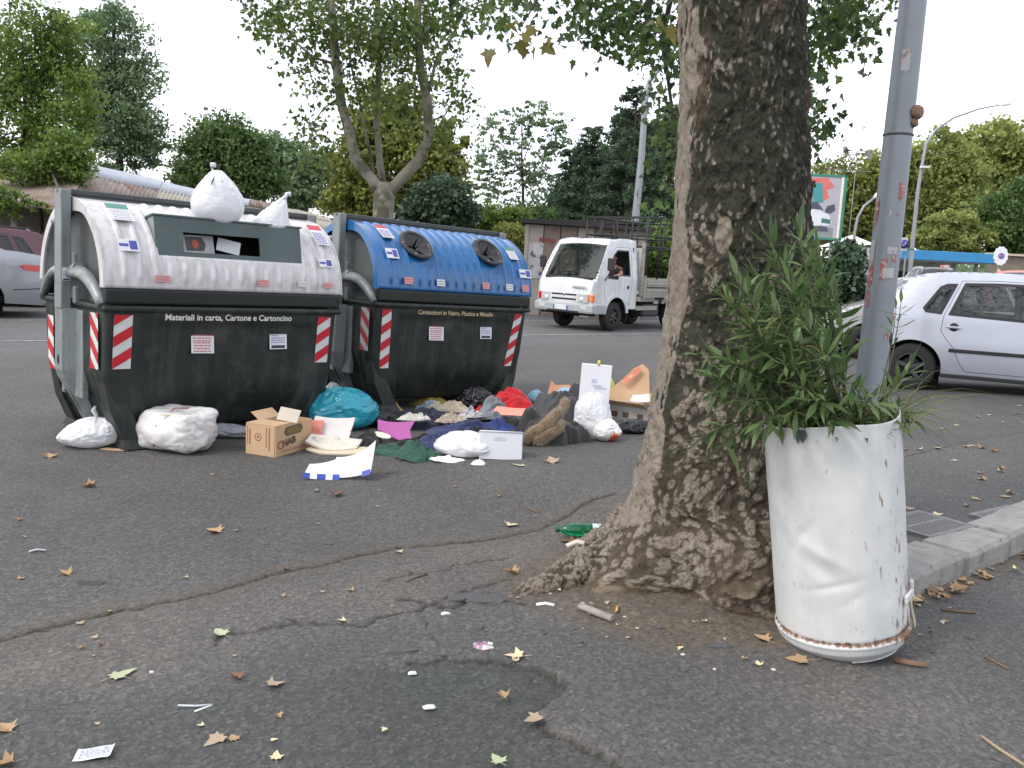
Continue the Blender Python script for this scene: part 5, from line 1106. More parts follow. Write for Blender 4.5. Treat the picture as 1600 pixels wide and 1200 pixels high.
YLF = leafmat('oleander_yellowed', (.22, .20, .05), (.34, .28, .08), .35); lmesh[5].materials.clear(); lmesh[5].materials.append(YLF)
r = np.random.default_rng(17); leaves = []
def stem(P0, tipx, tipy, dY, bend=0.0, n_whorl=9, start=.35, ll=.115, r0=.008, per=3, droop=0):
    tip = AT(tipx, tipy, T0.y + dY); P0 = Vector(P0); mid = (P0 + tip) / 2 + Vector((bend, 0, .06 + .1 * (tip - P0).length * .5))
    pts = []
    for k in range(12):
        t = k / 11; p_ = P0.lerp(mid, t).lerp(mid.lerp(tip, t), t); p_ = p_ + Vector((0, 0, -droop * t * t)); pts.append(p_)
    part('stem', MB().tube(pts, [r0 * (1 - .75 * k / 11) for k in range(12)], 6), OST, OL, world=True)
    L_ = sum((pts[i + 1] - pts[i]).length for i in range(11))
    nw = max(3, int(L_ * (1 - start) / .029))
    for k in range(nw):
        t = start + (1 - start) * (k + .5) / nw; q = t * 11; i = min(10, int(q)); p_ = pts[i].lerp(pts[i + 1], q - i); d = (pts[i + 1] - pts[i]).normalized(); a0 = k * 1.05 + r.uniform(0, .4)
        o1 = d.orthogonal().normalized(); o2 = d.cross(o1)
        for j in range(per):
            a = a0 + j * 2 * math.pi / per + r.uniform(-.25, .25); out = o1 * math.cos(a) + o2 * math.sin(a); opn = r.uniform(.6, 1.25) if t < .93 else r.uniform(.2, .7)
            dl = (d * math.cos(opn) + out * math.sin(opn)).normalized(); dl = (dl + Vector((0, 0, -.10))).normalized(); leaves.append((p_, dl, ll * r.uniform(.5, 1.25), (5 if r.random() < .05 else int(r.integers(0, 5))), r.uniform(-.5, .5)))
        
def src(dx, dy=0): return Vector((T0.x + dx, T0.y + dy, T0.z - .05))
for a in ((.0, 1205, 352, .12), (.02, 1248, 336, .05), (.02, 1275, 362, .10), (-.1, 1150, 410, .05), (-.02, 1178, 400, .20), (-.08, 1128, 452, -.05), (-.10, 1090, 545, -.08), (-.12, 1105, 610, -.10), (.0, 1235, 420, -.06), (.04, 1300, 430, -.02), (-.05, 1165, 500, -.16),
          (-.02, 1205, 470, -.18), (.02, 1260, 500, -.20), (-.08, 1140, 560, -.18), (.0, 1215, 560, -.24), (.05, 1285, 545, -.24), (-.1, 1170, 620, -.22), (.02, 1245, 600, -.28), (.1, 1330, 600, -.25), (.15, 1390, 610, -.12), (.17, 1420, 575, .0), (-.12, 1185, 655, -.24),
          (.03, 1275, 620, -.28), (.12, 1360, 620, -.24), (-.06, 1200, 600, .1), (.0, 1250, 560, .15), (-.05, 1180, 440, .22), (.0, 1225, 385, .22), (.05, 1275, 400, .22), (-.06, 1150, 480, -.02), (-.02, 1195, 540, -.1), (-.1, 1120, 585, -.05), (.0, 1232, 640, -.28), (.05, 1300, 652, -.27), (.1, 1352, 655, -.2), (-.06, 1172, 590, .02), (-.08, 1160, 530, .1), (.04, 1310, 560, -.1)):
    stem(src(a[0], r.uniform(-.1, .1)), a[1], a[2] + (26 if a[2] < 440 else 6), a[3], r.uniform(-.04, .04), per=3)
for a in ((.16, 1400, 480, .10, .004), (.17, 1408, 470, .12, .004)):
    stem(src(a[0]), a[1], a[2], a[3], .03, per=2, start=.55, ll=.07, r0=a[4])
# spilling over the rim at both sides
for a in ((.21, 1402, 664, -.10, .02), (.20, 1378, 668, -.18, .02), (.22, 1420, 655, .0, .02), (-.20, 1207, 672, -.15, .02)): stem(src(a[0]) + Vector((0, -.1, .05)), a[1], a[2], a[3], 0, per=3, start=.3, droop=.0, ll=.10)
# low branch left of the drum
stem(src(-.22) + Vector((0, .0, .0)), 1088, 690, -.02, 0, per=3, start=.25, ll=.12); stem(src(-.22), 1130, 700, -.05, 0, per=3, start=.3, ll=.11); stem(src(-.22) + Vector((0, .02, -.02)), 1168, 760, .05, -.05, per=2, start=.5, ll=.07, r0=.004)
r.shuffle(leaves) if False else None
leaves.sort(key=lambda q: q[0].y)
def lmat(p_, d, s, roll):
    d = d.normalized(); u_ = Vector((0, 0, 1)); x_ = d.cross(u_)
    x_ = (x_.normalized() if x_.length > .05 else Vector((1, 0, 0))); z2 = x_.cross(d); x2 = x_ * math.cos(roll) + z2 * math.sin(roll); z3 = x2.cross(d)
    return Matrix(((x2.x * s, d.x * s, z3.x * s, p_.x), (x2.y * s, d.y * s, z3.y * s, p_.y), (x2.z * s, d.z * s, z3.z * s, p_.z), (0, 0, 0, 1)))
iv = mw(OL).inverted(); restV, restF, restT = [], [], []; of = 0
for k, (p_, d, s, v_, roll) in enumerate(leaves):
    m_ = lmat(p_, d, s * r.uniform(.95, 1.05), roll)
    if k < 296:
        o = bpy.data.objects.new('leaf', lmesh[v_]); COL.objects.link(o); o.parent = OL; o.matrix_local = iv @ m_
    else:
        V, F = leaf_geo(.03 + .08 * (v_ % 3), .3); A_ = np.array(iv @ m_); V = V @ A_[:3, :3].T + A_[:3, 3]; restV.append(V); restF.append(F + of); restT.append(np.full(len(V), .1 + .16 * v_)); of += len(V)
me = np_mesh('foliage', np.concatenate(restV), np.concatenate(restF), OG, True, dict(tone=np.concatenate(restT))); part('foliage', me, OG, OL, kind='stuff')
# grass and thin weeds in the drum
GRS = leafmat('grass_blade', (.09, .13, .03), (.24, .27, .09), .3)
def blades(P0s, n_, ln, spread, seed, bias=(0, 0, 0), wd=.004):
    r2 = np.random.default_rng(seed); V, F, tn2 = [], [], []; o_ = 0
    for k in range(n_):
        p_ = np.array(P0s[int(r2.integers(0, len(P0s)))]) + r2.normal(size=3) * np.array([spread, spread, 0]); l = ln * r2.uniform(.5, 1.2); d = r2.normal(size=3) * .45 + np.array([0, 0, 1]) + np.array(bias); d /= np.linalg.norm(d); s_ = np.cross(d, r2.normal(size=3)); s_ /= np.linalg.norm(s_); g = np.array([0, 0, -1.])
        for j in range(6):
            t = j / 5; c_ = p_ + d * l * t + g * l * .55 * t * t; w2 = wd * (1 - t) + .0004; V += [c_ - s_ * w2, c_ + s_ * w2]; tn2 += [k % 10 / 10] * 2
        F += [(o_ + 2 * j, o_ + 2 * j + 1, o_ + 2 * j + 3, o_ + 2 * j + 2) for j in range(5)]; o_ += 12
    return np_mesh('grass', np.array(V), np.array(F), GRS, True, dict(tone=np.array(tn2)))
me = blades([(T0 + Vector((x, y, -.03)))[:] for x in (-.18, -.09, 0, .09, .18) for y in (-.12, 0, .1)], 420, .16, .05, 4); solo('weeds', me, GRS, 'fine green weeds filling the top of the white drum under the oleander', 'weeds', T0, kind='stuff')
me = blades([(T0 + Vector((.22, y, 0)))[:] for y in (-.05, 0, .05)], 34, .46, .03, 9, (1.6, 0, .1), .0022); solo('grass_tuft', me, GRS, 'long thin grass stalks hanging out to the right of the white drum', 'grass', T0 + Vector((.22, 0, 0)), kind='stuff')

# ================================================================== GREY STEEL POLE
PM = M('galvanised_paint', (.235, .26, .285), .45, .1, var=.10, scale=6, c2=(.32, .25, .22), c2t=(.64, .72), c2s=5, bump=.08, bscale=60)
PY = 4.55; pb = AT(1327, 900, PY); pb = Vector((pb.x, PY, gh(pb.x, PY))); p1 = AT(1363, 560, PY); pt_ = AT(1428, -10, PY); ptop = pb + (pt_ - pb) * 1.9
p1 = pb.lerp(pt_, .38)
POLE = thing('street_pole', 'leaning grey steel pole with torn stickers between the tree and the silver hatchback', 'pole', pb)
ww = .070
part('shaft', MB().tube([pb - Vector((0, 0, .05)), pb.lerp(pt_, .25), p1, pb.lerp(pt_, .7), pt_, ptop], [.082, .078, .074, .069, .063, .052], 40), PM, POLE, world=True)
def on_pole(px, py):
    q = AT(px, py, PY); t = (q.z - pb.z) / (pt_.z - pb.z); c_ = pb.lerp(pt_, t); rd = .082 + (.063 - .082) * t + .001; dx = max(-.97, min(.97, (q.x - c_.x) / rd)); return c_, rd, math.asin(dx), (pt_ - pb).normalized()
def pole_patch(px, py, wd, ht, mat_, nm='sticker', jag=.25, seed=1):
    c_, rd, a, up_ = on_pole(px, py); mb = MB(); rr2 = random.Random(seed); V = []
    nseg = 10; aw = wd / rd
    ts = [rr2.uniform(-jag, jag) for _ in range(nseg + 1)]; bs = [rr2.uniform(-jag, jag) for _ in range(nseg + 1)]
    for k in range(nseg + 1):
        q = a - aw / 2 + aw * k / nseg; dirv = Vector((math.sin(q), -math.cos(q), 0)); base_ = c_ + dirv * (rd + .0018)
        V += [base_ - up_ * ht * (.5 + bs[k] * .5), base_ + up_ * ht * (.5 + ts[k] * .5)]
    mb.add(V, [(2 * k, 2 * k + 2, 2 * k + 3, 2 * k + 1) for k in range(nseg)], True); return part(nm, mb, mat_, POLE, world=True)
RST = M('torn_paper_red', (.40, .11, .09), .7, var=.2, scale=30, c2=(.45, .40, .38), c2t=(.5, .58), c2s=30); TPW = M('torn_paper_pale', (.42, .42, .42), .7, var=.12, scale=20, c2=(.3, .2, .2), c2t=(.55, .62), c2s=26)
for k, (x, y, w2, h2, m_) in enumerate(((1407, 98, .04, .10, TPW), (1399, 300, .022, .075, RST), (1354, 395, .03, .13, TPW), (1372, 420, .03, .10, RST), (1350, 430, .035, .10, RST), (1385, 392, .05, .035, TPW), (1379, 426, .055, .05, TPW), (1348, 465, .025, .08, RST), (1376, 524, .02, .03, RST), (1382, 334, .012, .022, TPW), (1362, 330, .02, .12, RST), (1394, 336, .01, .01, RST), (1388, 404, .02, .03, RST))):
    pole_patch(x, y, w2, h2, m_, seed=k, jag=.35 if m_ is RST else .12)
c_, rd, a, up_ = on_pole(1400, 211); rm = up_.to_track_quat('Z', 'Y').to_matrix()
part('metal_band', MB().lathe([(rd, -.006), (rd + .004, -.004), (rd + .004, .004), (rd, .006)], c_, rm, 40, capends=False), STD, POLE, world=True)
c_, rd, a, up_ = on_pole(1420, 178); d_ = Vector((math.sin(.8), -math.cos(.8), 0)); WDK = M('rotten_wood', (.22, .14, .09), .85, var=.35, scale=30, bump=.8, bscale=60)
mb = MB().tube([c_ + d_ * (rd - .01), c_ + d_ * (rd + .02), c_ + d_ * (rd + .035)], [.034, .036, .026], 11); part('wooden_plug', mb, WDK, POLE, world=True)
part('wooden_plug', MB().tube([c_ + d_ * (rd - .005) - up_ * .05, c_ + d_ * (rd + .016) - up_ * .045], [.026, .022], 8), WDK, POLE, world=True)

# ================================================================== BOTTLE AND SMALL THINGS
p = GP(908, 838); BT = thing('plastic_bottle', 'green plastic bottle with a white label lying on leaves beside the root', 'bottle', p + Vector((0, 0, .036)), (0, R(90), R(4)))
BTM = M('green_bottle', (.01, .30, .12), .08, trans=.75, var=.02)
part('bottle_body', MB().lathe([(.004, .115), (.028, .112), (.034, .104), (.035, .03), (.0335, .02), (.035, .01), (.035, -.04), (.033, -.06), (.024, -.09), (.013, -.112), (.012, -.122)][::-1], n=28), BTM, BT, norm=True)
part('label', MB().lathe([(.0355, .055), (.0358, .056), (.0358, .10), (.0355, .101)], n=28, capends=False), M('bottle_label', (.60, .66, .64), .5, c2=(.1, .3, .3), c2t=(.56, .6), c2s=60), BT)
part('cap', MB().lathe([(.015, -.138), (.0155, -.136), (.0155, -.122), (.014, -.120)], n=20), M('cap_dark_green', (.01, .10, .07), .4), BT)
def receipt():
    p = GP(147, 1180); t = thing('receipt', 'white printed receipt flat on the asphalt at the bottom left', 'paper', p + Vector((0, 0, .005)), R(12))
    V = []; nu_, nv_ = 14, 8
    for j in range(nv_):
        for i in range(nu_): x, y = (i / (nu_ - 1) - .5) * .098, (j / (nv_ - 1) - .5) * .062; V.append((x, y + x * .06, .003 * math.sin(x * 50) + .002 + (.006 if i == nu_ - 1 else 0)))
    part('sheet', np_mesh('sheet', V, gridF(nu_, nv_), None, True), M('receipt_paper', (.66, .68, .70), .6), t)
    gi = M('receipt_ink', (.16, .18, .24), .7); rr2 = random.Random(3)
    for k in range(7):
        y = .022 - k * .007; x = -.038
        while x < .038:
            l = rr2.uniform(.004, .013); mb = MB(); zf = lambda a: .003 * math.sin(a * 50) + .0032
            mb.quad((x, y + x * .06, zf(x)), (x + l, y + (x + l) * .06, zf(x + l)), (x + l, y + .0022 + (x + l) * .06, zf(x + l)), (x, y + .0022 + x * .06, zf(x)))
            part('print', mb, gi, t); x += l + .003 + (.01 if rr2.random() < .15 else 0)
receipt()
def wrapper():
    p = GP(755, 1011); t = thing('wrapper', 'crumpled purple and white snack wrapper at the edge of the dark asphalt patch', 'wrapper', p, R(-10))
    part('foil', cloth_mesh(.085, .045, .014, 5, fold=.012, freq=3, nu=50, nv=16, thick=.003), M('wrapper_purple', (.28, .16, .24), .35, c2=(.62, .60, .62), c2t=(.5, .54), c2s=40, var=.2), t)
    part('label', MB().box((.026, .0, .018), (.018, .014, .002), rot=(.2, .1, .1)), M('paper_white', (.62, .64, .66), .7), t)
    part('label', MB().box((.008, -.006, .016), (.012, .018, .002), rot=(.3, 0, -.1)), INKR, t)
wrapper()
# ================================================================== VEHICLES
GLS = M('car_glass', (.015, .024, .022), .02, var=0, alpha=.50, coat=1, spec=1); GLD = M('dark_glass', (.010, .013, .014), .04, var=0, alpha=.72, coat=.6)
TYR = M('tyre_rubber', (.018, .018, .019), .8, var=.3, scale=10, bump=.3, bscale=60); RIM = M('wheel_rim', (.22, .22, .22), .4, .6, var=.2, scale=10); TRIM = M('black_trim', (.015, .015, .018), .5); CHR = M('chrome', (.6, .6, .62), .15, .9)
INT = M('cabin_cloth', (.035, .036, .038), .85, var=.2); UND = M('underbody_black', (.008, .008, .008), .9)
LRED = M('tail_lamp_red', (.45, .008, .012), .12, coat=.8, var=.05); LCLR = M('lamp_clear', (.55, .57, .58), .08, .2, coat=1); LORG = M('lamp_orange', (.75, .20, .02), .15, coat=.8)
def offset_line(P, r_):
    out = []; n_ = len(P)
    for i in range(n_):
        a = P[max(i - 1, 0)]; c = P[min(i + 1, n_ - 1)]; t = np.array(c) - np.array(a); t /= np.linalg.norm(t); nn = np.array((-t[1], t[0])); out.append(tuple(np.array(P[i]) - nn * r_))
    return out
def densify(P, st):
    out = []
    for i in range(len(P) - 1):
        a, c = np.array(P[i]), np.array(P[i + 1]); k = max(1, int(math.ceil(np.linalg.norm(c - a) / st)))
        out += [tuple(a + (c - a) * j / k) for j in range(k)]
    return out + [tuple(P[-1])]
def spline(P, k=6):
    """Catmull-Rom through 2D points"""
    P = [np.array(p, float) for p in P]; out = []
    for i in range(len(P) - 1):
        p0, p1, p2, p3 = P[max(i - 1, 0)], P[i], P[i + 1], P[min(i + 2, len(P) - 1)]
        for j in range(k): t = j / k; out.append(tuple(.5 * ((2 * p1) + (-p0 + p2) * t + (2 * p0 - 5 * p1 + 4 * p2 - p3) * t * t + (-p0 + 3 * p1 - 3 * p2 + p3) * t ** 3)))
    return out + [tuple(P[-1])]
def fill2d(outer, holes, st=.11):
    bm = bmesh.new()
    for lp in [outer] + holes:
        vs_ = [bm.verts.new((x, z, 0)) for x, z in lp]
        for i in range(len(vs_)): bm.edges.new((vs_[i], vs_[(i + 1) % len(vs_)]))
    bmesh.ops.triangle_fill(bm, use_beauty=True, use_dissolve=False, edges=bm.edges[:])
    xs_ = [p_[0] for p_ in outer]; ys_ = [p_[1] for p_ in outer]
    for q in np.arange(min(xs_) + st / 2, max(xs_), st): bmesh.ops.bisect_plane(bm, geom=bm.verts[:] + bm.edges[:] + bm.faces[:], plane_co=(q, 0, 0), plane_no=(1, 0, 0))
    for q in np.arange(min(ys_) + st / 2, max(ys_), st * .7): bmesh.ops.bisect_plane(bm, geom=bm.verts[:] + bm.edges[:] + bm.faces[:], plane_co=(0, q, 0), plane_no=(0, 1, 0))
    bm.verts.ensure_lookup_table()
    for k, v in enumerate(bm.verts): v.index = k
    V = [(v.co.x, v.co.y) for v in bm.verts]; F = [[v.index for v in f.verts] for f in bm.faces]; bm.free(); return V, F
def side_mesh(name, outer, holes, W, off=0, sides=(-1, 1), st=.11, thick=0):
    V2, F2 = fill2d(outer, holes, st); mb = MB()
    for s_ in sides:
        V = [(x, s_ * (W(x, z) + off), z) for x, z in V2]; mb.add(V, F2 if s_ < 0 else [f[::-1] for f in F2], True)
    me = mb.mesh(name); bm = bmesh.new(); bm.from_mesh(me); bmesh.ops.remove_doubles(bm, verts=bm.verts, dist=1e-4)
    bm.to_mesh(me); bm.free(); me.polygons.foreach_set('use_smooth', [True] * len(me.polygons)); return me
def inset(poly, d):
    """shrink a closed polygon (any winding) by d"""
    A = sum(poly[i][0] * poly[(i + 1) % len(poly)][1] - poly[(i + 1) % len(poly)][0] * poly[i][1] for i in range(len(poly))); sg_ = 1 if A > 0 else -1; out = []; n_ = len(poly)
    for i in range(n_):
        a, b_, c = (np.array(poly[(i + k) % n_]) for k in (-1, 0, 1)); t1 = (b_ - a) / (np.linalg.norm(b_ - a) + 1e-9); t2 = (c - b_) / (np.linalg.norm(c - b_) + 1e-9); n1 = np.array((-t1[1], t1[0])); n2 = np.array((-t2[1], t2[0])); m_ = n1 + n2; m_ /= max(.5, (m_ @ m_) / 2) if (m_ @ m_) > 1e-6 else 1
        out.append(tuple(b_ + sg_ * m_ * d))
    return out
def wheel(parent, x, y, r_, w_, sgn, spokes=5, rimr=.62, rimmat=None):
    mb = MB().lathe([(r_ * .4, -w_ * .3), (r_ * .4, w_ * .3)], (x, y, r_), (R(90), 0, 0), 24); wh = part('wheel', mb, UND, parent)
    part('tyre', MB().lathe([(r_ * rimr, -w_ / 2 * .9), (r_ * .9, -w_ / 2), (r_ * .98, -w_ / 2 * .75), (r_, -w_ * .2), (r_, w_ * .2), (r_ * .98, w_ / 2 * .75), (r_ * .9, w_ / 2), (r_ * rimr, w_ / 2 * .9)], (x, y, r_), (R(90), 0, 0), 40, capends=False), TYR, wh)
    yo = y + sgn * w_ * .36; mb = MB(); mb.lathe([(r_ * rimr, -.02), (r_ * rimr, .012), (r_ * (rimr - .06), .014), (r_ * (rimr - .08), -.02)], (x, yo, r_), (R(90), 0, 0), 36, capends=False)
    mb.lathe([(r_ * .14, -.02), (r_ * .13, .02)], (x, yo, r_), (R(90), 0, 0), 20)
    for k in range(spokes):
        a = 2 * math.pi * k / spokes + .3; c = Vector((x + math.cos(a) * r_ * rimr * .5, yo, r_ + math.sin(a) * r_ * rimr * .5)); mb.box(c, (r_ * rimr * .86, .022, r_ * .16), rot=(0, -a, 0), bev=.004)
    part('rim', mb, rimmat or RIM, wh); return wh
def car(name, label, paint, loc, rz, spec, group=None):
    """spec: top (outline from rear bottom over the roof to front bottom), wheels, windows, doors, glass spans on top"""
    t = thing(name, label, 'car', loc, rz, group); hw = spec['hw']; belt = spec['belt']; zr_ = spec['roof']; tum = spec.get('tum', .17)
    xr, xf = spec['xmin'], spec['xmax']
    def W(x, z):
        w_ = hw - .05 * (1 - min(1, max(0, (z - .2) / .35))) ** 2
        if z > belt: w_ -= tum * ((z - belt) / (zr_ - belt)) ** 1.15
        w_ -= .015 * max(0, (z - .62) / (belt - .62)) if z < belt else .015
        e = max(0, (xr + .75 - x) / .75); w_ -= .13 * min(1, e) ** 2.2; e = max(0, (x - (xf - .85)) / .85); w_ -= .17 * min(1, e) ** 2.2
        return w_
    r_ = spec.get('edge', .07); top = spline(spec['top'], 5); ins_ = offset_line(top, -r_)
    # outline of the flank
    arches = []
    for wx in spec['wheels'][::-1]:
        R_ = spec['arch']; zc = spec['wr']; a0 = math.asin(min(1, (zc - spec['sill']) / R_)); arches.append([(wx + R_ * math.cos(a), zc + R_ * math.sin(a)) for a in np.linspace(-a0, math.pi + a0, 22)])
    bottom = [(ins_[-1][0], ins_[-1][1])]
    lowline = []
    for arc_ in arches: lowline += arc_
    outer = list(ins_) + lowline
    wins = spec['windows']; doors = spec.get('doors', [])
    def inpoly(p_, poly):
        x, y = p_; c_ = False
        for i in range(len(poly)):
            a, b_ = poly[i], poly[(i + 1) % len(poly)]
            if (a[1] > y) != (b_[1] > y) and x < (b_[0] - a[0]) * (y - a[1]) / (b_[1] - a[1]) + a[0]: c_ = not c_
        return c_
    ctr = lambda poly: (sum(p_[0] for p_ in poly) / len(poly), sum(p_[1] for p_ in poly) / len(poly))
    holes = [d for d in doors] + [w_ for w_ in wins if not any(inpoly(ctr(w_), d) for d in doors)]
    me = side_mesh('body', outer, holes, W); mb = MB(); mb.add([v.co[:] for v in me.vertices], [list(p_.vertices) for p_ in me.polygons], True)
    crown = spec.get('crown', .05); n_ = len(top); tn_ = []
    for i in range(n_):
        a, c = np.array(top[max(i - 1, 0)]), np.array(top[min(i + 1, n_ - 1)]); q = (c - a) / np.linalg.norm(c - a); tn_.append(np.array((-q[1], q[0])))
    ring = []
    for i in range(n_):
        row = []; P_, Q_ = np.array(top[i]), np.array(ins_[i]); w_ = W(Q_[0], Q_[1])
        for a in np.linspace(0, 90, 6): aa = R(a); pp = P_ + (Q_ - P_) * (1 - math.sin(aa)); row.append((pp[0], w_ - r_ * (1 - math.cos(aa)), pp[1]))
        we = w_ - r_; cr_ = crown * (1.8 if abs(tn_[i][0]) > .75 and P_[1] < belt else 1)
        for u in np.linspace(1, -1, 13)[1:-1]: k_ = (1 - u * u) * cr_; row.append((P_[0] + tn_[i][0] * k_, we * u, P_[1] + tn_[i][1] * k_))
        for a in np.linspace(90, 0, 6): aa = R(a); pp = P_ + (Q_ - P_) * (1 - math.sin(aa)); row.append((pp[0], -(w_ - r_ * (1 - math.cos(aa))), pp[1]))
        ring.append(row)
    m_ = len(ring[0]); gl = []
    Vr = [p_ for row in ring for p_ in row]; Fb = []; Fg = {}
    for i in range(n_ - 1):
        for j in range(m_ - 1):
            f = (i * m_ + j, i * m_ + j + 1, (i + 1) * m_ + j + 1, (i + 1) * m_ + j); isg = None
            for gi_, (g0, g1) in enumerate(spec['glass']):
                if g0 <= (top[i][0] + top[i + 1][0]) / 2 <= g1 and (top[i][1] + top[i + 1][1]) / 2 > belt + .02 and 6 <= j < m_ - 7: isg = gi_
            (Fb if isg is None else Fg.setdefault(isg, [])).append(f)
    mb.add(Vr, Fb, True); me = mb.mesh('body', paint); bm = bmesh.new(); bm.from_mesh(me); bmesh.ops.remove_doubles(bm, verts=bm.verts, dist=.0008); bmesh.ops.recalc_face_normals(bm, faces=bm.faces); bm.to_mesh(me); bm.free()
    me.polygons.foreach_set('use_smooth', [True] * len(me.polygons)); body = part('body', me, paint, t)
    for gi_, F in Fg.items():
        mm_ = MB(); mm_.add(Vr, F, True); me = mm_.mesh('windscreen', GLD if spec.get('darkglass') else GLS); bm = bmesh.new(); bm.from_mesh(me); bmesh.ops.delete(bm, geom=[v for v in bm.verts if not v.link_faces], context='VERTS'); bm.to_mesh(me); bm.free(); part('windscreen' if gi_ else 'rear_window', me, None, t)
    hn = []
    for s_ in (-1, 1):
        dobj = []
        for d in doors:
            dw = [w_ for w_ in wins if inpoly(ctr(w_), d)]; do = part('door', side_mesh('door', inset(d, .006), dw, W, 0, (s_,)), paint, t); dobj.append((d, do))
            dx0, dx1 = min(p_[0] for p_ in d), max(p_[0] for p_ in d); hz = belt - .13; hx = dx0 + .13
            if (dx1 - dx0) > .4:
                part('handle', MB().box((hx + .02, s_ * (W(hx, hz) + .018), hz), (.17, .022, .03), rot=(0, R(2), 0), bev=.01), spec.get('handle', paint), do)
                part('handle_recess', MB().lathe([(.055, 0), (.05, .003)], (hx + .02, s_ * (W(hx, hz) + .0005), hz), (R(-90) * s_, 0, 0), 20), TRIM, do)
                if spec.get('strip'): part('rub_strip', MB().box(((dx0 + dx1) / 2 + spec['strip'][1], s_ * (W((dx0 + dx1) / 2, spec['strip'][0]) + .008), spec['strip'][0]), (spec['strip'][2], .022, .045), bev=.008), TRIM, do)
        for w_ in wins:
            par = next((o for d, o in dobj if inpoly(ctr(w_), d)), t)
            part('window_frame', side_mesh('window_frame', inset(w_, -.014), [inset(w_, .022)], W, .004, (s_,), .2), TRIM, par)
            part('window', side_mesh('window', inset(w_, .012), [], W, -.004, (s_,), .2), GLD if spec.get('darkglass') else GLS, par)
        # dark backing behind the shut lines and a wheel well
        for d in doors:
            ww_ = [w2 for w2 in wins if inpoly(ctr(w2), d)]; part('door_frame', side_mesh('door_frame', inset(d, -.02), [inset(w2, -.02) for w2 in ww_] + ([] if ww_ else []), W, -.03, (s_,), .25), TRIM, t)
    for wx in spec['wheels']:
        for s_ in (-1, 1):
            wheel(t, wx, s_ * (hw - .125), spec['wr'], .19, s_, spec.get('spokes', 5), .60, spec.get('rim'))
            a = np.linspace(-.25, math.pi + .25, 20); R_ = spec['arch']; mm_ = MB(); V = []
            for q in a:
                for yy in (hw - .02, hw - .32): V.append((wx + (R_ + .006) * math.cos(q), s_ * yy, spec['wr'] + (R_ + .006) * math.sin(q)))
            mm_.add(V, [(2 * i, 2 * i + 1, 2 * i + 3, 2 * i + 2) for i in range(19)], True); mm_.box((wx, s_ * (hw - .33), spec['wr']), (2 * R_, .01, 2 * R_ * .95)); part('wheel_well', mm_, UND, t)
    # floor and seats
    part('underbody', MB().box(((xr + xf) / 2, 0, spec['sill'] + .06), (xf - xr - .35, hw * 1.75, .10)), UND, t)
    part('dashboard', MB().box((spec['dash'], 0, belt - .12), (.35, hw * 1.6, .2), bev=.05), INT, t)
    part('luggage_shelf', MB().box((xr + .5, 0, belt - .10), (.5, hw * 1.5, .03)), INT, t)
    for sx_ in spec['seats']:
        for sy_ in (-.37, .37):
            mm_ = MB(); mm_.box((sx_, sy_, .52), (.5, .48, .14), bev=.04); mm_.box((sx_ - .25, sy_, .80), (.13, .46, .56), rot=(0, R(-12), 0), bev=.05); mm_.box((sx_ - .32, sy_, 1.16), (.09, .24, .17), rot=(0, R(-8), 0), bev=.03); part('seat', mm_, INT, t)
    t['W'] = 0; del t['W']
    return t, W, body
def side_patch(parent, name, poly, W, off, mat_, sides=(-1, 1)):
    return part(name, side_mesh(name, poly, [], W, off, sides, .12), mat_, parent)

SILV = M('silver_paint', (.50, .53, .60), .34, .45, var=.02, coat=.8); SILV2 = M('grey_silver_paint', (.30, .315, .33), .34, .5, var=.03, coat=.7); MAR = M('maroon_paint', (.065, .010, .018), .3, .2, var=.05, coat=.9); ORG = M('faded_red_paint', (.48, .11, .06), .45, var=.1, coat=.3); GRC = M('grey_car_paint', (.40, .40, .41), .4, .3, coat=.5); WHC2 = M('white_car_paint', (.62, .63, .64), .35, coat=.5)
hatch = dict(hw=.84, belt=.98, roof=1.49, sill=.24, arch=.355, wr=.305, wheels=(-1.35, 1.45), xmin=-1.82, xmax=2.18, edge=.055, tum=.17,
    top=[(-1.70, .25), (-1.79, .36), (-1.82, .55), (-1.79, .72), (-1.75, .90), (-1.68, 1.04), (-1.53, 1.26), (-1.43, 1.38), (-1.24, 1.455), (-.8, 1.49), (-.1, 1.49), (.5, 1.45), (.82, 1.34), (1.16, 1.10), (1.38, .98), (1.72, .88), (2.0, .74), (2.14, .58), (2.17, .40), (2.10, .26)],
    glass=[(-1.66, -1.43), (.62, 1.34)], dash=1.1, seats=(-.55, .35), handle=None, strip=(.56, .04, .86),
    windows=[[(-1.20, 1.03), (-1.23, 1.07), (-1.03, 1.34), (-.95, 1.375), (-.83, 1.38), (-1.0, 1.015)], [(-.88, 1.01), (-.71, 1.395), (-.3, 1.41), (.10, 1.41), (.14, .975)], [(.26, .97), (.22, 1.41), (.5, 1.38), (.72, 1.27), (1.06, 1.01), (1.0, .96)]],
    doors=[[(-.96, .985), (-.76, 1.435), (-.3, 1.452), (.165, 1.445), (.205, .97), (.20, .30), (-.60, .30), (-.70, .42), (-.78, .58), (-.90, .70), (-.98, .80)], [(.235, .97), (.19, 1.445), (.52, 1.43), (.78, 1.31), (1.12, 1.01), (1.14, .6), (1.02, .30), (.225, .30)]])
_g = lambda x: (x + 1.35) * .86 - 1.37 if x < .27 else x - .247
hatch['windows'] = [[(_g(x), z) for x, z in w_] for w_ in hatch['windows']]; hatch['doors'] = [[(_g(x), z) for x, z in w_] for w_ in hatch['doors']]
hatch['handle'] = SILV; hatch['rim'] = M('dark_wheel_cover', (.07, .072, .075), .5, .4, var=.2)
wp_ = GP(1418, 608); hr = R(-24)
ploc = Vector((wp_.x, wp_.y, 0)) - (Matrix.Rotation(hr, 3, 'Z') @ Vector((-1.35, -.76, 0)))
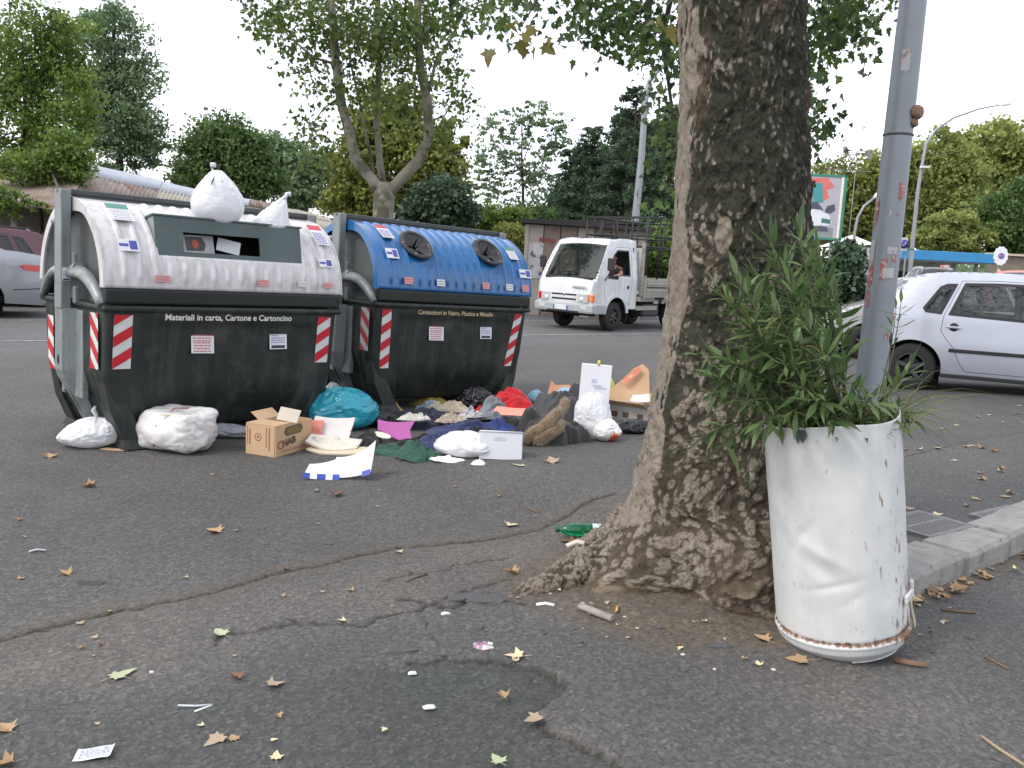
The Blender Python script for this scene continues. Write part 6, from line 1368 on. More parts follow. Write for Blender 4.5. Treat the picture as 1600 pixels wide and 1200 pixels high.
CAR1, Wc, bd1 = car('parked_car', 'silver hatchback parked at the right edge, side on behind the leaning grey pole', SILV, (ploc.x, ploc.y, gh(wp_.x, wp_.y) - .01), hr, hatch)
for s_ in (-1, 1):
    side_patch(CAR1, 'tail_light', [(-1.76, .78), (-1.74, .98), (-1.66, 1.02), (-1.60, .94), (-1.62, .80), (-1.68, .74)], Wc, .006, LRED, (s_,))
part('spoiler', MB().box((-1.46, 0, 1.415), (.20, 1.16, .035), rot=(0, R(-12), 0), bev=.012), SILV, CAR1)
part('fuel_flap', side_mesh('fuel_flap', [(-1.52, .80), (-1.36, .80), (-1.36, .93), (-1.52, .93)], [], Wc, .003, (-1,), .2), SILV, CAR1)
part('sill_trim', MB().box((-.05, -.80, .235), (1.9, .05, .05), bev=.01), TRIM, CAR1)

# silver saloon at the left edge, only its tail in the picture
saloon = dict(hw=.87, belt=.97, roof=1.44, sill=.26, arch=.37, wr=.315, wheels=(-1.10, 1.42), xmin=-2.25, xmax=2.25, edge=.07, tum=.20,
    top=[(-2.08, .27), (-2.20, .40), (-2.24, .62), (-2.18, .70), (-2.16, .84), (-2.12, .96), (-1.98, 1.03), (-1.70, 1.06), (-1.5, 1.08), (-1.15, 1.26), (-.8, 1.40), (-.3, 1.44), (.1, 1.43), (.45, 1.35), (.9, 1.1), (1.15, .98), (1.7, .86), (2.05, .74), (2.22, .58), (2.24, .40), (2.18, .28)],
    glass=[(-1.48, -.85), (.40, 1.10)], dash=.85, seats=(-.75, .1), handle=None,
    windows=[[(-1.10, 1.0), (-1.22, 1.06), (-.85, 1.32), (-.50, 1.37), (-.40, 1.0)], [(-.30, .99), (-.40, 1.37), (.05, 1.36), (.35, 1.27), (.78, 1.0)]],
    doors=[[(-1.14, .9), (-1.2, 1.04), (-.86, 1.36), (-.38, 1.405), (-.34, .9), (-.34, .32), (-.62, .32), (-.74, .6)], [(-.32, .9), (-.36, 1.405), (.06, 1.40), (.40, 1.30), (.85, 1.0), (.88, .6), (.80, .32), (-.32, .32)]])
pr = G(76, 497); rz_ = R(216); hd = Vector((math.cos(rz_), math.sin(rz_), 0)); lft = Vector((-hd.y, hd.x, 0)); c_ = pr + hd * 2.15 - lft * .75
CAR2, Wc2, _ = car('moving_car', 'silver saloon at the left edge with its red tail lamp lit up', SILV2, (c_.x, c_.y, 0), rz_, saloon)
for s_ in (-1, 1): side_patch(CAR2, 'tail_light', [(-2.20, .80), (-2.16, .90), (-1.78, .93), (-1.70, .90), (-1.80, .82)], Wc2, .008, LRED, (s_,))
side_patch(CAR2, 'bumper_line', [(-2.2, .52), (-2.2, .535), (-1.6, .50), (-1.6, .485)], Wc2, .004, TRIM)
# maroon hatchback behind it
h2 = dict(hatch); h2['handle'] = MAR; h2['strip'] = None; h2['darkglass'] = True
def place(px, py, rz, lx, ly): p_ = G(px, py); q = Matrix.Rotation(rz, 3, 'Z') @ Vector((lx, ly, 0)); return Vector((p_.x - q.x, p_.y - q.y, 0))
l3 = place(84, 482, R(205), -1.7, .8)
CAR3, _, _ = car('moving_car', 'maroon car with dark windows and a roof bar behind the silver saloon', MAR, l3, R(212), h2, None)
part('roof_rack', MB().tube([(-1.3, .55, 1.50), (-1.2, .56, 1.56), (.1, .56, 1.56), (.25, .55, 1.49)], .016, 8), TRIM, CAR3); part('roof_rack', MB().tube([(-1.3, -.55, 1.50), (-1.2, -.56, 1.56), (.1, -.56, 1.56), (.25, -.55, 1.49)], .016, 8), CHR, CAR3)
# grey car glimpsed between trunk and pole, orange-red car and others by the filling station
h4 = dict(hatch); h4['handle'] = GRC; h4['strip'] = None
CAR4, _, _ = car('parked_car', 'grey car half hidden behind the oleander, between tree trunk and steel pole', GRC, place(1322, 560, R(172), 1.75, .84), R(172), h4)
h5 = dict(hatch); h5['handle'] = ORG; h5['strip'] = None
CAR5, _, _ = car('parked_car', 'faded red car with a pale windscreen beyond the roof of the silver hatchback', ORG, AT(1592, 480, 24.0) * Vector((1, 1, 0)) if False else Vector((AT(1598, 450, 25).x, 25, .35)), R(-120), h5)
h6 = dict(hatch); h6['handle'] = WHC2; h6['strip'] = None
CAR6, _, _ = car('parked_car', 'white car in front of the filling station, only its roof showing', WHC2, Vector((AT(1470, 440, 33).x, 33, -.1)), R(-10), h6)
CAR7, _, _ = car('parked_car', 'dark car under the blue canopy of the filling station', M('black_car_paint', (.02, .018, .022), .3, coat=.7), Vector((AT(1452, 440, 44).x, 44, .6)), R(80), dict(h6, handle=TRIM))

# ------------------------------------------------------------------ light truck
TP = M('truck_white_paint', (.64, .66, .68), .38, var=.03, coat=.5, c2=(.50, .49, .46), c2t=(.52, .8), c2s=3, streak=((.34, .32, .28), .45, 14)); BMP = M('bumper_grey', (.34, .36, .37), .45, var=.06); ALU = M('dropside_metal', (.30, .29, .25), .5, .2, var=.12, scale=5, c2=(.16, .13, .10), c2t=(.55, .72), c2s=6); RCK = M('rack_black', (.014, .015, .018), .5)
tz = R(228)
wpt = G(954, 517); q = (Matrix.Rotation(tz, 3, 'Z') @ Vector((1.15, .72, 0))) * .965; tl = Vector((wpt.x - q.x, wpt.y - q.y, 0))
TK = thing('light_truck', 'white cab-over light truck with a slatted rack, its driver leaning an arm out', 'truck', tl, tz); TK.scale = (.965,) * 3
x0c, x1c, zf, zr2, hwc = .42, 1.98, .50, 2.02, .82
def WT(x, z): return hwc - (.10 * max(0, (z - 1.20) / .82) ** 1.1) - .05 * max(0, (x - 1.55) / .43) ** 2
topT = spline([(x0c, zf), (x0c, 1.9), (x0c + .06, 2.02), (.9, 2.045), (1.25, 2.00), (1.42, 1.92), (1.70, 1.45), (1.86, 1.16), (1.95, 1.02), (1.98, .80), (1.98, zf)], 5)
insT = offset_line(topT, -.05); R_ = .42; wxT, wzT, wr_ = 1.15, .33, .33
arcT = [(wxT + R_ * math.cos(a), wzT + .03 + R_ * math.sin(a)) for a in np.linspace(.33, math.pi - .33, 18)]
outer = list(insT) + [(wxT + .40, zf)] + arcT + [(wxT - .40, zf)]
doorT = [(.60, .60), (.56, 1.20), (.60, 1.90), (1.16, 1.90), (1.34, 1.74), (1.62, 1.18), (1.62, .86)] + [(wxT + .44 * math.cos(a), wzT + .05 + .44 * math.sin(a)) for a in np.linspace(.55, math.pi - .75, 10)]
winT = [(.66, 1.26), (.69, 1.82), (1.12, 1.82), (1.27, 1.70), (1.50, 1.20), (1.14, 1.18), (1.10, 1.27)]
me = side_mesh('cab', outer, [doorT], WT); mb = MB(); mb.add([v.co[:] for v in me.vertices], [list(p_.vertices) for p_ in me.polygons], True)
rows = []; n_ = len(topT); tnn = []
for i in range(n_):
    a, c = np.array(topT[max(i - 1, 0)]), np.array(topT[min(i + 1, n_ - 1)]); qv = (c - a) / np.linalg.norm(c - a); tnn.append((-qv[1], qv[0]))
    P_, Q_ = np.array(topT[i]), np.array(insT[i]); w_ = WT(*Q_); row = []
    for s_, angs in ((1, np.linspace(0, 90, 5)), (0, None), (-1, np.linspace(90, 0, 5))):
        if s_ == 0:
            for u in np.linspace(1, -1, 13)[1:-1]: k_ = (1 - u * u) * .05; row.append((P_[0] + tnn[i][0] * k_, (w_ - .05) * u, P_[1] + tnn[i][1] * k_))
        else:
            for a in angs: aa = R(a); pp = P_ + (Q_ - P_) * (1 - math.sin(aa)); row.append((pp[0], s_ * (w_ - .05 * (1 - math.cos(aa))), pp[1]))
    rows.append(row)
m_ = len(rows[0]); Vr = [p_ for row in rows for p_ in row]; Fb, Fg = [], []
for i in range(n_ - 1):
    for j in range(m_ - 1):
        zmid = (topT[i][1] + topT[i + 1][1]) / 2; xm = (topT[i][0] + topT[i + 1][0]) / 2; f = (i * m_ + j, i * m_ + j + 1, (i + 1) * m_ + j + 1, (i + 1) * m_ + j)
        (Fg if (1.16 < zmid < 1.93 and xm > 1.3 and 4 <= j < m_ - 5) else Fb).append(f)
mb.add(Vr, Fb, True); me = mb.mesh('cab', TP); bm = bmesh.new(); bm.from_mesh(me); bmesh.ops.remove_doubles(bm, verts=bm.verts, dist=.0008); bmesh.ops.recalc_face_normals(bm, faces=bm.faces); bm.to_mesh(me); bm.free(); me.polygons.foreach_set('use_smooth', [True] * len(me.polygons)); cab = part('cab', me, TP, TK)
mm_ = MB(); mm_.add(Vr, Fg, True); me = mm_.mesh('windscreen', GLS); bm = bmesh.new(); bm.from_mesh(me); bmesh.ops.delete(bm, geom=[v for v in bm.verts if not v.link_faces], context='VERTS'); bm.to_mesh(me); bm.free(); ws = part('windscreen', me, None, TK)
for y in (-.42, .0, .42): part('wiper', MB().tube([(1.88, y, 1.185), (1.80, y + .16, 1.30), (1.78, y + .34, 1.31)], .009, 6), TRIM, ws)
# black band at the foot of the windscreen
part('scuttle', MB().box((1.885, 0, 1.17), (.05, 1.36, .05), rot=(0, R(30), 0), bev=.01), TRIM, TK)
for s_ in (-1, 1):
    do = part('door', side_mesh('door', inset(doorT, .007), [winT], WT, 0, (s_,)), TP, TK); part('door_frame', side_mesh('door_frame', inset(doorT, -.02), [inset(winT, -.02)], WT, -.03, (s_,), .25), TRIM, TK)
    part('window_frame', side_mesh('window_frame', inset(winT, -.015), [inset(winT, .02)], WT, .004, (s_,), .2), TRIM, do)
    if s_ < 0: part('window', side_mesh('window', inset(winT, .01), [], WT, -.003, (s_,), .2), GLS, do)
    part('handle', MB().lathe([(.045, 0), (.04, .01), (.02, .014)], (.72, s_ * (WT(.72, 1.0) + .002), 1.0), (R(-90) * s_, 0, 0), 18), TRIM, do)
    mi = part('mirror', MB().box((1.66, s_ * (hwc + .16), 1.50), (.05, .17, .28), bev=.02), TRIM, TK); part('mirror_arm', MB().tube([(1.60, s_ * (hwc - .02), 1.12), (1.66, s_ * (hwc + .13), 1.30), (1.66, s_ * (hwc + .14), 1.4)], .014, 8), TRIM, mi)
    # arch trim
    mm_ = MB(); V = []
    aa = np.linspace(.05, math.pi - .1, 18)
    for a in aa:
        for rr2, yy in ((.40, .0), (.47, .0), (.47, .035), (.40, .035)): V.append((wxT + rr2 * math.cos(a), s_ * (hwc - .01 + yy), wzT + .04 + rr2 * math.sin(a)))
    mm_.add(V, [(4 * i + k, 4 * i + (k + 1) % 4, 4 * i + 4 + (k + 1) % 4, 4 * i + 4 + k) for i in range(17) for k in range(4)]); part('mudguard', mm_, TP, TK, norm=True)
    mm_ = MB(); V = []
    for a in np.linspace(0, math.pi, 16):
        for yy in (hwc - .02, hwc - .36): V.append((wxT + .405 * math.cos(a), s_ * yy, wzT + .04 + .405 * math.sin(a)))
    mm_.add(V, [(2 * i, 2 * i + 1, 2 * i + 3, 2 * i + 2) for i in range(15)], True); part('wheel_well', mm_, UND, TK)
    part('mud_flap', MB().box((.70, s_ * (hwc - .13), .42), (.015, .26, .40)), TRIM, TK)
    wheel(TK, wxT, s_ * (hwc - .14), wr_, .20, s_, 6, .52, M('dusty_rim', (.07, .075, .06), .6, .3)); wheel(TK, -1.45, s_ * (hwc - .17), wr_, .32, s_, 6, .52, M('dusty_rim', (.07, .075, .06), .6, .3))
# bumper, grille, lamps, plate, badge
part('bumper', MB().box((1.98, 0, .50), (.16, 1.70, .22), bev=.05), BMP, TK); part('bumper', MB().box((1.78, .845, .50), (.40, .06, .22), bev=.025), BMP, TK); part('bumper', MB().box((1.78, -.845, .50), (.40, .06, .22), bev=.025), BMP, TK)
part('air_dam', MB().box((1.98, 0, .415), (.17, .9, .05), bev=.01), TRIM, TK); part('apron', MB().box((1.86, 0, .38), (.12, 1.5, .08)), UND, TK)
gr = part('grille', MB().box((2.005, 0, .735), (.05, .84, .21), bev=.012), TP, TK)
for (y, z, w2, h2) in ((-.20, .79, .32, .035), (.20, .79, .32, .035), (0, .69, .70, .04)): part('grille_slot', MB().box((2.033, y, z), (.008, w2, h2), bev=.003), TRIM, gr)
part('badge', MB().lathe([(.04, 0), (.035, .012)], (2.034, 0, .80), (0, R(90), 0), 16), CHR, gr)
for s_ in (-1, 1):
    part('headlight', MB().box((2.005, s_ * .55, .73), (.05, .24, .20), bev=.015), LCLR, TK); part('headlight_lens', MB().lathe([(.055, 0), (.04, .02), (.0, .028)], (2.03, s_ * .50, .705), (0, R(90), 0), 18), M('lens_bright', (.8, .82, .84), .08, .3, coat=1), TK)
    part('indicator', MB().box((1.965, s_ * .735, .735), (.10, .13, .17), bev=.02), LORG if s_ > 0 else LRED, TK); part('fog_lamp', MB().box((2.06, s_ * .60, .51), (.02, .16, .07), bev=.015), M('bumper_pale', (.5, .52, .52), .4), TK)
pl_ = part('number_plate', MB().box((2.068, -.05, .50), (.010, .42, .11), bev=.003), M('plate_white', (.60, .66, .66), .4), TK)
part('plate_band', MB().box((2.074, -.24, .50), (.004, .035, .10)), INKB, pl_); part('plate_band', MB().box((2.074, .14, .50), (.004, .035, .10)), INKB, pl_)
o = part('badge_lettering', text_mesh('NISSAN', .10, M('badge_grey', (.20, .21, .22), .4), .002, xs=1.15), None, TK); o.location = (2.018, .42, .955); o.rotation_euler = (R(90), 0, R(90))
# cab interior and driver
part('cab_floor', MB().box((1.2, 0, .62), (1.3, 1.5, .08)), UND, TK); part('rear_wall', MB().box((.50, 0, 1.25), (.03, 1.5, 1.3)), INT, TK); part('dashboard', MB().box((1.62, 0, 1.12), (.30, 1.4, .16), bev=.04), INT, TK)
for y in (-.4, .4): part('seat', MB().box((.85, y, .80), (.45, .5, .14), bev=.04).box((.64, y, 1.15), (.12, .46, .62), rot=(0, R(-8), 0), bev=.04), INT, TK)
part('steering_wheel', MB().tube([(1.38 + .06 * math.cos(a), .40 + .18 * math.sin(a), 1.20 + .17 * math.cos(a) * 1.0) for a in np.linspace(0, 6.2832, 20)], .013, 6), TRIM, TK)
# chassis, bed and rack
part('chassis', MB().box((-.55, .38, .52), (3.2, .08, .14)).box((-.55, -.38, .52), (3.2, .08, .14)).box((-1.45, 0, .33), (.10, 1.1, .10)), UND, TK)
part('fuel_tank', MB().box((-.35, .60, .46), (.70, .36, .30), bev=.05), M('tank_dark', (.03, .032, .034), .5), TK); part('side_guard', MB().box((-.1, .80, .52), (.9, .03, .10)), ALU, TK)
bedx0, bedx1, bz0 = -2.55, .20, .78
part('bed_floor', MB().box(((bedx0 + bedx1) / 2, 0, bz0 + .03), (bedx1 - bedx0, 1.78, .06)), ALU, TK)
for s_ in (-1, 1):
    sd2 = part('drop_side', MB().box(((bedx0 + bedx1) / 2, s_ * .885, bz0 + .24), (bedx1 - bedx0 - .06, .03, .36), bev=.006), ALU, TK)
    for zz_ in (bz0 + .15, bz0 + .31): part('panel_ridge', MB().box(((bedx0 + bedx1) / 2, s_ * .906, zz_), (bedx1 - bedx0 - .24, .016, .05), bev=.006), ALU, sd2)
    part('panel_shadow_gap', MB().box(((bedx0 + bedx1) / 2, s_ * .902, bz0 + .23), (bedx1 - bedx0 - .24, .006, .035)), TRIM, sd2)
    for xx in (bedx1 - .02, bedx0 + .02): part('stake', MB().box((xx, s_ * .90, bz0 + .22), (.05, .05, .50), bev=.006), ALU, TK)
part('tailgate', MB().box((bedx0, 0, bz0 + .24), (.03, 1.72, .36)), ALU, TK)
hb = part('headboard', MB().box((bedx1 + .04, 0, 1.43), (.04, 1.62, .95), bev=.008), M('headboard_pale', (.52, .54, .50), .5, var=.08), TK)
part('headboard_post', MB().box((bedx1 + .04, .86, 1.42), (.07, .07, 1.25)), ALU, hb); part('headboard_post', MB().box((bedx1 + .04, -.86, 1.42), (.07, .07, 1.25)), ALU, hb)
rk = part('rack', MB().box((bedx1 - .04, 0, 2.62), (.05, 1.80, .05)), RCK, TK)
def bar(a, b_, w_=.02): part('rack_bar', MB().tube([a, b_], w_, 6), RCK, rk)
for zz_ in (1.95, 2.20, 2.62):
    for s_ in (-1, 1): bar((bedx0, s_ * .88, zz_), (bedx1 + (.0 if zz_ < 2.1 else .0), s_ * .88, zz_), .022)
    bar((bedx1 - .04, -.88, zz_), (bedx1 - .04, .88, zz_)); bar((bedx0, -.88, zz_), (bedx0, .88, zz_))
for k in range(6):
    xx = bedx0 + (bedx1 - bedx0) * k / 5
    for s_ in (-1, 1): bar((xx, s_ * .88, bz0 + .4), (xx, s_ * .88, 2.62), .022)
for y in (-.44, 0, .44): bar((bedx1 - .04, y, 1.9), (bedx1 - .04, y, 2.62), .018); bar((bedx0, y, bz0 + .4), (bedx0, y, 2.62), .018)

# driver: one skinned body, hair and shirt as children
SKN = M('skin', (.42, .23, .155), .55, var=.06, sss=.0); SHT = M('shirt_dark', (.055, .052, .052), .85, var=.1); HAR = M('hair_dark', (.018, .014, .011), .7)
def skin_mesh(name, verts, edges, rads, root=0, sub=2):
    me = bpy.data.meshes.new(name); me.from_pydata(verts, edges, []); o = bpy.data.objects.new(name, me); COL.objects.link(o)
    md = o.modifiers.new('s', 'SKIN'); md.use_smooth_shade = True; m2 = o.modifiers.new('u', 'SUBSURF'); m2.levels = sub; m2.render_levels = sub
    for i, rr2 in enumerate(rads): me.skin_vertices[0].data[i].radius = (rr2, rr2) if not isinstance(rr2, tuple) else rr2; me.skin_vertices[0].data[i].use_root = (i == root)
    bpy.context.view_layer.update(); out = bpy.data.meshes.new_from_object(o.evaluated_get(bpy.context.evaluated_depsgraph_get())); bpy.data.objects.remove(o); bpy.data.meshes.remove(me); out.name = name; return out
# truck frame: x forward, y left (the window side is +y); driver sits at y=.42
V = [(.80, .42, .90), (.74, .42, 1.10), (.74, .42, 1.30), (.76, .42, 1.42), (.79, .42, 1.50), (.81, .42, 1.58), (.82, .42, 1.68), (.80, .42, 1.745),
     (.76, .60, 1.40), (.86, .70, 1.24), (1.08, .80, 1.27), (1.14, .81, 1.27), (1.19, .81, 1.265),
     (.76, .24, 1.40), (.92, .18, 1.16), (1.20, .28, 1.22), (1.28, .32, 1.26), (1.00, .52, .90), (1.25, .54, .86), (1.32, .54, .68), (1.00, .32, .90), (1.25, .30, .86), (1.32, .30, .68)]
E_ = [(0, 1), (1, 2), (2, 3), (3, 4), (4, 5), (5, 6), (6, 7), (3, 8), (8, 9), (9, 10), (10, 11), (11, 12), (3, 13), (13, 14), (14, 15), (15, 16), (0, 17), (17, 18), (18, 19), (0, 20), (20, 21), (21, 22)]
rd_ = [.14, .13, (.15, .12), .10, .055, .065, .085, .06, .065, .045, .038, .035, .022, .065, .045, .035, .03, .085, .06, .045, .085, .06, .045]
MWt = mw(TK)
DRV = thing('person', 'truck driver in a dark shirt with one forearm resting on the open window sill', 'person', MWt @ Vector((.80, .42, .87)), tz); DRV.scale = (.965,) * 3
off_ = Vector((.80, .42, .87)); sh_ = lambda L_: [tuple(Vector(v) - off_) for v in L_]
bod = part('body', skin_mesh('body', sh_(V), E_, rd_), SKN, DRV)
part('shirt', skin_mesh('shirt', sh_([V[i] for i in (0, 1, 2, 3, 8, 13)] + [(.82, .66, 1.30), (.84, .21, 1.28)]), [(0, 1), (1, 2), (2, 3), (3, 4), (3, 5), (4, 6), (5, 7)], [.155, .148, (.165, .135), .112, .08, .08, .06, .06]), SHT, DRV)
part('trousers', skin_mesh('trousers', sh_([V[0], V[17], V[18], V[19], V[20], V[21], V[22]]), [(0, 1), (1, 2), (2, 3), (0, 4), (4, 5), (5, 6)], [.15, .095, .07, .06, .095, .07, .06]), NAV2, DRV)
part('hair', skin_mesh('hair', sh_([(.78, .42, 1.66), (.775, .42, 1.73), (.80, .42, 1.775)]), [(0, 1), (1, 2)], [.088, .092, .06]), HAR, DRV)
part('nose', MB().tube([sh_([(.905, .42, 1.67)])[0], sh_([(.925, .42, 1.635)])[0]], [.010, .014], 8), SKN, bod)
for s_ in (-1, 1):
    part('ear', MB().lathe([(.0, -.006), (.022, -.004), (.026, .004), (.0, .007)], sh_([(.81, .42 + s_ * .086, 1.645)])[0], (R(90), 0, 0), 10), SKN, bod)
    part('eye', MB().lathe([(.0, -.003), (.010, 0), (.0, .004)], sh_([(.898, .42 + s_ * .032, 1.675)])[0], (0, R(90), 0), 8), M('eye_dark', (.02, .015, .012), .2), bod)
part('mouth', MB().box(sh_([(.898, .42, 1.60)])[0], (.008, .045, .008), bev=.003), M('lip', (.30, .11, .09), .5), bod)
for k, (dy, ln) in enumerate(((-.030, .060), (-.010, .070), (.010, .066), (.030, .052))):
    part('finger', MB().tube([sh_([(1.20, .81 + dy, 1.265)])[0], sh_([(1.20 + ln * .6, .81 + dy * 1.1, 1.262)])[0], sh_([(1.20 + ln, .81 + dy * 1.15, 1.245)])[0]], [.010, .009, .007], 8), SKN, bod)
part('finger', MB().tube([sh_([(1.15, .78, 1.27)])[0], sh_([(1.175, .755, 1.262)])[0], sh_([(1.20, .745, 1.255)])[0]], [.012, .010, .008], 8), SKN, bod)
# ================================================================== BACKGROUND TREES
LG = {'bright': leafmat('leaf_bright', (.075, .135, .028), (.23, .33, .065), .5), 'mid': leafmat('leaf_mid', (.050, .100, .030), (.17, .26, .075), .45), 'grey': leafmat('leaf_grey_green', (.105, .165, .085), (.26, .36, .185), .5),
      'dark': leafmat('leaf_dark', (.028, .060, .034), (.095, .155, .075), .35), 'olive': leafmat('leaf_olive', (.12, .145, .030), (.31, .34, .080), .45), 'yel': leafmat('leaf_yellow_green', (.18, .22, .055), (.42, .47, .15), .5)}
def blob_pts(px, py, rx, ry, Y, n, r2, depth=1.0, fill=.45):
    """clump centres inside an ellipsoid drawn at image position px,py and distance Y, denser towards its skin"""
    c = np.array(AT(px, py, Y)[:]); s = Y / FPX; d = r2.normal(size=(n, 3)); d /= np.linalg.norm(d, axis=1)[:, None]; q = r2.uniform(fill, 1, n) ** .6
    return c + d * q[:, None] * np.array([rx * s, (rx + ry) / 2 * s * depth, ry * s])
def tree(name, label, Y, blobs, mat, trunk=None, lpc=26, size=.2, ncl=60, seed=1, clr=.32, cat='tree', group=None, flat=.7, up=.4, trunkr=.18, limbs=5, bark=None, fill=.45, base=0.0, asp=.6):
    r2 = np.random.default_rng(seed); tx = trunk if trunk is not None else blobs[0][0]; b0 = AT(tx, 400, Y); b0 = Vector((b0.x, Y, base)); t = thing(name, label, cat, b0, 0, group)
    C, tone = [], []; cl = []
    area = sum(b_[2] * b_[3] for b_ in blobs)
    for b_ in blobs:
        n_ = max(3, int(ncl * b_[2] * b_[3] / area)); dY = b_[4] if len(b_) > 4 else 0; P_ = blob_pts(b_[0], b_[1], b_[2], b_[3], Y + dY, n_, r2, .8, fill); cl.append(P_); rad = min(b_[2], b_[3]) * Y / FPX * clr
        for p_ in P_:
            k = int(lpc * r2.uniform(.6, 1.4)); q = p_ + r2.normal(size=(k, 3)) * rad * np.array([1, 1, flat]) * .6; q[:, 2] = np.maximum(q[:, 2], base + .1); C.append(q); tone.append(np.clip(r2.normal(.45, .30) + r2.normal(size=k) * .16, 0, 1))
    C = np.concatenate(C); tone = np.concatenate(tone); V, F, k = quad_leaves(C, size, r2, up, asp); crown_part(t, V, F, k, tone, mat)
    P_ = np.concatenate(cl); zc = P_[:, 2].mean(); top_ = Vector((float(np.mean(P_[:, 0])), Y, float(zc)))
    fork = b0.lerp(Vector((b0.x * .6 + top_.x * .4, Y, zc)), .75)
    part('trunk', MB().tube([b0 - Vector((0, 0, .3)), b0.lerp(fork, .5) + Vector((.05, 0, 0)), fork, fork.lerp(top_, .6), Vector((top_.x, Y, float(P_[:, 2].max()) * .85 + zc * .15))], [trunkr * 1.2, trunkr, trunkr * .8, trunkr * .5, trunkr * .12], 9), bark or BKD, t, world=True)
    for j in range(limbs):
        e = Vector(P_[int(r2.integers(0, len(P_)))].tolist()); a = fork.lerp(top_, r2.uniform(0, .7)); m_ = a.lerp(e, .5) + Vector((0, 0, .08 * (e - a).length)); part('branch', MB().tube([a, m_, e], [trunkr * .38, trunkr * .22, trunkr * .06], 6), bark or BKD, t, world=True)
    return t
tree('locust_tree', 'bright green loosely leaved tree at the left edge over the tin shed', 30, [(40, 80, 75, 75), (95, 150, 55, 80), (20, 200, 60, 70), (80, 245, 60, 45), (110, 60, 40, 50), (30, 265, 45, 30)], LG['bright'], 30, 60, .15, 330, 1, .30, limbs=14, trunkr=.13, base=.0, fill=.2)
tree('poplar_tree', 'tall grey-green poplar behind the bright green tree at the left', 44, [(185, 60, 45, 60), (200, 130, 48, 60), (175, 190, 60, 60), (215, 200, 40, 50), (190, 245, 60, 30), (245, 225, 25, 30), (130, 130, 50, 80), (150, 40, 30, 35)], LG['grey'], 190, 52, .20, 420, 2, .30, limbs=12, trunkr=.2, fill=.2)
tree('rounded_tree', 'dense rounded dark green tree behind the two white bags', 42, [(345, 225, 50, 45), (320, 255, 48, 45), (385, 250, 45, 45), (350, 285, 80, 40), (410, 280, 35, 35), (300, 290, 30, 25)], LG['mid'], 345, 60, .21, 420, 3, .30, limbs=4, trunkr=.25, fill=.3)
tree('pale_tree', 'pale hazy tree between the rounded tree and the forked plane tree', 62, [(455, 265, 45, 40), (495, 275, 40, 45), (430, 240, 30, 30), (470, 305, 60, 25)], LG['grey'], 470, 30, .36, 220, 4, .34, limbs=6, fill=.2)
tree('ivy_clad_tree', 'yellow-green bushy tree standing directly behind the forked plane tree', 33, [(595, 190, 50, 60), (630, 240, 70, 60), (560, 270, 50, 60), (680, 290, 52, 60), (590, 310, 70, 40), (700, 240, 28, 50), (540, 310, 38, 40), (640, 165, 35, 35)], LG['olive'], 640, 48, .20, 560, 5, .28, limbs=5, trunkr=.2, fill=.25)
tree('dark_shrub', 'dark low shrub at the foot of the forked plane tree behind the blue bin', 30, [(690, 320, 45, 40), (720, 330, 25, 30), (655, 335, 30, 25)], LG['dark'], 690, 46, .17, 200, 51, .32, cat='shrub', limbs=3, trunkr=.06)
tree('airy_tree', 'airy light tree with sky showing through, left of the dark cedar', 52, [(790, 195, 45, 30), (840, 185, 45, 28), (870, 215, 30, 40), (770, 240, 38, 40), (830, 245, 50, 35), (790, 295, 50, 30), (850, 290, 45, 35), (750, 285, 20, 40)], LG['grey'], 815, 15, .24, 330, 6, .20, limbs=16, trunkr=.10, fill=.1, flat=.35)
def conifer(label, Y, px, py_top, py_base, rx, seed, nt_=24, bare=0):
    r2 = np.random.default_rng(seed); b0 = Vector((AT(px, 400, Y).x, Y, 0)); zt_ = AT(px, py_top, Y).z; zb = AT(px, py_base, Y).z; R0 = rx * Y / FPX; t = thing('cedar_tree', label, 'tree', b0, 0); C, tn2 = [], []
    part('trunk', MB().tube([b0 - Vector((0, 0, .3)), Vector((b0.x, Y, zb)), Vector((b0.x + .1, Y, zt_))], [.22, .18, .02], 8), BKD, t, world=True)
    for k in range(nt_):
        f = (k + r2.uniform(0, .6)) / nt_; z = zb + (zt_ - zb) * f; R1 = R0 * (1 - f * .93) ** .62 * r2.uniform(.7, 1.2) + .15
        for j in range(int(5 + 6 * (1 - f))):
            a = r2.uniform(0, 6.28); dr = r2.uniform(-.30, .25); e = np.array([b0.x + math.cos(a) * R1, Y + math.sin(a) * R1, z + dr * R1]); s0 = np.array([b0.x, Y, z]); n_ = int(26 + 80 * R1 / R0)
            tt_ = r2.uniform(.15, 1, n_) ** .7; q = s0 + (e - s0) * tt_[:, None] + r2.normal(size=(n_, 3)) * np.array([.16, .16, .10]) * (R1 * .35 + .15); C.append(q); tn2.append(np.clip(r2.normal(.45, .22) + r2.normal(size=n_) * .15, 0, 1))
            if j % 4 == 0: part('branch', MB().tube([s0, e], [.05, .015], 5), BKD, t, world=True)
    C = np.concatenate(C); V, F, k = quad_leaves(C, .20, r2, .5, .35); crown_part(t, V, F, k, np.concatenate(tn2), LG['dark']); return t
conifer('tall dark cedar behind the white truck, its top left of the street lamp', 38, 975, 135, 350, 62, 7); conifer('dark cedar right of the street lamp, partly behind the trunk', 40, 1035, 160, 380, 60, 8); conifer('lower dark cedar directly above the truck cab', 41, 915, 195, 360, 50, 9)
conifer('short dark cedar between the airy tree and the lower cedar', 46, 885, 230, 360, 40, 10, 16)
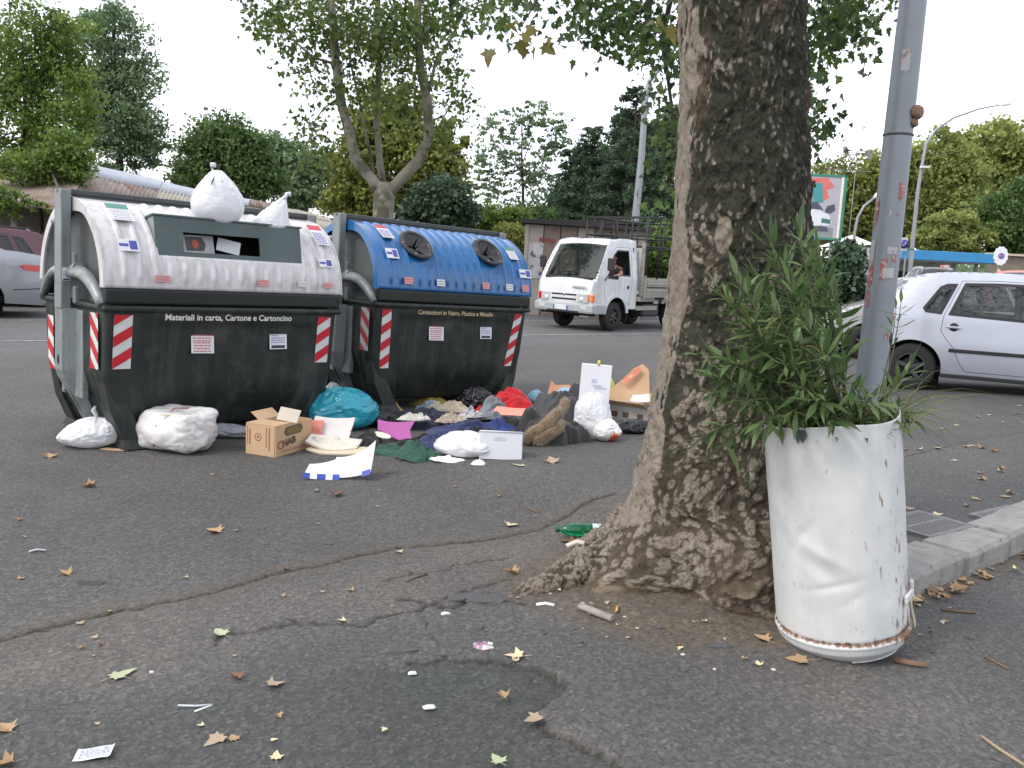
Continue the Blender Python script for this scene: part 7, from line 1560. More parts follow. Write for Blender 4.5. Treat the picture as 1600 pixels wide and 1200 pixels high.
for k, (px, py, rx, ry, Y, mt_, lb) in enumerate(((775, 345, 55, 24, 33, 'bright', 'bright green hedge mass between the blue bin and the brown hut'), (800, 372, 30, 22, 31, 'olive', 'olive bush low beside the brown hut'), (1035, 392, 34, 40, 27, 'bright', 'bright green bush seen through the truck rack'), (830, 350, 40, 30, 40, 'mid', 'dark green bush over the roof of the brown hut'), (1000, 370, 40, 30, 34, 'dark', 'dark bush behind the truck rack'))):
    tree('bush', lb, Y, [(px, py, rx, ry), (px + rx * .4, py + 5, rx * .6, ry), (px - rx * .5, py + 6, rx * .5, ry * .9)], LG[mt_], px, 44, .13, 240, 60 + k, .34, cat='bush', limbs=3, trunkr=.05)
tree('dark_tree', 'broad dark evergreen crown filling the gap behind the cedars and the street lamp', 47, [(940, 290, 60, 60), (1000, 270, 50, 70), (1040, 230, 30, 60), (900, 320, 50, 40), (980, 220, 28, 50)], LG['dark'], 960, 50, .26, 380, 75, .3, limbs=6, fill=.25)
# right-hand side
tree('hill_tree', 'large yellow-green tree high at the right edge of the picture', 85, [(1560, 235, 55, 50), (1590, 275, 50, 60), (1530, 275, 45, 50), (1600, 330, 60, 60), (1510, 235, 24, 26)], LG['yel'], 1570, 44, .46, 480, 11, .26, limbs=3, trunkr=.3, base=0, fill=.3)
tree('hill_tree', 'broad yellow-green tree behind the blue canopy, right of the steel pole', 80, [(1470, 250, 50, 45), (1440, 295, 55, 55), (1500, 310, 55, 60), (1470, 350, 70, 45), (1420, 350, 50, 45), (1410, 255, 30, 35)], LG['yel'], 1460, 44, .44, 520, 12, .26, limbs=3, trunkr=.3, fill=.3)
tree('hill_tree', 'yellowish tree between the trunk and the steel pole, behind the poster', 78, [(1335, 300, 50, 50), (1375, 290, 40, 50), (1350, 350, 60, 45), (1300, 340, 40, 60), (1385, 350, 40, 45)], LG['olive'], 1340, 44, .42, 420, 13, .28, limbs=3, trunkr=.3, fill=.3)
tree('hill_tree', 'small brownish tree top just right of the big trunk', 84, [(1285, 270, 24, 22), (1270, 290, 22, 30)], LG['olive'], 1280, 20, .3, 60, 14, .4, limbs=5, fill=.1)
tree('bush', 'bright round bush in front of the hill trees above the canopy', 68, [(1490, 350, 40, 22), (1460, 372, 40, 20), (1510, 375, 45, 22)], LG['yel'], 1485, 40, .3, 260, 15, .3, cat='bush', limbs=2, trunkr=.1)
tree('hill_tree', 'darker green tree at the right edge under the large hill tree', 70, [(1570, 345, 45, 45), (1600, 380, 40, 30), (1545, 385, 40, 20), (1620, 320, 40, 50)], LG['mid'], 1580, 40, .36, 330, 16, .3, limbs=2, trunkr=.2)
tree('shrub', 'dark shrub behind the oleander beside the street pole', 17, [(1320, 420, 34, 40), (1290, 440, 40, 40), (1335, 455, 20, 30), (1310, 490, 40, 36)], LG['dark'], 1310, 40, .12, 170, 17, .34, cat='shrub', limbs=4, trunkr=.04)
HM = M('distant_woods', (.07, .10, .045), .9, var=.4, scale=.3, bump=1, bscale=1)
def hill():
    n1, m1 = 90, 10; V = []; C = []
    for j in range(m1):
        for i in range(n1):
            a = math.radians(-70 + 140 * i / (n1 - 1)); d = 118 + j * 9; f = math.sin(math.pi * j / (m1 - 1) * .5); V.append((d * math.sin(a), d * math.cos(a), f * (6 + 2.0 * math.sin(i * .31) + 1.5 * math.sin(i * .13 + 2)) - 1))
    return np_mesh('distant_hill', V, gridF(n1, m1), None, True), np.array(V)
me, HV = hill(); struct('distant_hill', me, HM)
r2 = np.random.default_rng(33); ii = r2.integers(0, len(HV), 26000); C = HV[ii] + r2.normal(size=(26000, 3)) * np.array([2.2, 2.2, .9]); C[:, 2] += 1.2; V, F, k = quad_leaves(C, 1.0, r2, .4, .7)
me = np_mesh('distant_woods', V, F, LG['grey'], False, dict(tone=np.repeat(np.clip(.45 + .25 * vn(C * .15, 3) + r2.normal(size=len(C)) * .15, 0, 1), k))); o = bpy.data.objects.new('distant_woods', me); COL.objects.link(o); o['kind'] = 'stuff'; o['label'] = 'far wooded slope behind the street, one pale green mass'; o['category'] = 'woods'

# forked plane tree in the middle distance
FY = 21.0; fb_ = Vector((AT(598, 500, FY).x, FY, 0)); FT = thing('plane_tree', 'plane tree with a bare trunk forking into three limbs behind the blue bin', 'tree', fb_)
PB = M('plane_bark_pale', (.20, .185, .145), .85, var=.3, scale=2.5, bump=.6, bscale=14, c2=(.085, .085, .055), c2t=(.48, .56), c2s=2.2)
def pl3(*pts): return [AT(x, y, FY + (q[0] if (q := z) else 0)) for x, y, *z in pts]
fk = AT(600, 306, FY)
part('trunk', MB().tube([fb_ - Vector((0, 0, .2)), AT(597, 400, FY), AT(599, 330, FY), fk, AT(602, 285, FY)], [.30, .255, .24, .25, .17], 18), PB, FT, world=True)
LIMBS = [([(602, 312), (582, 282), (556, 250), (545, 205), (533, 160), (524, 90), (519, 20), (512, -60)], .19, .11, 0), ([(602, 300), (594, 262), (588, 190), (592, 110), (590, 30), (592, -60)], .12, .075, .6), ([(598, 312), (625, 282), (655, 250), (670, 215), (668, 160), (657, 110), (652, 30), (655, -60)], .19, .11, 0),
         ([(584, 270), (572, 210), (560, 150), (548, 100), (540, 40)], .05, .03, .8), ([(668, 150), (680, 100), (705, 60), (730, 10)], .06, .03, 0), ([(524, 100), (490, 90), (455, 60), (420, 25)], .05, .02, 0), ([(533, 150), (505, 170), (485, 200)], .035, .012, 0), ([(672, 190), (695, 180), (715, 150)], .035, .012, 0), ([(519, 40), (480, 20), (440, -10)], .05, .02, 0), ([(655, 60), (700, 20), (760, 0)], .04, .015, 0), ([(592, 120), (615, 90), (630, 40)], .03, .012, 0)]
for pts, r0, r1_, dy in LIMBS: part('branch', MB().tube([AT(x, y, FY + dy) for x, y in pts], [.74 * (r0 + (r1_ - r0) * i / (len(pts) - 1)) for i in range(len(pts))], 12 if r0 > .1 else 7), PB, FT, world=True)
r = np.random.default_rng(44); Cs = []; tn = []
def cl2(px, py, rx, ry, n, dens=14, rad=.20):
    for k in range(n):
        x, y = px + r.normal() * rx * .55, py + r.normal() * ry * .55; c_ = np.array(AT(x, y, FY + r.uniform(-1.6, 1.6))[:]); m_ = int(r.uniform(.5, 1.5) * dens); Cs.append(c_ + r.normal(size=(m_, 3)) * rad); tn.append(np.clip(r.normal(.42, .2) + r.normal(size=m_) * .15, 0, 1))
for a in ((440, 20, 50, 26, 24), (500, 30, 45, 40, 30), (480, 80, 40, 30, 16), (540, 30, 30, 50, 24), (590, 40, 35, 50, 30), (640, 30, 35, 45, 28), (700, 30, 45, 35, 26), (760, 10, 40, 18, 14), (500, 140, 25, 35, 12), (480, 200, 22, 40, 14), (500, 240, 14, 20, 4), (550, 120, 28, 50, 16), (600, 130, 30, 60, 22), (640, 110, 25, 50, 14), (700, 110, 25, 35, 12), (712, 150, 22, 30, 9), (690, 200, 20, 30, 7), (730, 180, 14, 24, 4), (420, 40, 30, 12, 6), (395, 12, 16, 8, 4), (560, 60, 60, 30, 22), (620, 80, 60, 40, 22), (660, 60, 40, 40, 14), (600, -60, 220, 50, 60), (620, 190, 40, 40, 9)): cl2(*a)
C_ = np.concatenate(Cs); V, F, k = star_leaves(C_, .135, r, .35); crown_part(FT, V, F, k, np.concatenate(tn), PLF)
C_ = np.array([AT(592 + r.normal() * 12, 75 + r.normal() * 16, FY + r.normal() * .3)[:] for _ in range(420)]); V, F, k = star_leaves(C_, .10, r, .3); crown_part(FT, V, F, k, r.uniform(.3, .9, len(C_)), PLF, 'ball_of_shoots')

# ================================================================== SHEDS, HUT, STATION
TIN = M('rusty_tin', (.27, .225, .195), .7, .1, var=.2, scale=2, c2=(.16, .085, .055), c2t=(.45, .66), c2s=1.3, bump=.2, bscale=20); TNW = M('white_tin', (.40, .43, .48), .5, .1, var=.08, scale=2, c2=(.38, .36, .36), c2t=(.58, .75), c2s=2); CRP = M('cream_roof', (.36, .335, .27), .7, var=.12, scale=2, c2=(.35, .28, .18), c2t=(.55, .7), c2s=3)
WDW = M('old_boards', (.10, .085, .065), .85, var=.3, scale=4)
def corr_sheet(a, b_, c, d, mat_, parent, n=26, amp=.011):
    """corrugated sheet: a-b upper edge, d-c lower edge; waves run down the slope"""
    a, b_, c, d = map(Vector, (a, b_, c, d)); nn = (b_ - a).cross(d - a).normalized(); V = []
    for j in range(3):
        for i in range(n * 4 + 1): u = i / (n * 4); p_ = a.lerp(b_, u).lerp(d.lerp(c, u), j / 2); V.append(p_ + nn * amp * (.12 if mat_ is TNW else 1.2) * math.sin(i * math.pi / 2))
    o = part('roof_sheet', np_mesh('roof_sheet', [v[:] for v in V], gridF(n * 4 + 1, 3), None, True), mat_, parent, world=True); solidify(o, .006, 0); return o
A0, A1 = AT(132, 258, 26), AT(520, 342, 40); E0, E1 = AT(92, 330, 23.2), AT(520, 372, 37)
SH = thing('shed', 'long low shed with patched rusty and white corrugated roofing behind the white bin', 'shed', (A0.x, 26, 0))
rr3 = random.Random(4)
for row, (u0, u1) in enumerate(((0, .26), (.20, .62), (.58, 1.0))):
    nsh = 9
    for k in range(nsh):
        s0, s1 = k / nsh, (k + 1.06) / nsh; P_ = lambda s_, u: A0.lerp(A1, s_).lerp(E0.lerp(E1, s_), u) + Vector((0, 0, .012 * (2 - row) + rr3.uniform(-.02, .02)))
        m_ = TNW if (row == 0 and k < 5) else (CRP if k >= 6 or (row == 1 and k in (2, 3)) else TIN)
        j_ = rr3.uniform(-.06, .06); corr_sheet(P_(s0, u0 + j_), P_(s1, u0 + j_), P_(s1, min(1.03, u1 + j_)), P_(s0, min(1.03, u1 + j_)), m_, SH, 9)
wl = MB(); wl.add([E0 + Vector((.1, .2, -.12)), E1 + Vector((.1, .2, -.12)), Vector((E1.x + .1, E1.y + .2, 0)), Vector((E0.x + .1, E0.y + .2, 0))], [(0, 1, 2, 3)]); o = part('front_wall', wl, WDW, SH, world=True); solidify(o, .06, 0)
wl = MB(); wl.add([A0 + Vector((-3.0, 1, -1.0)), A0, A0 + Vector((0, 0, -.1)), E0 + Vector((0, .1, -.1)), Vector((E0.x, E0.y + .1, 0)), Vector((A0.x - 3, 27, 0))], [(0, 1, 2, 3, 4, 5)]); o = part('gable_wall', wl, WDW, SH, world=True); solidify(o, .05, 0)
bk = A1 + Vector((-3.5, 1, 0)); corr_sheet(A0, A1, bk - Vector((0, 0, .9)), A0 + Vector((-3.5, 1, -.9)), TIN, SH, 30)
for k in range(3): part('purlin', MB().tube([A0.lerp(E0, .3 * k + .1) - Vector((0, 0, .06)), A1.lerp(E1, .3 * k + .1) - Vector((0, 0, .06))], .04, 6), WDW, SH, world=True)
# lean-to at the far left, front open
LT = thing('lean_to', 'open lean-to with a sagging rusty tin roof and ivy at the far left', 'lean-to', (AT(0, 300, 25).x, 25, 0))
B0_, B1_, C0_, C1_ = AT(-140, 268, 28), AT(140, 262, 26.2), AT(-140, 318, 23.4), AT(96, 328, 23)
for k in range(6):
    s0, s1 = k / 6, (k + 1.05) / 6; j_ = rr3.uniform(-.05, .05); corr_sheet(B0_.lerp(B1_, s0) + Vector((0, 0, j_)), B0_.lerp(B1_, s1) + Vector((0, 0, j_)), C0_.lerp(C1_, s1) + Vector((0, 0, -j_)), C0_.lerp(C1_, s0) + Vector((0, 0, j_)), TIN, LT, 10)
for px in (-90, 22, 92): c_ = AT(px, 340, 23.3); part('post', MB().tube([(c_.x, 23.3, 0), (c_.x, 23.3, AT(px, 322, 23.3).z)], .08, 8), M('grey_post', (.22, .21, .19), .8), LT, world=True)
wl = MB(); q0, q1 = B0_ - Vector((0, .1, .15)), B1_ - Vector((0, .1, .15)); wl.add([q0, q1, Vector((q1.x, q1.y, 0)), Vector((q0.x, q0.y, 0))], [(0, 1, 2, 3)]); o = part('back_wall', wl, WDW, LT, world=True); solidify(o, .05, 0)
part('brace', MB().tube([AT(78, 262, 25), AT(100, 315, 23.6)], .04, 6), WDW, LT, world=True)
tree('ivy', 'ivy spilling over the lean-to roof edge at the far left', 22.9, [(10, 312, 45, 14), (55, 322, 30, 7), (-20, 300, 40, 18), (5, 328, 24, 14), (80, 326, 14, 5)], LG['bright'], 10, 22, .10, 110, 71, .5, cat='ivy', limbs=3, trunkr=.03)
tree('bush', 'olive green bush hanging over the tin roof beside the bright tree', 25, [(85, 258, 42, 28), (125, 268, 20, 18), (110, 232, 26, 28), (40, 262, 50, 22)], LG['bright'], 60, 26, .13, 210, 72, .55, cat='bush', limbs=5, trunkr=.05)
# brown hut behind the truck
HB = M('hut_board', (.23, .175, .14), .8, var=.18, scale=3, c2=(.13, .09, .07), c2t=(.5, .7), c2s=3); HP = M('hut_pale', (.36, .32, .28), .8, var=.12, scale=3); HR = M('hut_roof_felt', (.035, .032, .03), .9)
hx0, hx1 = AT(824, 350, 24).x, AT(1010, 350, 24).x; hz = AT(850, 352, 24).z
HT = thing('hut', 'brown boarded hut with a dark flat roof behind the white truck', 'hut', ((hx0 + hx1) / 2, 25, 0))
n_ = 7
for k in range(n_):
    xa, xb = hx0 + (hx1 - hx0) * k / n_, hx0 + (hx1 - hx0) * (k + 1) / n_; part('wall_panel', MB().box(((xa + xb) / 2, 24, hz / 2), (xb - xa - .025, .05, hz)), HB if k % 3 else HP, HT, world=True)
part('wall_back', MB().box(((hx0 + hx1) / 2, 24.08, hz / 2), (hx1 - hx0, .06, hz)).box((hx0 + .03, 25, hz / 2), (.06, 1.9, hz)).box((hx1 - .03, 25, hz / 2), (.06, 1.9, hz)), HR, HT, world=True)
part('corner_post', MB().box((hx0, 23.97, hz / 2), (.10, .10, hz)), HP, HT, world=True)
part('roof', MB().box(((hx0 + hx1) / 2, 24.9, hz + .06), (hx1 - hx0 + .3, 2.4, .10), rot=(0, R(1), 0)), HR, HT, world=True); part('roof', MB().box(((hx0 + hx1) / 2 + .1, 25, hz + .16), (hx1 - hx0 - .4, 1.8, .09), rot=(0, R(-1.5), 0)), HR, HT, world=True)
part('graffiti_sheet', MB().box((hx0 + .26, 23.955, 1.45), (.40, .01, .95)), M('graffiti', (.45, .45, .44), .7, var=.2, scale=9, c2=(.10, .10, .11), c2t=(.52, .58), c2s=7), HT, world=True); part('graffiti_mark', MB().box((hx0 + .55, 23.965, 2.0), (.42, .01, .10), rot=(0, R(3), 0)), M('graffiti_red', (.22, .07, .06), .8), HT, world=True)
# roadside wall / low kerb on the far side of the street
FKM = M('far_kerb_concrete', (.25, .24, .22), .85, var=.15, scale=2)
o_ = LN1 + LNn * 8.2; fkb = MB(); ang = math.atan2(LD.y, LD.x)
for k in range(34): c_ = o_ + LD * (-14 + k * 1.6); fkb.box((c_.x, c_.y, .05), (1.57, .28, .16), rot=(0, 0, ang), bev=.012)
fk_ = struct('far_kerb', fkb, FKM)
gv = MB(); a_, c2_ = o_ + LNn * .14 + LD * -14, o_ + LNn * .14 + LD * 40; gv.quad(a_ + Vector((0, 0, .10)), c2_ + Vector((0, 0, .10)), c2_ + LNn * 3 + Vector((0, 0, .10)), a_ + LNn * 3 + Vector((0, 0, .10))); struct('far_pavement', gv, M('dusty_verge', (.15, .14, .11), .95, var=.3, scale=1.5, c2=(.07, .09, .03), c2t=(.5, .62), c2s=2))

# filling station
BLC = M('canopy_blue', (.03, .22, .46), .45, var=.12, scale=3); STW = M('station_white', (.48, .49, .47), .7, var=.1); STK = M('station_dark', (.03, .032, .04), .6); STG = M('station_grey', (.20, .20, .19), .7)
SY = 58.0; x0s, x1s = AT(1386, 400, SY).x, AT(1556, 400, SY).x; z1s, z0s = AT(1470, 393, SY).z, AT(1470, 408, SY).z; bs = AT(1470, 442, SY).z
ST = thing('filling_station', 'low white filling station with a long blue canopy beyond the silver hatchback', 'filling station', ((x0s + x1s) / 2, SY, 0))
part('canopy', MB().box(((x0s + x1s) / 2, SY + 2, (z0s + z1s) / 2), (x1s - x0s, 5, z1s - z0s), bev=.03), BLC, ST, world=True)
part('canopy_soffit', MB().box(((x0s + x1s) / 2, SY + 2, z0s - .03), (x1s - x0s - .2, 4.6, .05)), STW, ST, world=True)
for k in range(5): xx = x0s + (x1s - x0s) * (k + .3) / 5; part('column', MB().box((xx, SY + .4, z0s / 2), (.16, .16, z0s - .06)), STG, ST, world=True)
part('kiosk_wall', MB().box(((x0s * .35 + x1s * .65), SY + 4.5, 1.35), ((x1s - x0s) * .62, .2, 2.7)), STW, ST, world=True)
part('kiosk_wall', MB().box(((x0s * .85 + x1s * .15), SY + 4.6, 1.2), ((x1s - x0s) * .35, .2, 2.2)), STG, ST, world=True)
for k in range(6): part('window', MB().box((x0s + (x1s - x0s) * (.4 + .10 * k), SY + 4.35, 1.65), (.55, .06, .8)), STK, ST, world=True)
part('sign_panel', MB().box((AT(1477, 412, SY - 1).x, SY - 1, 2.25), (.55, .05, .55)), M('sign_white_red', (.6, .45, .43), .6, c2=(.5, .05, .04), c2t=(.5, .56), c2s=4), ST, world=True)
for px in (1430, 1488, 1508): x_ = AT(px, 430, SY - .6).x; part('fuel_pump', MB().box((x_, SY - .2, .85), (.5, .35, 1.6), bev=.04), STW, ST, world=True)
wl_ = MB().box((AT(1585, 402, SY + 2).x, SY + 3, (z1s + .2) / 2), (2.6, .2, z1s + .1)); part('annexe_wall', wl_, M('annexe_brown', (.20, .17, .13), .8, var=.2), ST, world=True); part('annexe_roof', MB().box((AT(1585, 402, SY + 2).x, SY + 2.9, z1s + .12), (2.8, .6, .14)), M('annexe_roof_cream', (.50, .42, .30), .7), ST, world=True)
# round white sign on a post
SG = thing('round_sign', 'white scalloped round sign with a blue and red emblem at the end of the canopy', 'sign', (AT(1562, 400, 50).x, 50, 0)); c_ = AT(1563, 400, 50); s_ = 50 / FPX
part('disc', MB().prism([((10.5 + (1.0 if k % 2 else -.4)) * s_ * math.cos(k * math.pi / 12), (14 + (1.0 if k % 2 else -.4)) * s_ * math.sin(k * math.pi / 12)) for k in range(24)], c_, (0, -1, 0), .08, (1, 0, 0)), M('sign_white', (.72, .73, .74), .5), SG, world=True)
part('emblem', MB().prism([(5 * s_ * math.cos(a), 4.5 * s_ * math.sin(a)) for a in np.linspace(0, 6.28, 20)[:-1]], c_ + Vector((.02, -.085, 0)), (0, -1, 0), .01, (1, 0, 0)), M('emblem_blue', (.10, .12, .42), .5), SG, world=True); part('emblem_band', MB().box(c_ + Vector((.02, -.10, .01)), (9 * s_, .01, 1.6 * s_)), M('emblem_red', (.55, .15, .20), .5), SG, world=True)
part('post', MB().tube([(c_.x, 50.05, 0), (c_.x, 50.05, c_.z)], .07, 8), STG, SG, world=True)
# bus-stop like signs right of the pole
BS = thing('round_sign', 'round dark blue sign on a white board right of the steel pole', 'sign', (AT(1412, 400, 30).x, 30, 0)); c_ = AT(1406, 381, 30); s_ = 30 / FPX
part('board', MB().box(c_, (22 * s_, .04, 20 * s_)), M('board_pale', (.50, .48, .46), .6, var=.1), BS, world=True); part('disc', MB().lathe([(6.5 * s_, 0), (6.5 * s_, .02)], c_ + Vector((6 * s_, -.03, 0)), (R(90), 0, 0), 24), M('sign_navy', (.02, .04, .20), .4), BS, world=True)
part('symbol', MB().box(c_ + Vector((5 * s_, -.053, -2 * s_)), (3 * s_, .004, 2 * s_)).box(c_ + Vector((7.5 * s_, -.053, 1.5 * s_)), (2 * s_, .004, 4 * s_)), M('symbol_pink', (.60, .25, .35), .5), BS, world=True); part('post', MB().tube([(AT(1416, 400, 30.1).x, 30.1, 0), (AT(1418, 370, 30.1).x, 30.1, c_.z + .2)], .03, 8), STG, BS, world=True)
BQ = thing('square_sign', 'light blue square sign just under the round dark blue sign', 'sign', (AT(1402, 400, 31).x, 31, 0)); c_ = AT(1402, 396, 31); part('board', MB().box(c_, (14 * s_, .04, 11 * s_)), M('sign_cyan', (.08, .35, .62), .4), BQ, world=True); part('post', MB().tube([(c_.x, 31.05, 0), (c_.x, 31.05, c_.z)], .03, 8), STG, BQ, world=True)
RB = thing('railing', 'thin green horizontal rail on posts behind the steel pole', 'railing', (AT(1380, 400, 34).x, 34, 0)); ya, yb = AT(1362, 388, 34), AT(1428, 388, 34); part('rail', MB().box((ya + yb) / 2, ((yb - ya).length, .05, .07)), M('rail_green', (.05, .16, .13), .5), RB, world=True)
for p_ in (ya, yb): part('post', MB().tube([(p_.x, 34, 0), (p_.x, 34, p_.z)], .03, 8), STG, RB, world=True)
# white tent-like canopy right of the poster
TN = thing('tent', 'white marquee roof glimpsed between the poster and the steel pole', 'tent', (AT(1345, 400, 46).x, 46, 0)); a_, b_2, c_ = AT(1318, 384, 46), AT(1345, 366, 47), AT(1368, 382, 46); mb = MB(); mb.add([a_, c_, c_ + Vector((0, 4, 0)), a_ + Vector((0, 4, 0)), b_2 + Vector((0, 1.2, 0))], [(0, 1, 4), (1, 2, 4), (2, 3, 4), (3, 0, 4)]); part('roof', mb, M('tent_white', (.80, .81, .84), .6), TN, world=True)
part('side_panel', MB().box(((a_.x + c_.x) / 2, 46.1, a_.z / 2), (c_.x - a_.x - .2, .04, a_.z - .05)), M('tent_side', (.45, .47, .48), .7, var=.15, scale=2, c2=(.12, .15, .14), c2t=(.5, .6), c2s=2), TN, world=True)

# poster board with a small-car advertisement (flat print)
BY = 42.0; c0, c1 = AT(1232, 268, BY), AT(1318, 372, BY); zt_, zb_ = AT(1290, 276, BY).z, AT(1300, 372, BY).z; xl, xr_ = AT(1225, 320, BY).x, AT(1316, 320, BY).x
BB = thing('billboard', 'tall green-framed poster of a small white car right of the big trunk', 'billboard', ((xl + xr_) / 2, BY, 0), R(0))
part('panel', MB().box(((xl + xr_) / 2, BY, (zt_ + zb_) / 2), (xr_ - xl, .10, zt_ - zb_)), M('poster_lilac', (.42, .40, .46), .5, var=.08, scale=.8), BB, world=True)
GF = M('frame_green', (.03, .22, .14), .5); part('frame', MB().box((xr_ + .05, BY, (zt_ + zb_) / 2), (.10, .16, zt_ - zb_ + .2)).box(((xl + xr_) / 2, BY, zt_ + .05), (xr_ - xl + .1, .16, .10)).box(((xl + xr_) / 2, BY, zb_ - .05), (xr_ - xl + .1, .16, .10)), GF, BB, world=True)
part('light_strip', MB().box((xr_ - .10, BY - .06, (zt_ + zb_) / 2), (.10, .05, zt_ - zb_)), M('strip_cream', (.72, .74, .62), .5), BB, world=True)
U = (xr_ - xl) / 100; Hh = (zt_ - zb_) / 100
def pp(poly, mat_, lay, nm='print'): part(nm, MB().prism([(x * U, y * Hh) for x, y in poly], (xl, BY - .052 - lay * .006, zb_), (0, -1, 0), .003, (1, 0, 0)), mat_, BB, world=True)
pp([(0, 0), (88, 0), (88, 16), (60, 20), (0, 14)], M('p_grey', (.24, .26, .26), .6), 0)
pp([(48, 66), (42, 96), (70, 98), (84, 84), (70, 78), (76, 66), (66, 60)], M('p_coral', (.62, .16, .13), .6), 0); pp([(48, 56), (46, 88), (62, 90), (66, 58)], M('p_teal', (.06, .28, .30), .6), 1); pp([(30, 58), (32, 84), (46, 90), (46, 58)], M('p_peach', (.62, .40, .28), .6), 1); pp([(30, 80), (34, 94), (44, 92), (46, 80)], M('p_white', (.68, .70, .74), .6), 2)
pp([(10, 26), (12, 40), (30, 46), (60, 46), (78, 38), (84, 26), (80, 20), (40, 18)], M('p_white', (.68, .70, .74), .6), 2); pp([(18, 44), (30, 56), (56, 58), (68, 45), (40, 47)], M('p_navy', (.07, .08, .11), .5), 3); pp([(22, 18), (22, 30), (32, 34), (38, 28), (36, 18)], M('p_navy', (.07, .08, .11), .5), 3); pp([(66, 24), (66, 32), (82, 30), (82, 23)], M('p_green', (.06, .16, .14), .5), 3); pp([(40, 10), (44, 18), (76, 18), (80, 10)], M('p_navy', (.07, .08, .11), .5), 1)
pp([(70, 42), (74, 52), (86, 56), (88, 46), (80, 40)], M('p_navy', (.07, .08, .11), .5), 2)
for xx in (xl + .4, xr_ - .3): part('post', MB().tube([(xx, BY + .1, 0), (xx, BY + .1, zb_)], .08, 8), STG, BB, world=True)
# ================================================================== LAMPS AND MASTS
LPM = M('lamp_post_grey', (.27, .29, .31), .45, .2, var=.06); LHM = M('lamp_head', (.60, .62, .62), .3, .2)
def lamp(label, pts, Y, r0, r1_, mat_=None, head=True, group='street lamps'):
    P_ = [AT(x, y, Y + (q[0] if q else 0)) for x, y, *q in pts]; b_ = Vector((P_[0].x + (P_[0].x - P_[1].x) * P_[0].z / max(.1, P_[1].z - P_[0].z), Y, 0)); t = thing('street_lamp', label, 'street lamp', b_, 0, group); n_ = len(P_)
    part('post', MB().tube([b_ - Vector((0, 0, .1))] + P_, [r0 * 1.15] + [r0 + (r1_ - r0) * i / (n_ - 1) for i in range(n_)], 12), mat_ or LPM, t, world=True)
    if head: d = (P_[-1] - P_[-2]).normalized(); part('lamp_head', MB().tube([P_[-1] - d * .05, P_[-1] + d * .15, P_[-1] + d * .5, P_[-1] + d * .62], [.05, .13, .12, .03], 10, flat=.55), LHM, t, world=True)
    return t
t = lamp('tall curved street lamp rising behind the white truck', [(992, 350), (1002, 250), (1009, 150), (1014, 128), (1030, 108), (1056, 88)], 27, .115, .045); part('collar', MB().tube([AT(1007, 195, 27), AT(1008, 188, 27)], .10, 10), LPM, t, world=True)
t = lamp('tall street lamp with a long arm right of the steel pole', [(1421, 430), (1428, 360), (1434, 300), (1440, 262), (1447, 225), (1462, 203), (1490, 184), (1530, 170), (1562, 164)], 46, .11, .03)
part('side_lamp', MB().box(AT(1445, 261, 45.8), (.42, .2, .10)), LHM, t, world=True)
lamp('short hooked lamp arm between the poster and the steel pole', [(1334, 400), (1335, 365), (1340, 340), (1350, 322), (1366, 309)], 40, .07, .045)
t = lamp('thin white lamp post behind the tall white bag', [(333, 290), (332, 262)], 36, .05, .04, LHM, False); part('lamp_head', MB().box(AT(333, 258, 36), (.22, .18, .20), bev=.05), LHM, t, world=True)
FM = thing('floodlight_mast', 'distant mast with a row of floodlights against the sky between trunk and pole', 'mast', (AT(1302, 400, 75).x, 75, 0)); c_ = AT(1300, 262, 75); part('post', MB().tube([(c_.x, 75, 0), (c_.x, 75, c_.z)], .09, 8), STK, FM, world=True); part('crossbar', MB().box((c_.x + 1.6, 75, AT(1340, 267, 75).z), (3.4, .05, .06)), STG, FM, world=True)
TV = thing('antenna', 'thin aerial frame seen against the sky between trunk and steel pole', 'antenna', (AT(1340, 400, 70).x, 70, 0)); a_ = AT(1340, 236, 70); part('mast', MB().tube([(a_.x, 70, 0), (a_.x, 70, a_.z)], .035, 6), STG, TV, world=True)
for dz in (0, .25, .5): part('element', MB().tube([(a_.x - 1.1, 70, a_.z - dz * .6), (a_.x + 1.0, 70.3, a_.z - dz * .6 + .05)], .03, 5), STG, TV, world=True)
for px in (1322, 1358): c_ = AT(px, 236 if px < 1340 else 241, 70); part('panel_antenna', MB().box(c_, (.28, .15, .7), rot=(0, R(-20), 0)), STG, TV, world=True)
# ================================================================== FALLEN LEAVES AND LITTER
FLM = [M('leaf_ochre', (.36, .24, .12), .7, var=.25, scale=30, c2=(.20, .11, .055), c2t=(.5, .65), c2s=40), M('leaf_tan', (.34, .26, .18), .75, var=.2, scale=30), M('leaf_palegreen', (.36, .40, .24), .7, var=.15, scale=30), M('leaf_brown', (.17, .085, .045), .8, var=.3, scale=30), M('leaf_cream', (.58, .50, .30), .7, var=.15, scale=30)]
def fallen(seed, curl):
    r2 = random.Random(seed); P_ = [(x * (1 + r2.uniform(-.15, .15)), y * (1 + r2.uniform(-.1, .1))) for x, y in STAR]; V = []; cx, cy = 0, .42
    ring2 = [(cx + (x - cx) * .5, cy + (y - cy) * .5) for x, y in P_]
    def zf(x, y): return curl * (abs(x) ** 1.4 * 1.1 + .5 * (y - .4) ** 2) + .03 * math.sin(9 * x + seed) * curl * 2 + .012
    V = [(x, y - .42, zf(x, y)) for x, y in P_] + [(x, y - .42, zf(x, y)) for x, y in ring2] + [(0, 0, zf(0, .42))]; n_ = len(P_)
    F = [(i, (i + 1) % n_, n_ + (i + 1) % n_, n_ + i) for i in range(n_)] + [(n_ + i, n_ + (i + 1) % n_, 2 * n_) for i in range(n_)]
    mb = MB(); mb.add(V, F, False); mb.tube([(0, -.42, .03), (.03, -.62, .05), (.05, -.78, .04)], .012, 4); return mb
LMESH = {}
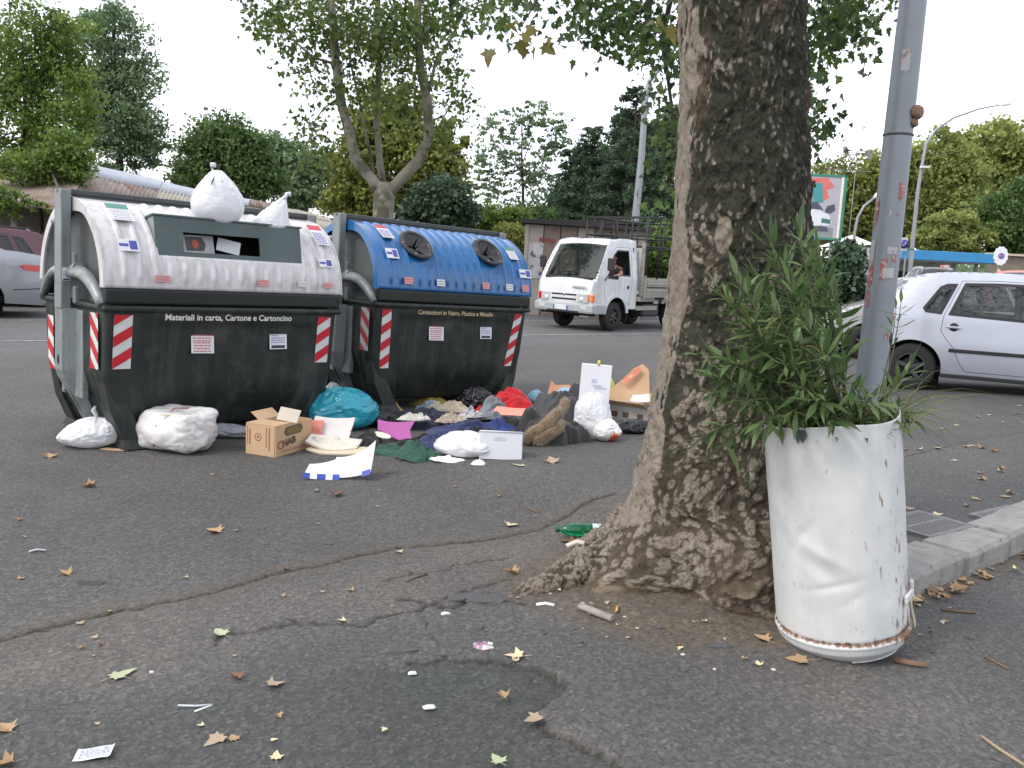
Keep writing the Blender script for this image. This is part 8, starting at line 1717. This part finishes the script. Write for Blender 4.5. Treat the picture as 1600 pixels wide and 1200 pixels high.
for mi, m_ in enumerate(FLM):
    for k in range(3): LMESH[(mi, k)] = fallen(k * 5 + mi, (.15, .5, .95)[k]).mesh('fallen_leaf', m_)
def fleaf(px, py, size, mi, k, rz, label=None, group='fallen plane leaves on the asphalt', fl=1):
    p = GP(px, py); o = bpy.data.objects.new('fallen_leaf', LMESH[(mi, k)]); COL.objects.link(o); o.location = p + Vector((0, 0, .003)); o.rotation_euler = (R(random.uniform(-6, 6)), R(random.uniform(-6, 6)), rz); o.scale = (size, size, size)
    return tag(o, label or 'small dry leaf lying on the asphalt', 'leaf', group)
big = [(336, 831, .13, 0, 1, 1.2, 'ochre lobed leaf on the asphalt in front of the cardboard box'), (188, 1056, .12, 2, 0, -.7, 'pale green pointed leaf at the lower left'), (345, 991, .10, 2, 1, .9, 'curled pale green leaf below the long crack'), (337, 1157, .10, 1, 0, 2.6, 'tan lobed leaf near the bottom edge'),
       (805, 1027, .11, 4, 1, 1.5, 'cream leaf on the upper edge of the dark patch'), (786, 1089, .075, 0, 2, .3, 'small curled brown leaf on the dark patch'), (836, 1126, .10, 1, 1, 2.2, 'tan leaf at the right tip of the dark patch'), (778, 1189, .08, 2, 0, .5, 'pale green leaf at the bottom edge, centre'),
       (76, 714, .16, 0, 1, .6, 'ochre leaf left of the white knotted bag'), (139, 761, .12, 0, 2, 2.1, 'curled yellow leaf on the left asphalt'), (102, 898, .085, 0, 2, 1.1, 'orange-brown leaf beside the small dark tar patch'), (798, 822, .12, 4, 1, 2.8, 'cream leaf above the long crack'), (527, 775, .13, 3, 2, 0, 'reddish brown curled leaf below the paper tray'),
       (370, 1060, .075, 3, 2, 1, 'brown curled leaf in the lower left'), (429, 1071, .085, 1, 1, -1, 'tan curled leaf right of the brown one'), (432, 1183, .06, 4, 0, .2, 'cream leaf scrap at the bottom edge'), (10, 1140, .09, 0, 1, 1, 'yellow-brown leaf at the left edge'), (8, 1196, .08, 0, 2, 2, 'brown leaf in the bottom left corner'),
       (1192, 1000, .10, 0, 1, .8, 'orange leaf at the foot of the tree beside the drum'), (1247, 1032, .13, 0, 0, 1.4, 'ochre leaf poking out under the drum'), (1185, 1040, .055, 4, 2, 0, 'bright yellow leaf in front of the tree foot'), (800, 896, .10, 0, 2, 1.3, 'orange curled leaf at the tip of the root'), (888, 848, .14, 3, 1, 1.2, 'brown leaf under the green bottle'), (925, 846, .14, 0, 2, 2.8, 'rusty orange leaf right under the green bottle'),
       (906, 851, .12, 3, 2, .2, 'dark brown leaf before the green bottle'), (862, 722, .17, 1, 1, .2, 'tan leaf on the asphalt below the fur collar coat'), (812, 728, .12, 2, 0, 1, 'pale leaf scrap below the plastic tub'), (1408, 852, .10, 4, 1, 1.0, 'cream leaf between kerb and drum'), (893, 876, .10, 4, 1, .9, 'pale torn leaf on the spreading root')]
for a in big: fleaf(a[0], a[1], a[2] * .74, *a[3:6], label=a[6])
rl = random.Random(21)
for k in range(38):     # small scraps on the left and middle asphalt
    px, py = rl.uniform(0, 900), 700 + 480 * rl.random() ** 1.3
    if py < 735 and 180 < px < 980: py += 60
    fleaf(px, py, rl.uniform(.018, .045), rl.choice((0, 0, 1, 1, 4, 3, 2)), rl.choice((0, 1, 2)), rl.uniform(0, 6.28), 'small dry leaf scrap on the open asphalt left of the tree', 'leaf scraps left of the tree')
for k in range(36):     # behind the kerb, round the silver car
    px, py = rl.uniform(1405, 1600), rl.uniform(618, 815); fleaf(px, py, rl.uniform(.035, .08), rl.choice((0, 1, 4, 4, 1)), rl.choice((0, 1, 2)), rl.uniform(0, 6.28), 'dry pale leaf on the raised asphalt in front of the silver hatchback', 'leaves in front of the silver hatchback')
for k in range(34):     # gutter of the kerb
    s = rl.uniform(-.05, 1.6); p = K0 + KD * s - KN * (.02 + .10 * rl.random() ** 2); o = bpy.data.objects.new('fallen_leaf', LMESH[(rl.choice((0, 0, 1, 4)), rl.choice((0, 1, 2)))]); COL.objects.link(o); sc = rl.uniform(.03, .085); o.location = (p.x, p.y, gh(p.x, p.y) + .004 + rl.random() * .012); o.rotation_euler = (rl.uniform(-.4, .4), rl.uniform(-.4, .4), rl.uniform(0, 6.28)); o.scale = (sc,) * 3; tag(o, 'dry ochre leaf collected in the gutter along the kerb stones', 'leaf', 'leaves in the gutter of the kerb')
for k in range(40):     # litter in the dirt round the tree
    a = rl.uniform(3.3, 6.0); q = rl.uniform(.62, .95); x, y = 1.02 + q * math.cos(a) * 1.1, 4.05 + q * math.sin(a); o = bpy.data.objects.new('fallen_leaf', LMESH[(rl.choice((0, 1, 3, 4)), rl.choice((0, 1, 2)))]); COL.objects.link(o); sc = rl.uniform(.012, .032); o.location = (x, y, gh(x, y) + .004); o.rotation_euler = (rl.uniform(-.3, .3), rl.uniform(-.3, .3), rl.uniform(0, 6.28)); o.scale = (sc,) * 3; tag(o, 'tiny leaf scrap in the soil round the foot of the big plane tree', 'leaf', 'leaf scraps round the tree foot')
# loose chunks of asphalt and stones
CH = M('asphalt_chunk', (.085, .085, .088), .9, var=.2, scale=20, bump=.8, bscale=90); STN = M('pale_pebble', (.50, .48, .43), .8, var=.1)
def chunk(name, label, cat, px, py, sx, sy, sz, rz, seed, mat_, group=None):
    bm = bmesh.new(); bmesh.ops.create_icosphere(bm, subdivisions=3, radius=1); V = np.array([v.co[:] for v in bm.verts]); V = np.sign(V) * np.abs(V) ** .6; V *= (1 + .22 * fbm(V * 1.3, seed, 3))[:, None]
    for v, q in zip(bm.verts, V): v.co = (q[0] * sx / 2, q[1] * sy / 2, max(-.4, q[2]) * sz)
    me = bpy.data.meshes.new(name); bm.to_mesh(me); bm.free(); p = GP(px, py); return solo(name, me, mat_, label, cat, p, group, world=False, rot=(0, 0, rz))
for k, a in enumerate(((757, 938, .17, .10, .016, .1, 'flat slab of broken asphalt beside the root tip'), (718, 935, .10, .07, .014, .5, 'smaller asphalt piece left of the flat slab'), (628, 1018, .11, .025, .010, .2, 'thin dark asphalt sliver left of the dark patch'), (688, 1024, .05, .014, .008, -.2, 'narrow asphalt splinter at the edge of the dark patch'), (1125, 1012, .07, .03, .016, .1, 'asphalt crumb in the soil before the tree foot'), (745, 982, .06, .02, .010, .3, 'asphalt splinter below the flat slab'))):
    chunk('asphalt_piece', a[6], 'asphalt piece', a[0], a[1], a[2], a[3], a[4], a[5], k, CH)
for k in range(26):
    a = rl.uniform(3.2, 6.0); q = rl.uniform(.66, 1.05); p_ = Vector((1.0 + q * math.cos(a) * 1.15, 4.05 + q * math.sin(a), 0)); bm = bmesh.new(); bmesh.ops.create_icosphere(bm, subdivisions=1, radius=rl.uniform(.006, .016)); bmesh.ops.scale(bm, vec=(1.3, 1, .6), verts=bm.verts); me = bpy.data.meshes.new('pebble'); bm.to_mesh(me); bm.free()
    solo('pebble', me, rl.choice((CH, CH, STN)), 'small stone in the soil round the foot of the big plane tree', 'pebble', (p_.x, p_.y, gh(p_.x, p_.y) + .003), 'stones round the tree foot', world=False, rot=(0, 0, k))
for k, (px, py, s_) in enumerate(((696, 959, .03), (57, 863, .0), (611, 1004, .0), (644, 1052, .022), (670, 1105, .03), (237, 1051, .012))):
    if s_: chunk('litter_scrap', ('white scrap right of the thin crack', '', '', 'white round scrap on the upper edge of the dark patch', 'white sliver on the dark patch', 'tiny pale scrap at the lower left')[k], 'litter', px, py, s_ * 1.3, s_ * .7, .006, .3, 50 + k, M('paper_white', (.62, .64, .66), .7))
def strip(name, label, cat, pts, rad, mat_, flat=1.0, n=7): 
    P_ = [GP(x, y) + Vector((0, 0, rad + (q[0] if q else 0))) for x, y, *q in pts]; return solo(name, MB().tube(P_, rad, n, flat=flat), mat_, label, cat, P_[0])
STW_ = M('straw_white', (.68, .70, .70), .4); TWG = M('twig_brown', (.16, .10, .06), .9, var=.3)
strip('plastic_strip', 'short white plastic strip on the asphalt at the left', 'litter', [(46, 864), (58, 861), (72, 862)], .007, STW_, .5)
strip('drinking_straw', 'clear straw lying on the asphalt in the lower left', 'straw', [(278, 1104), (305, 1105), (332, 1103)], .004, M('straw_clear', (.42, .45, .46), .3)); strip('plastic_strip', 'thin bent plastic strip beside the clear straw', 'litter', [(332, 1103), (318, 1108), (304, 1113)], .003, STW_)
strip('twig', 'thin brown twig above the crack left of the root', 'twig', [(634, 910), (650, 903), (668, 898)], .004, TWG); strip('twig', 'thin twig on the middle asphalt above the bottle', 'twig', [(820, 790), (832, 795), (842, 800)], .004, TWG)
strip('twig', 'straight brown twig in the gutter right of the drum', 'twig', [(1470, 954), (1498, 957), (1524, 959)], .005, TWG); strip('twig', 'short dark twig on the right asphalt', 'twig', [(1538, 1028), (1555, 1036), (1574, 1046)], .004, TWG); strip('twig', 'long pale forked twig at the bottom right corner', 'twig', [(1532, 1152), (1560, 1172), (1600, 1198)], .005, M('twig_pale', (.30, .24, .15), .9)); strip('twig', 'thin twig lying on the nearest kerb stone', 'twig', [(1418, 872), (1440, 874), (1475, 876)], .003, TWG)
strip('stick', 'grey stick of weathered wood at the foot of the tree', 'stick', [(905, 952), (930, 962), (956, 972)], .016, M('stick_grey', (.26, .24, .21), .85, var=.3, scale=20), .7); strip('stick', 'rotten wood piece under the right side of the drum', 'stick', [(1395, 1034), (1420, 1040), (1448, 1044)], .012, TWG, .6)
strip('paper_scrap', 'white torn paper scraps beside the root, above the grey stick', 'litter', [(838, 947), (852, 945), (866, 948)], .007, STW_, .4); strip('plastic_scrap', 'pale torn plastic lying on the spreading root', 'litter', [(884, 872, .05), (900, 868, .06), (912, 871, .06)], .012, M('scrap_pale', (.55, .52, .46), .6), .3)
strip('orange_scrap', 'upright orange scrap in the soil beside the trunk', 'litter', [(963, 958), (964, 950)], .008, M('scrap_orange', (.60, .30, .05), .6), .4)
chunk('dark_pebble', 'small dark blue-black stone on the kerb beside the drum', 'pebble', 1436, 872, .03, .022, .012, 0, 61, M('pebble_navy', (.02, .02, .05), .4))
cloth('cloth', 'blue plastic scrap at the right edge beside the far drain grate', 'plastic scrap', 1592, 824, .10, .04, .02, 0, 120, M('blue_scrap', (.02, .08, .22), .4), fold=.015, nu=40, nv=14)
chunk('tar_patch', 'small dark tar stain on the left asphalt', 'tar stain', 140, 911, .11, .05, .002, .05, 71, M('tar', (.040, .044, .042), .8, var=.2, scale=40)); chunk('tar_patch', 'faint brownish tar stain in the middle of the asphalt', 'tar stain', 503, 846, .13, .07, .0015, .0, 72, M('tar2', (.075, .068, .06), .85, var=.2, scale=40))
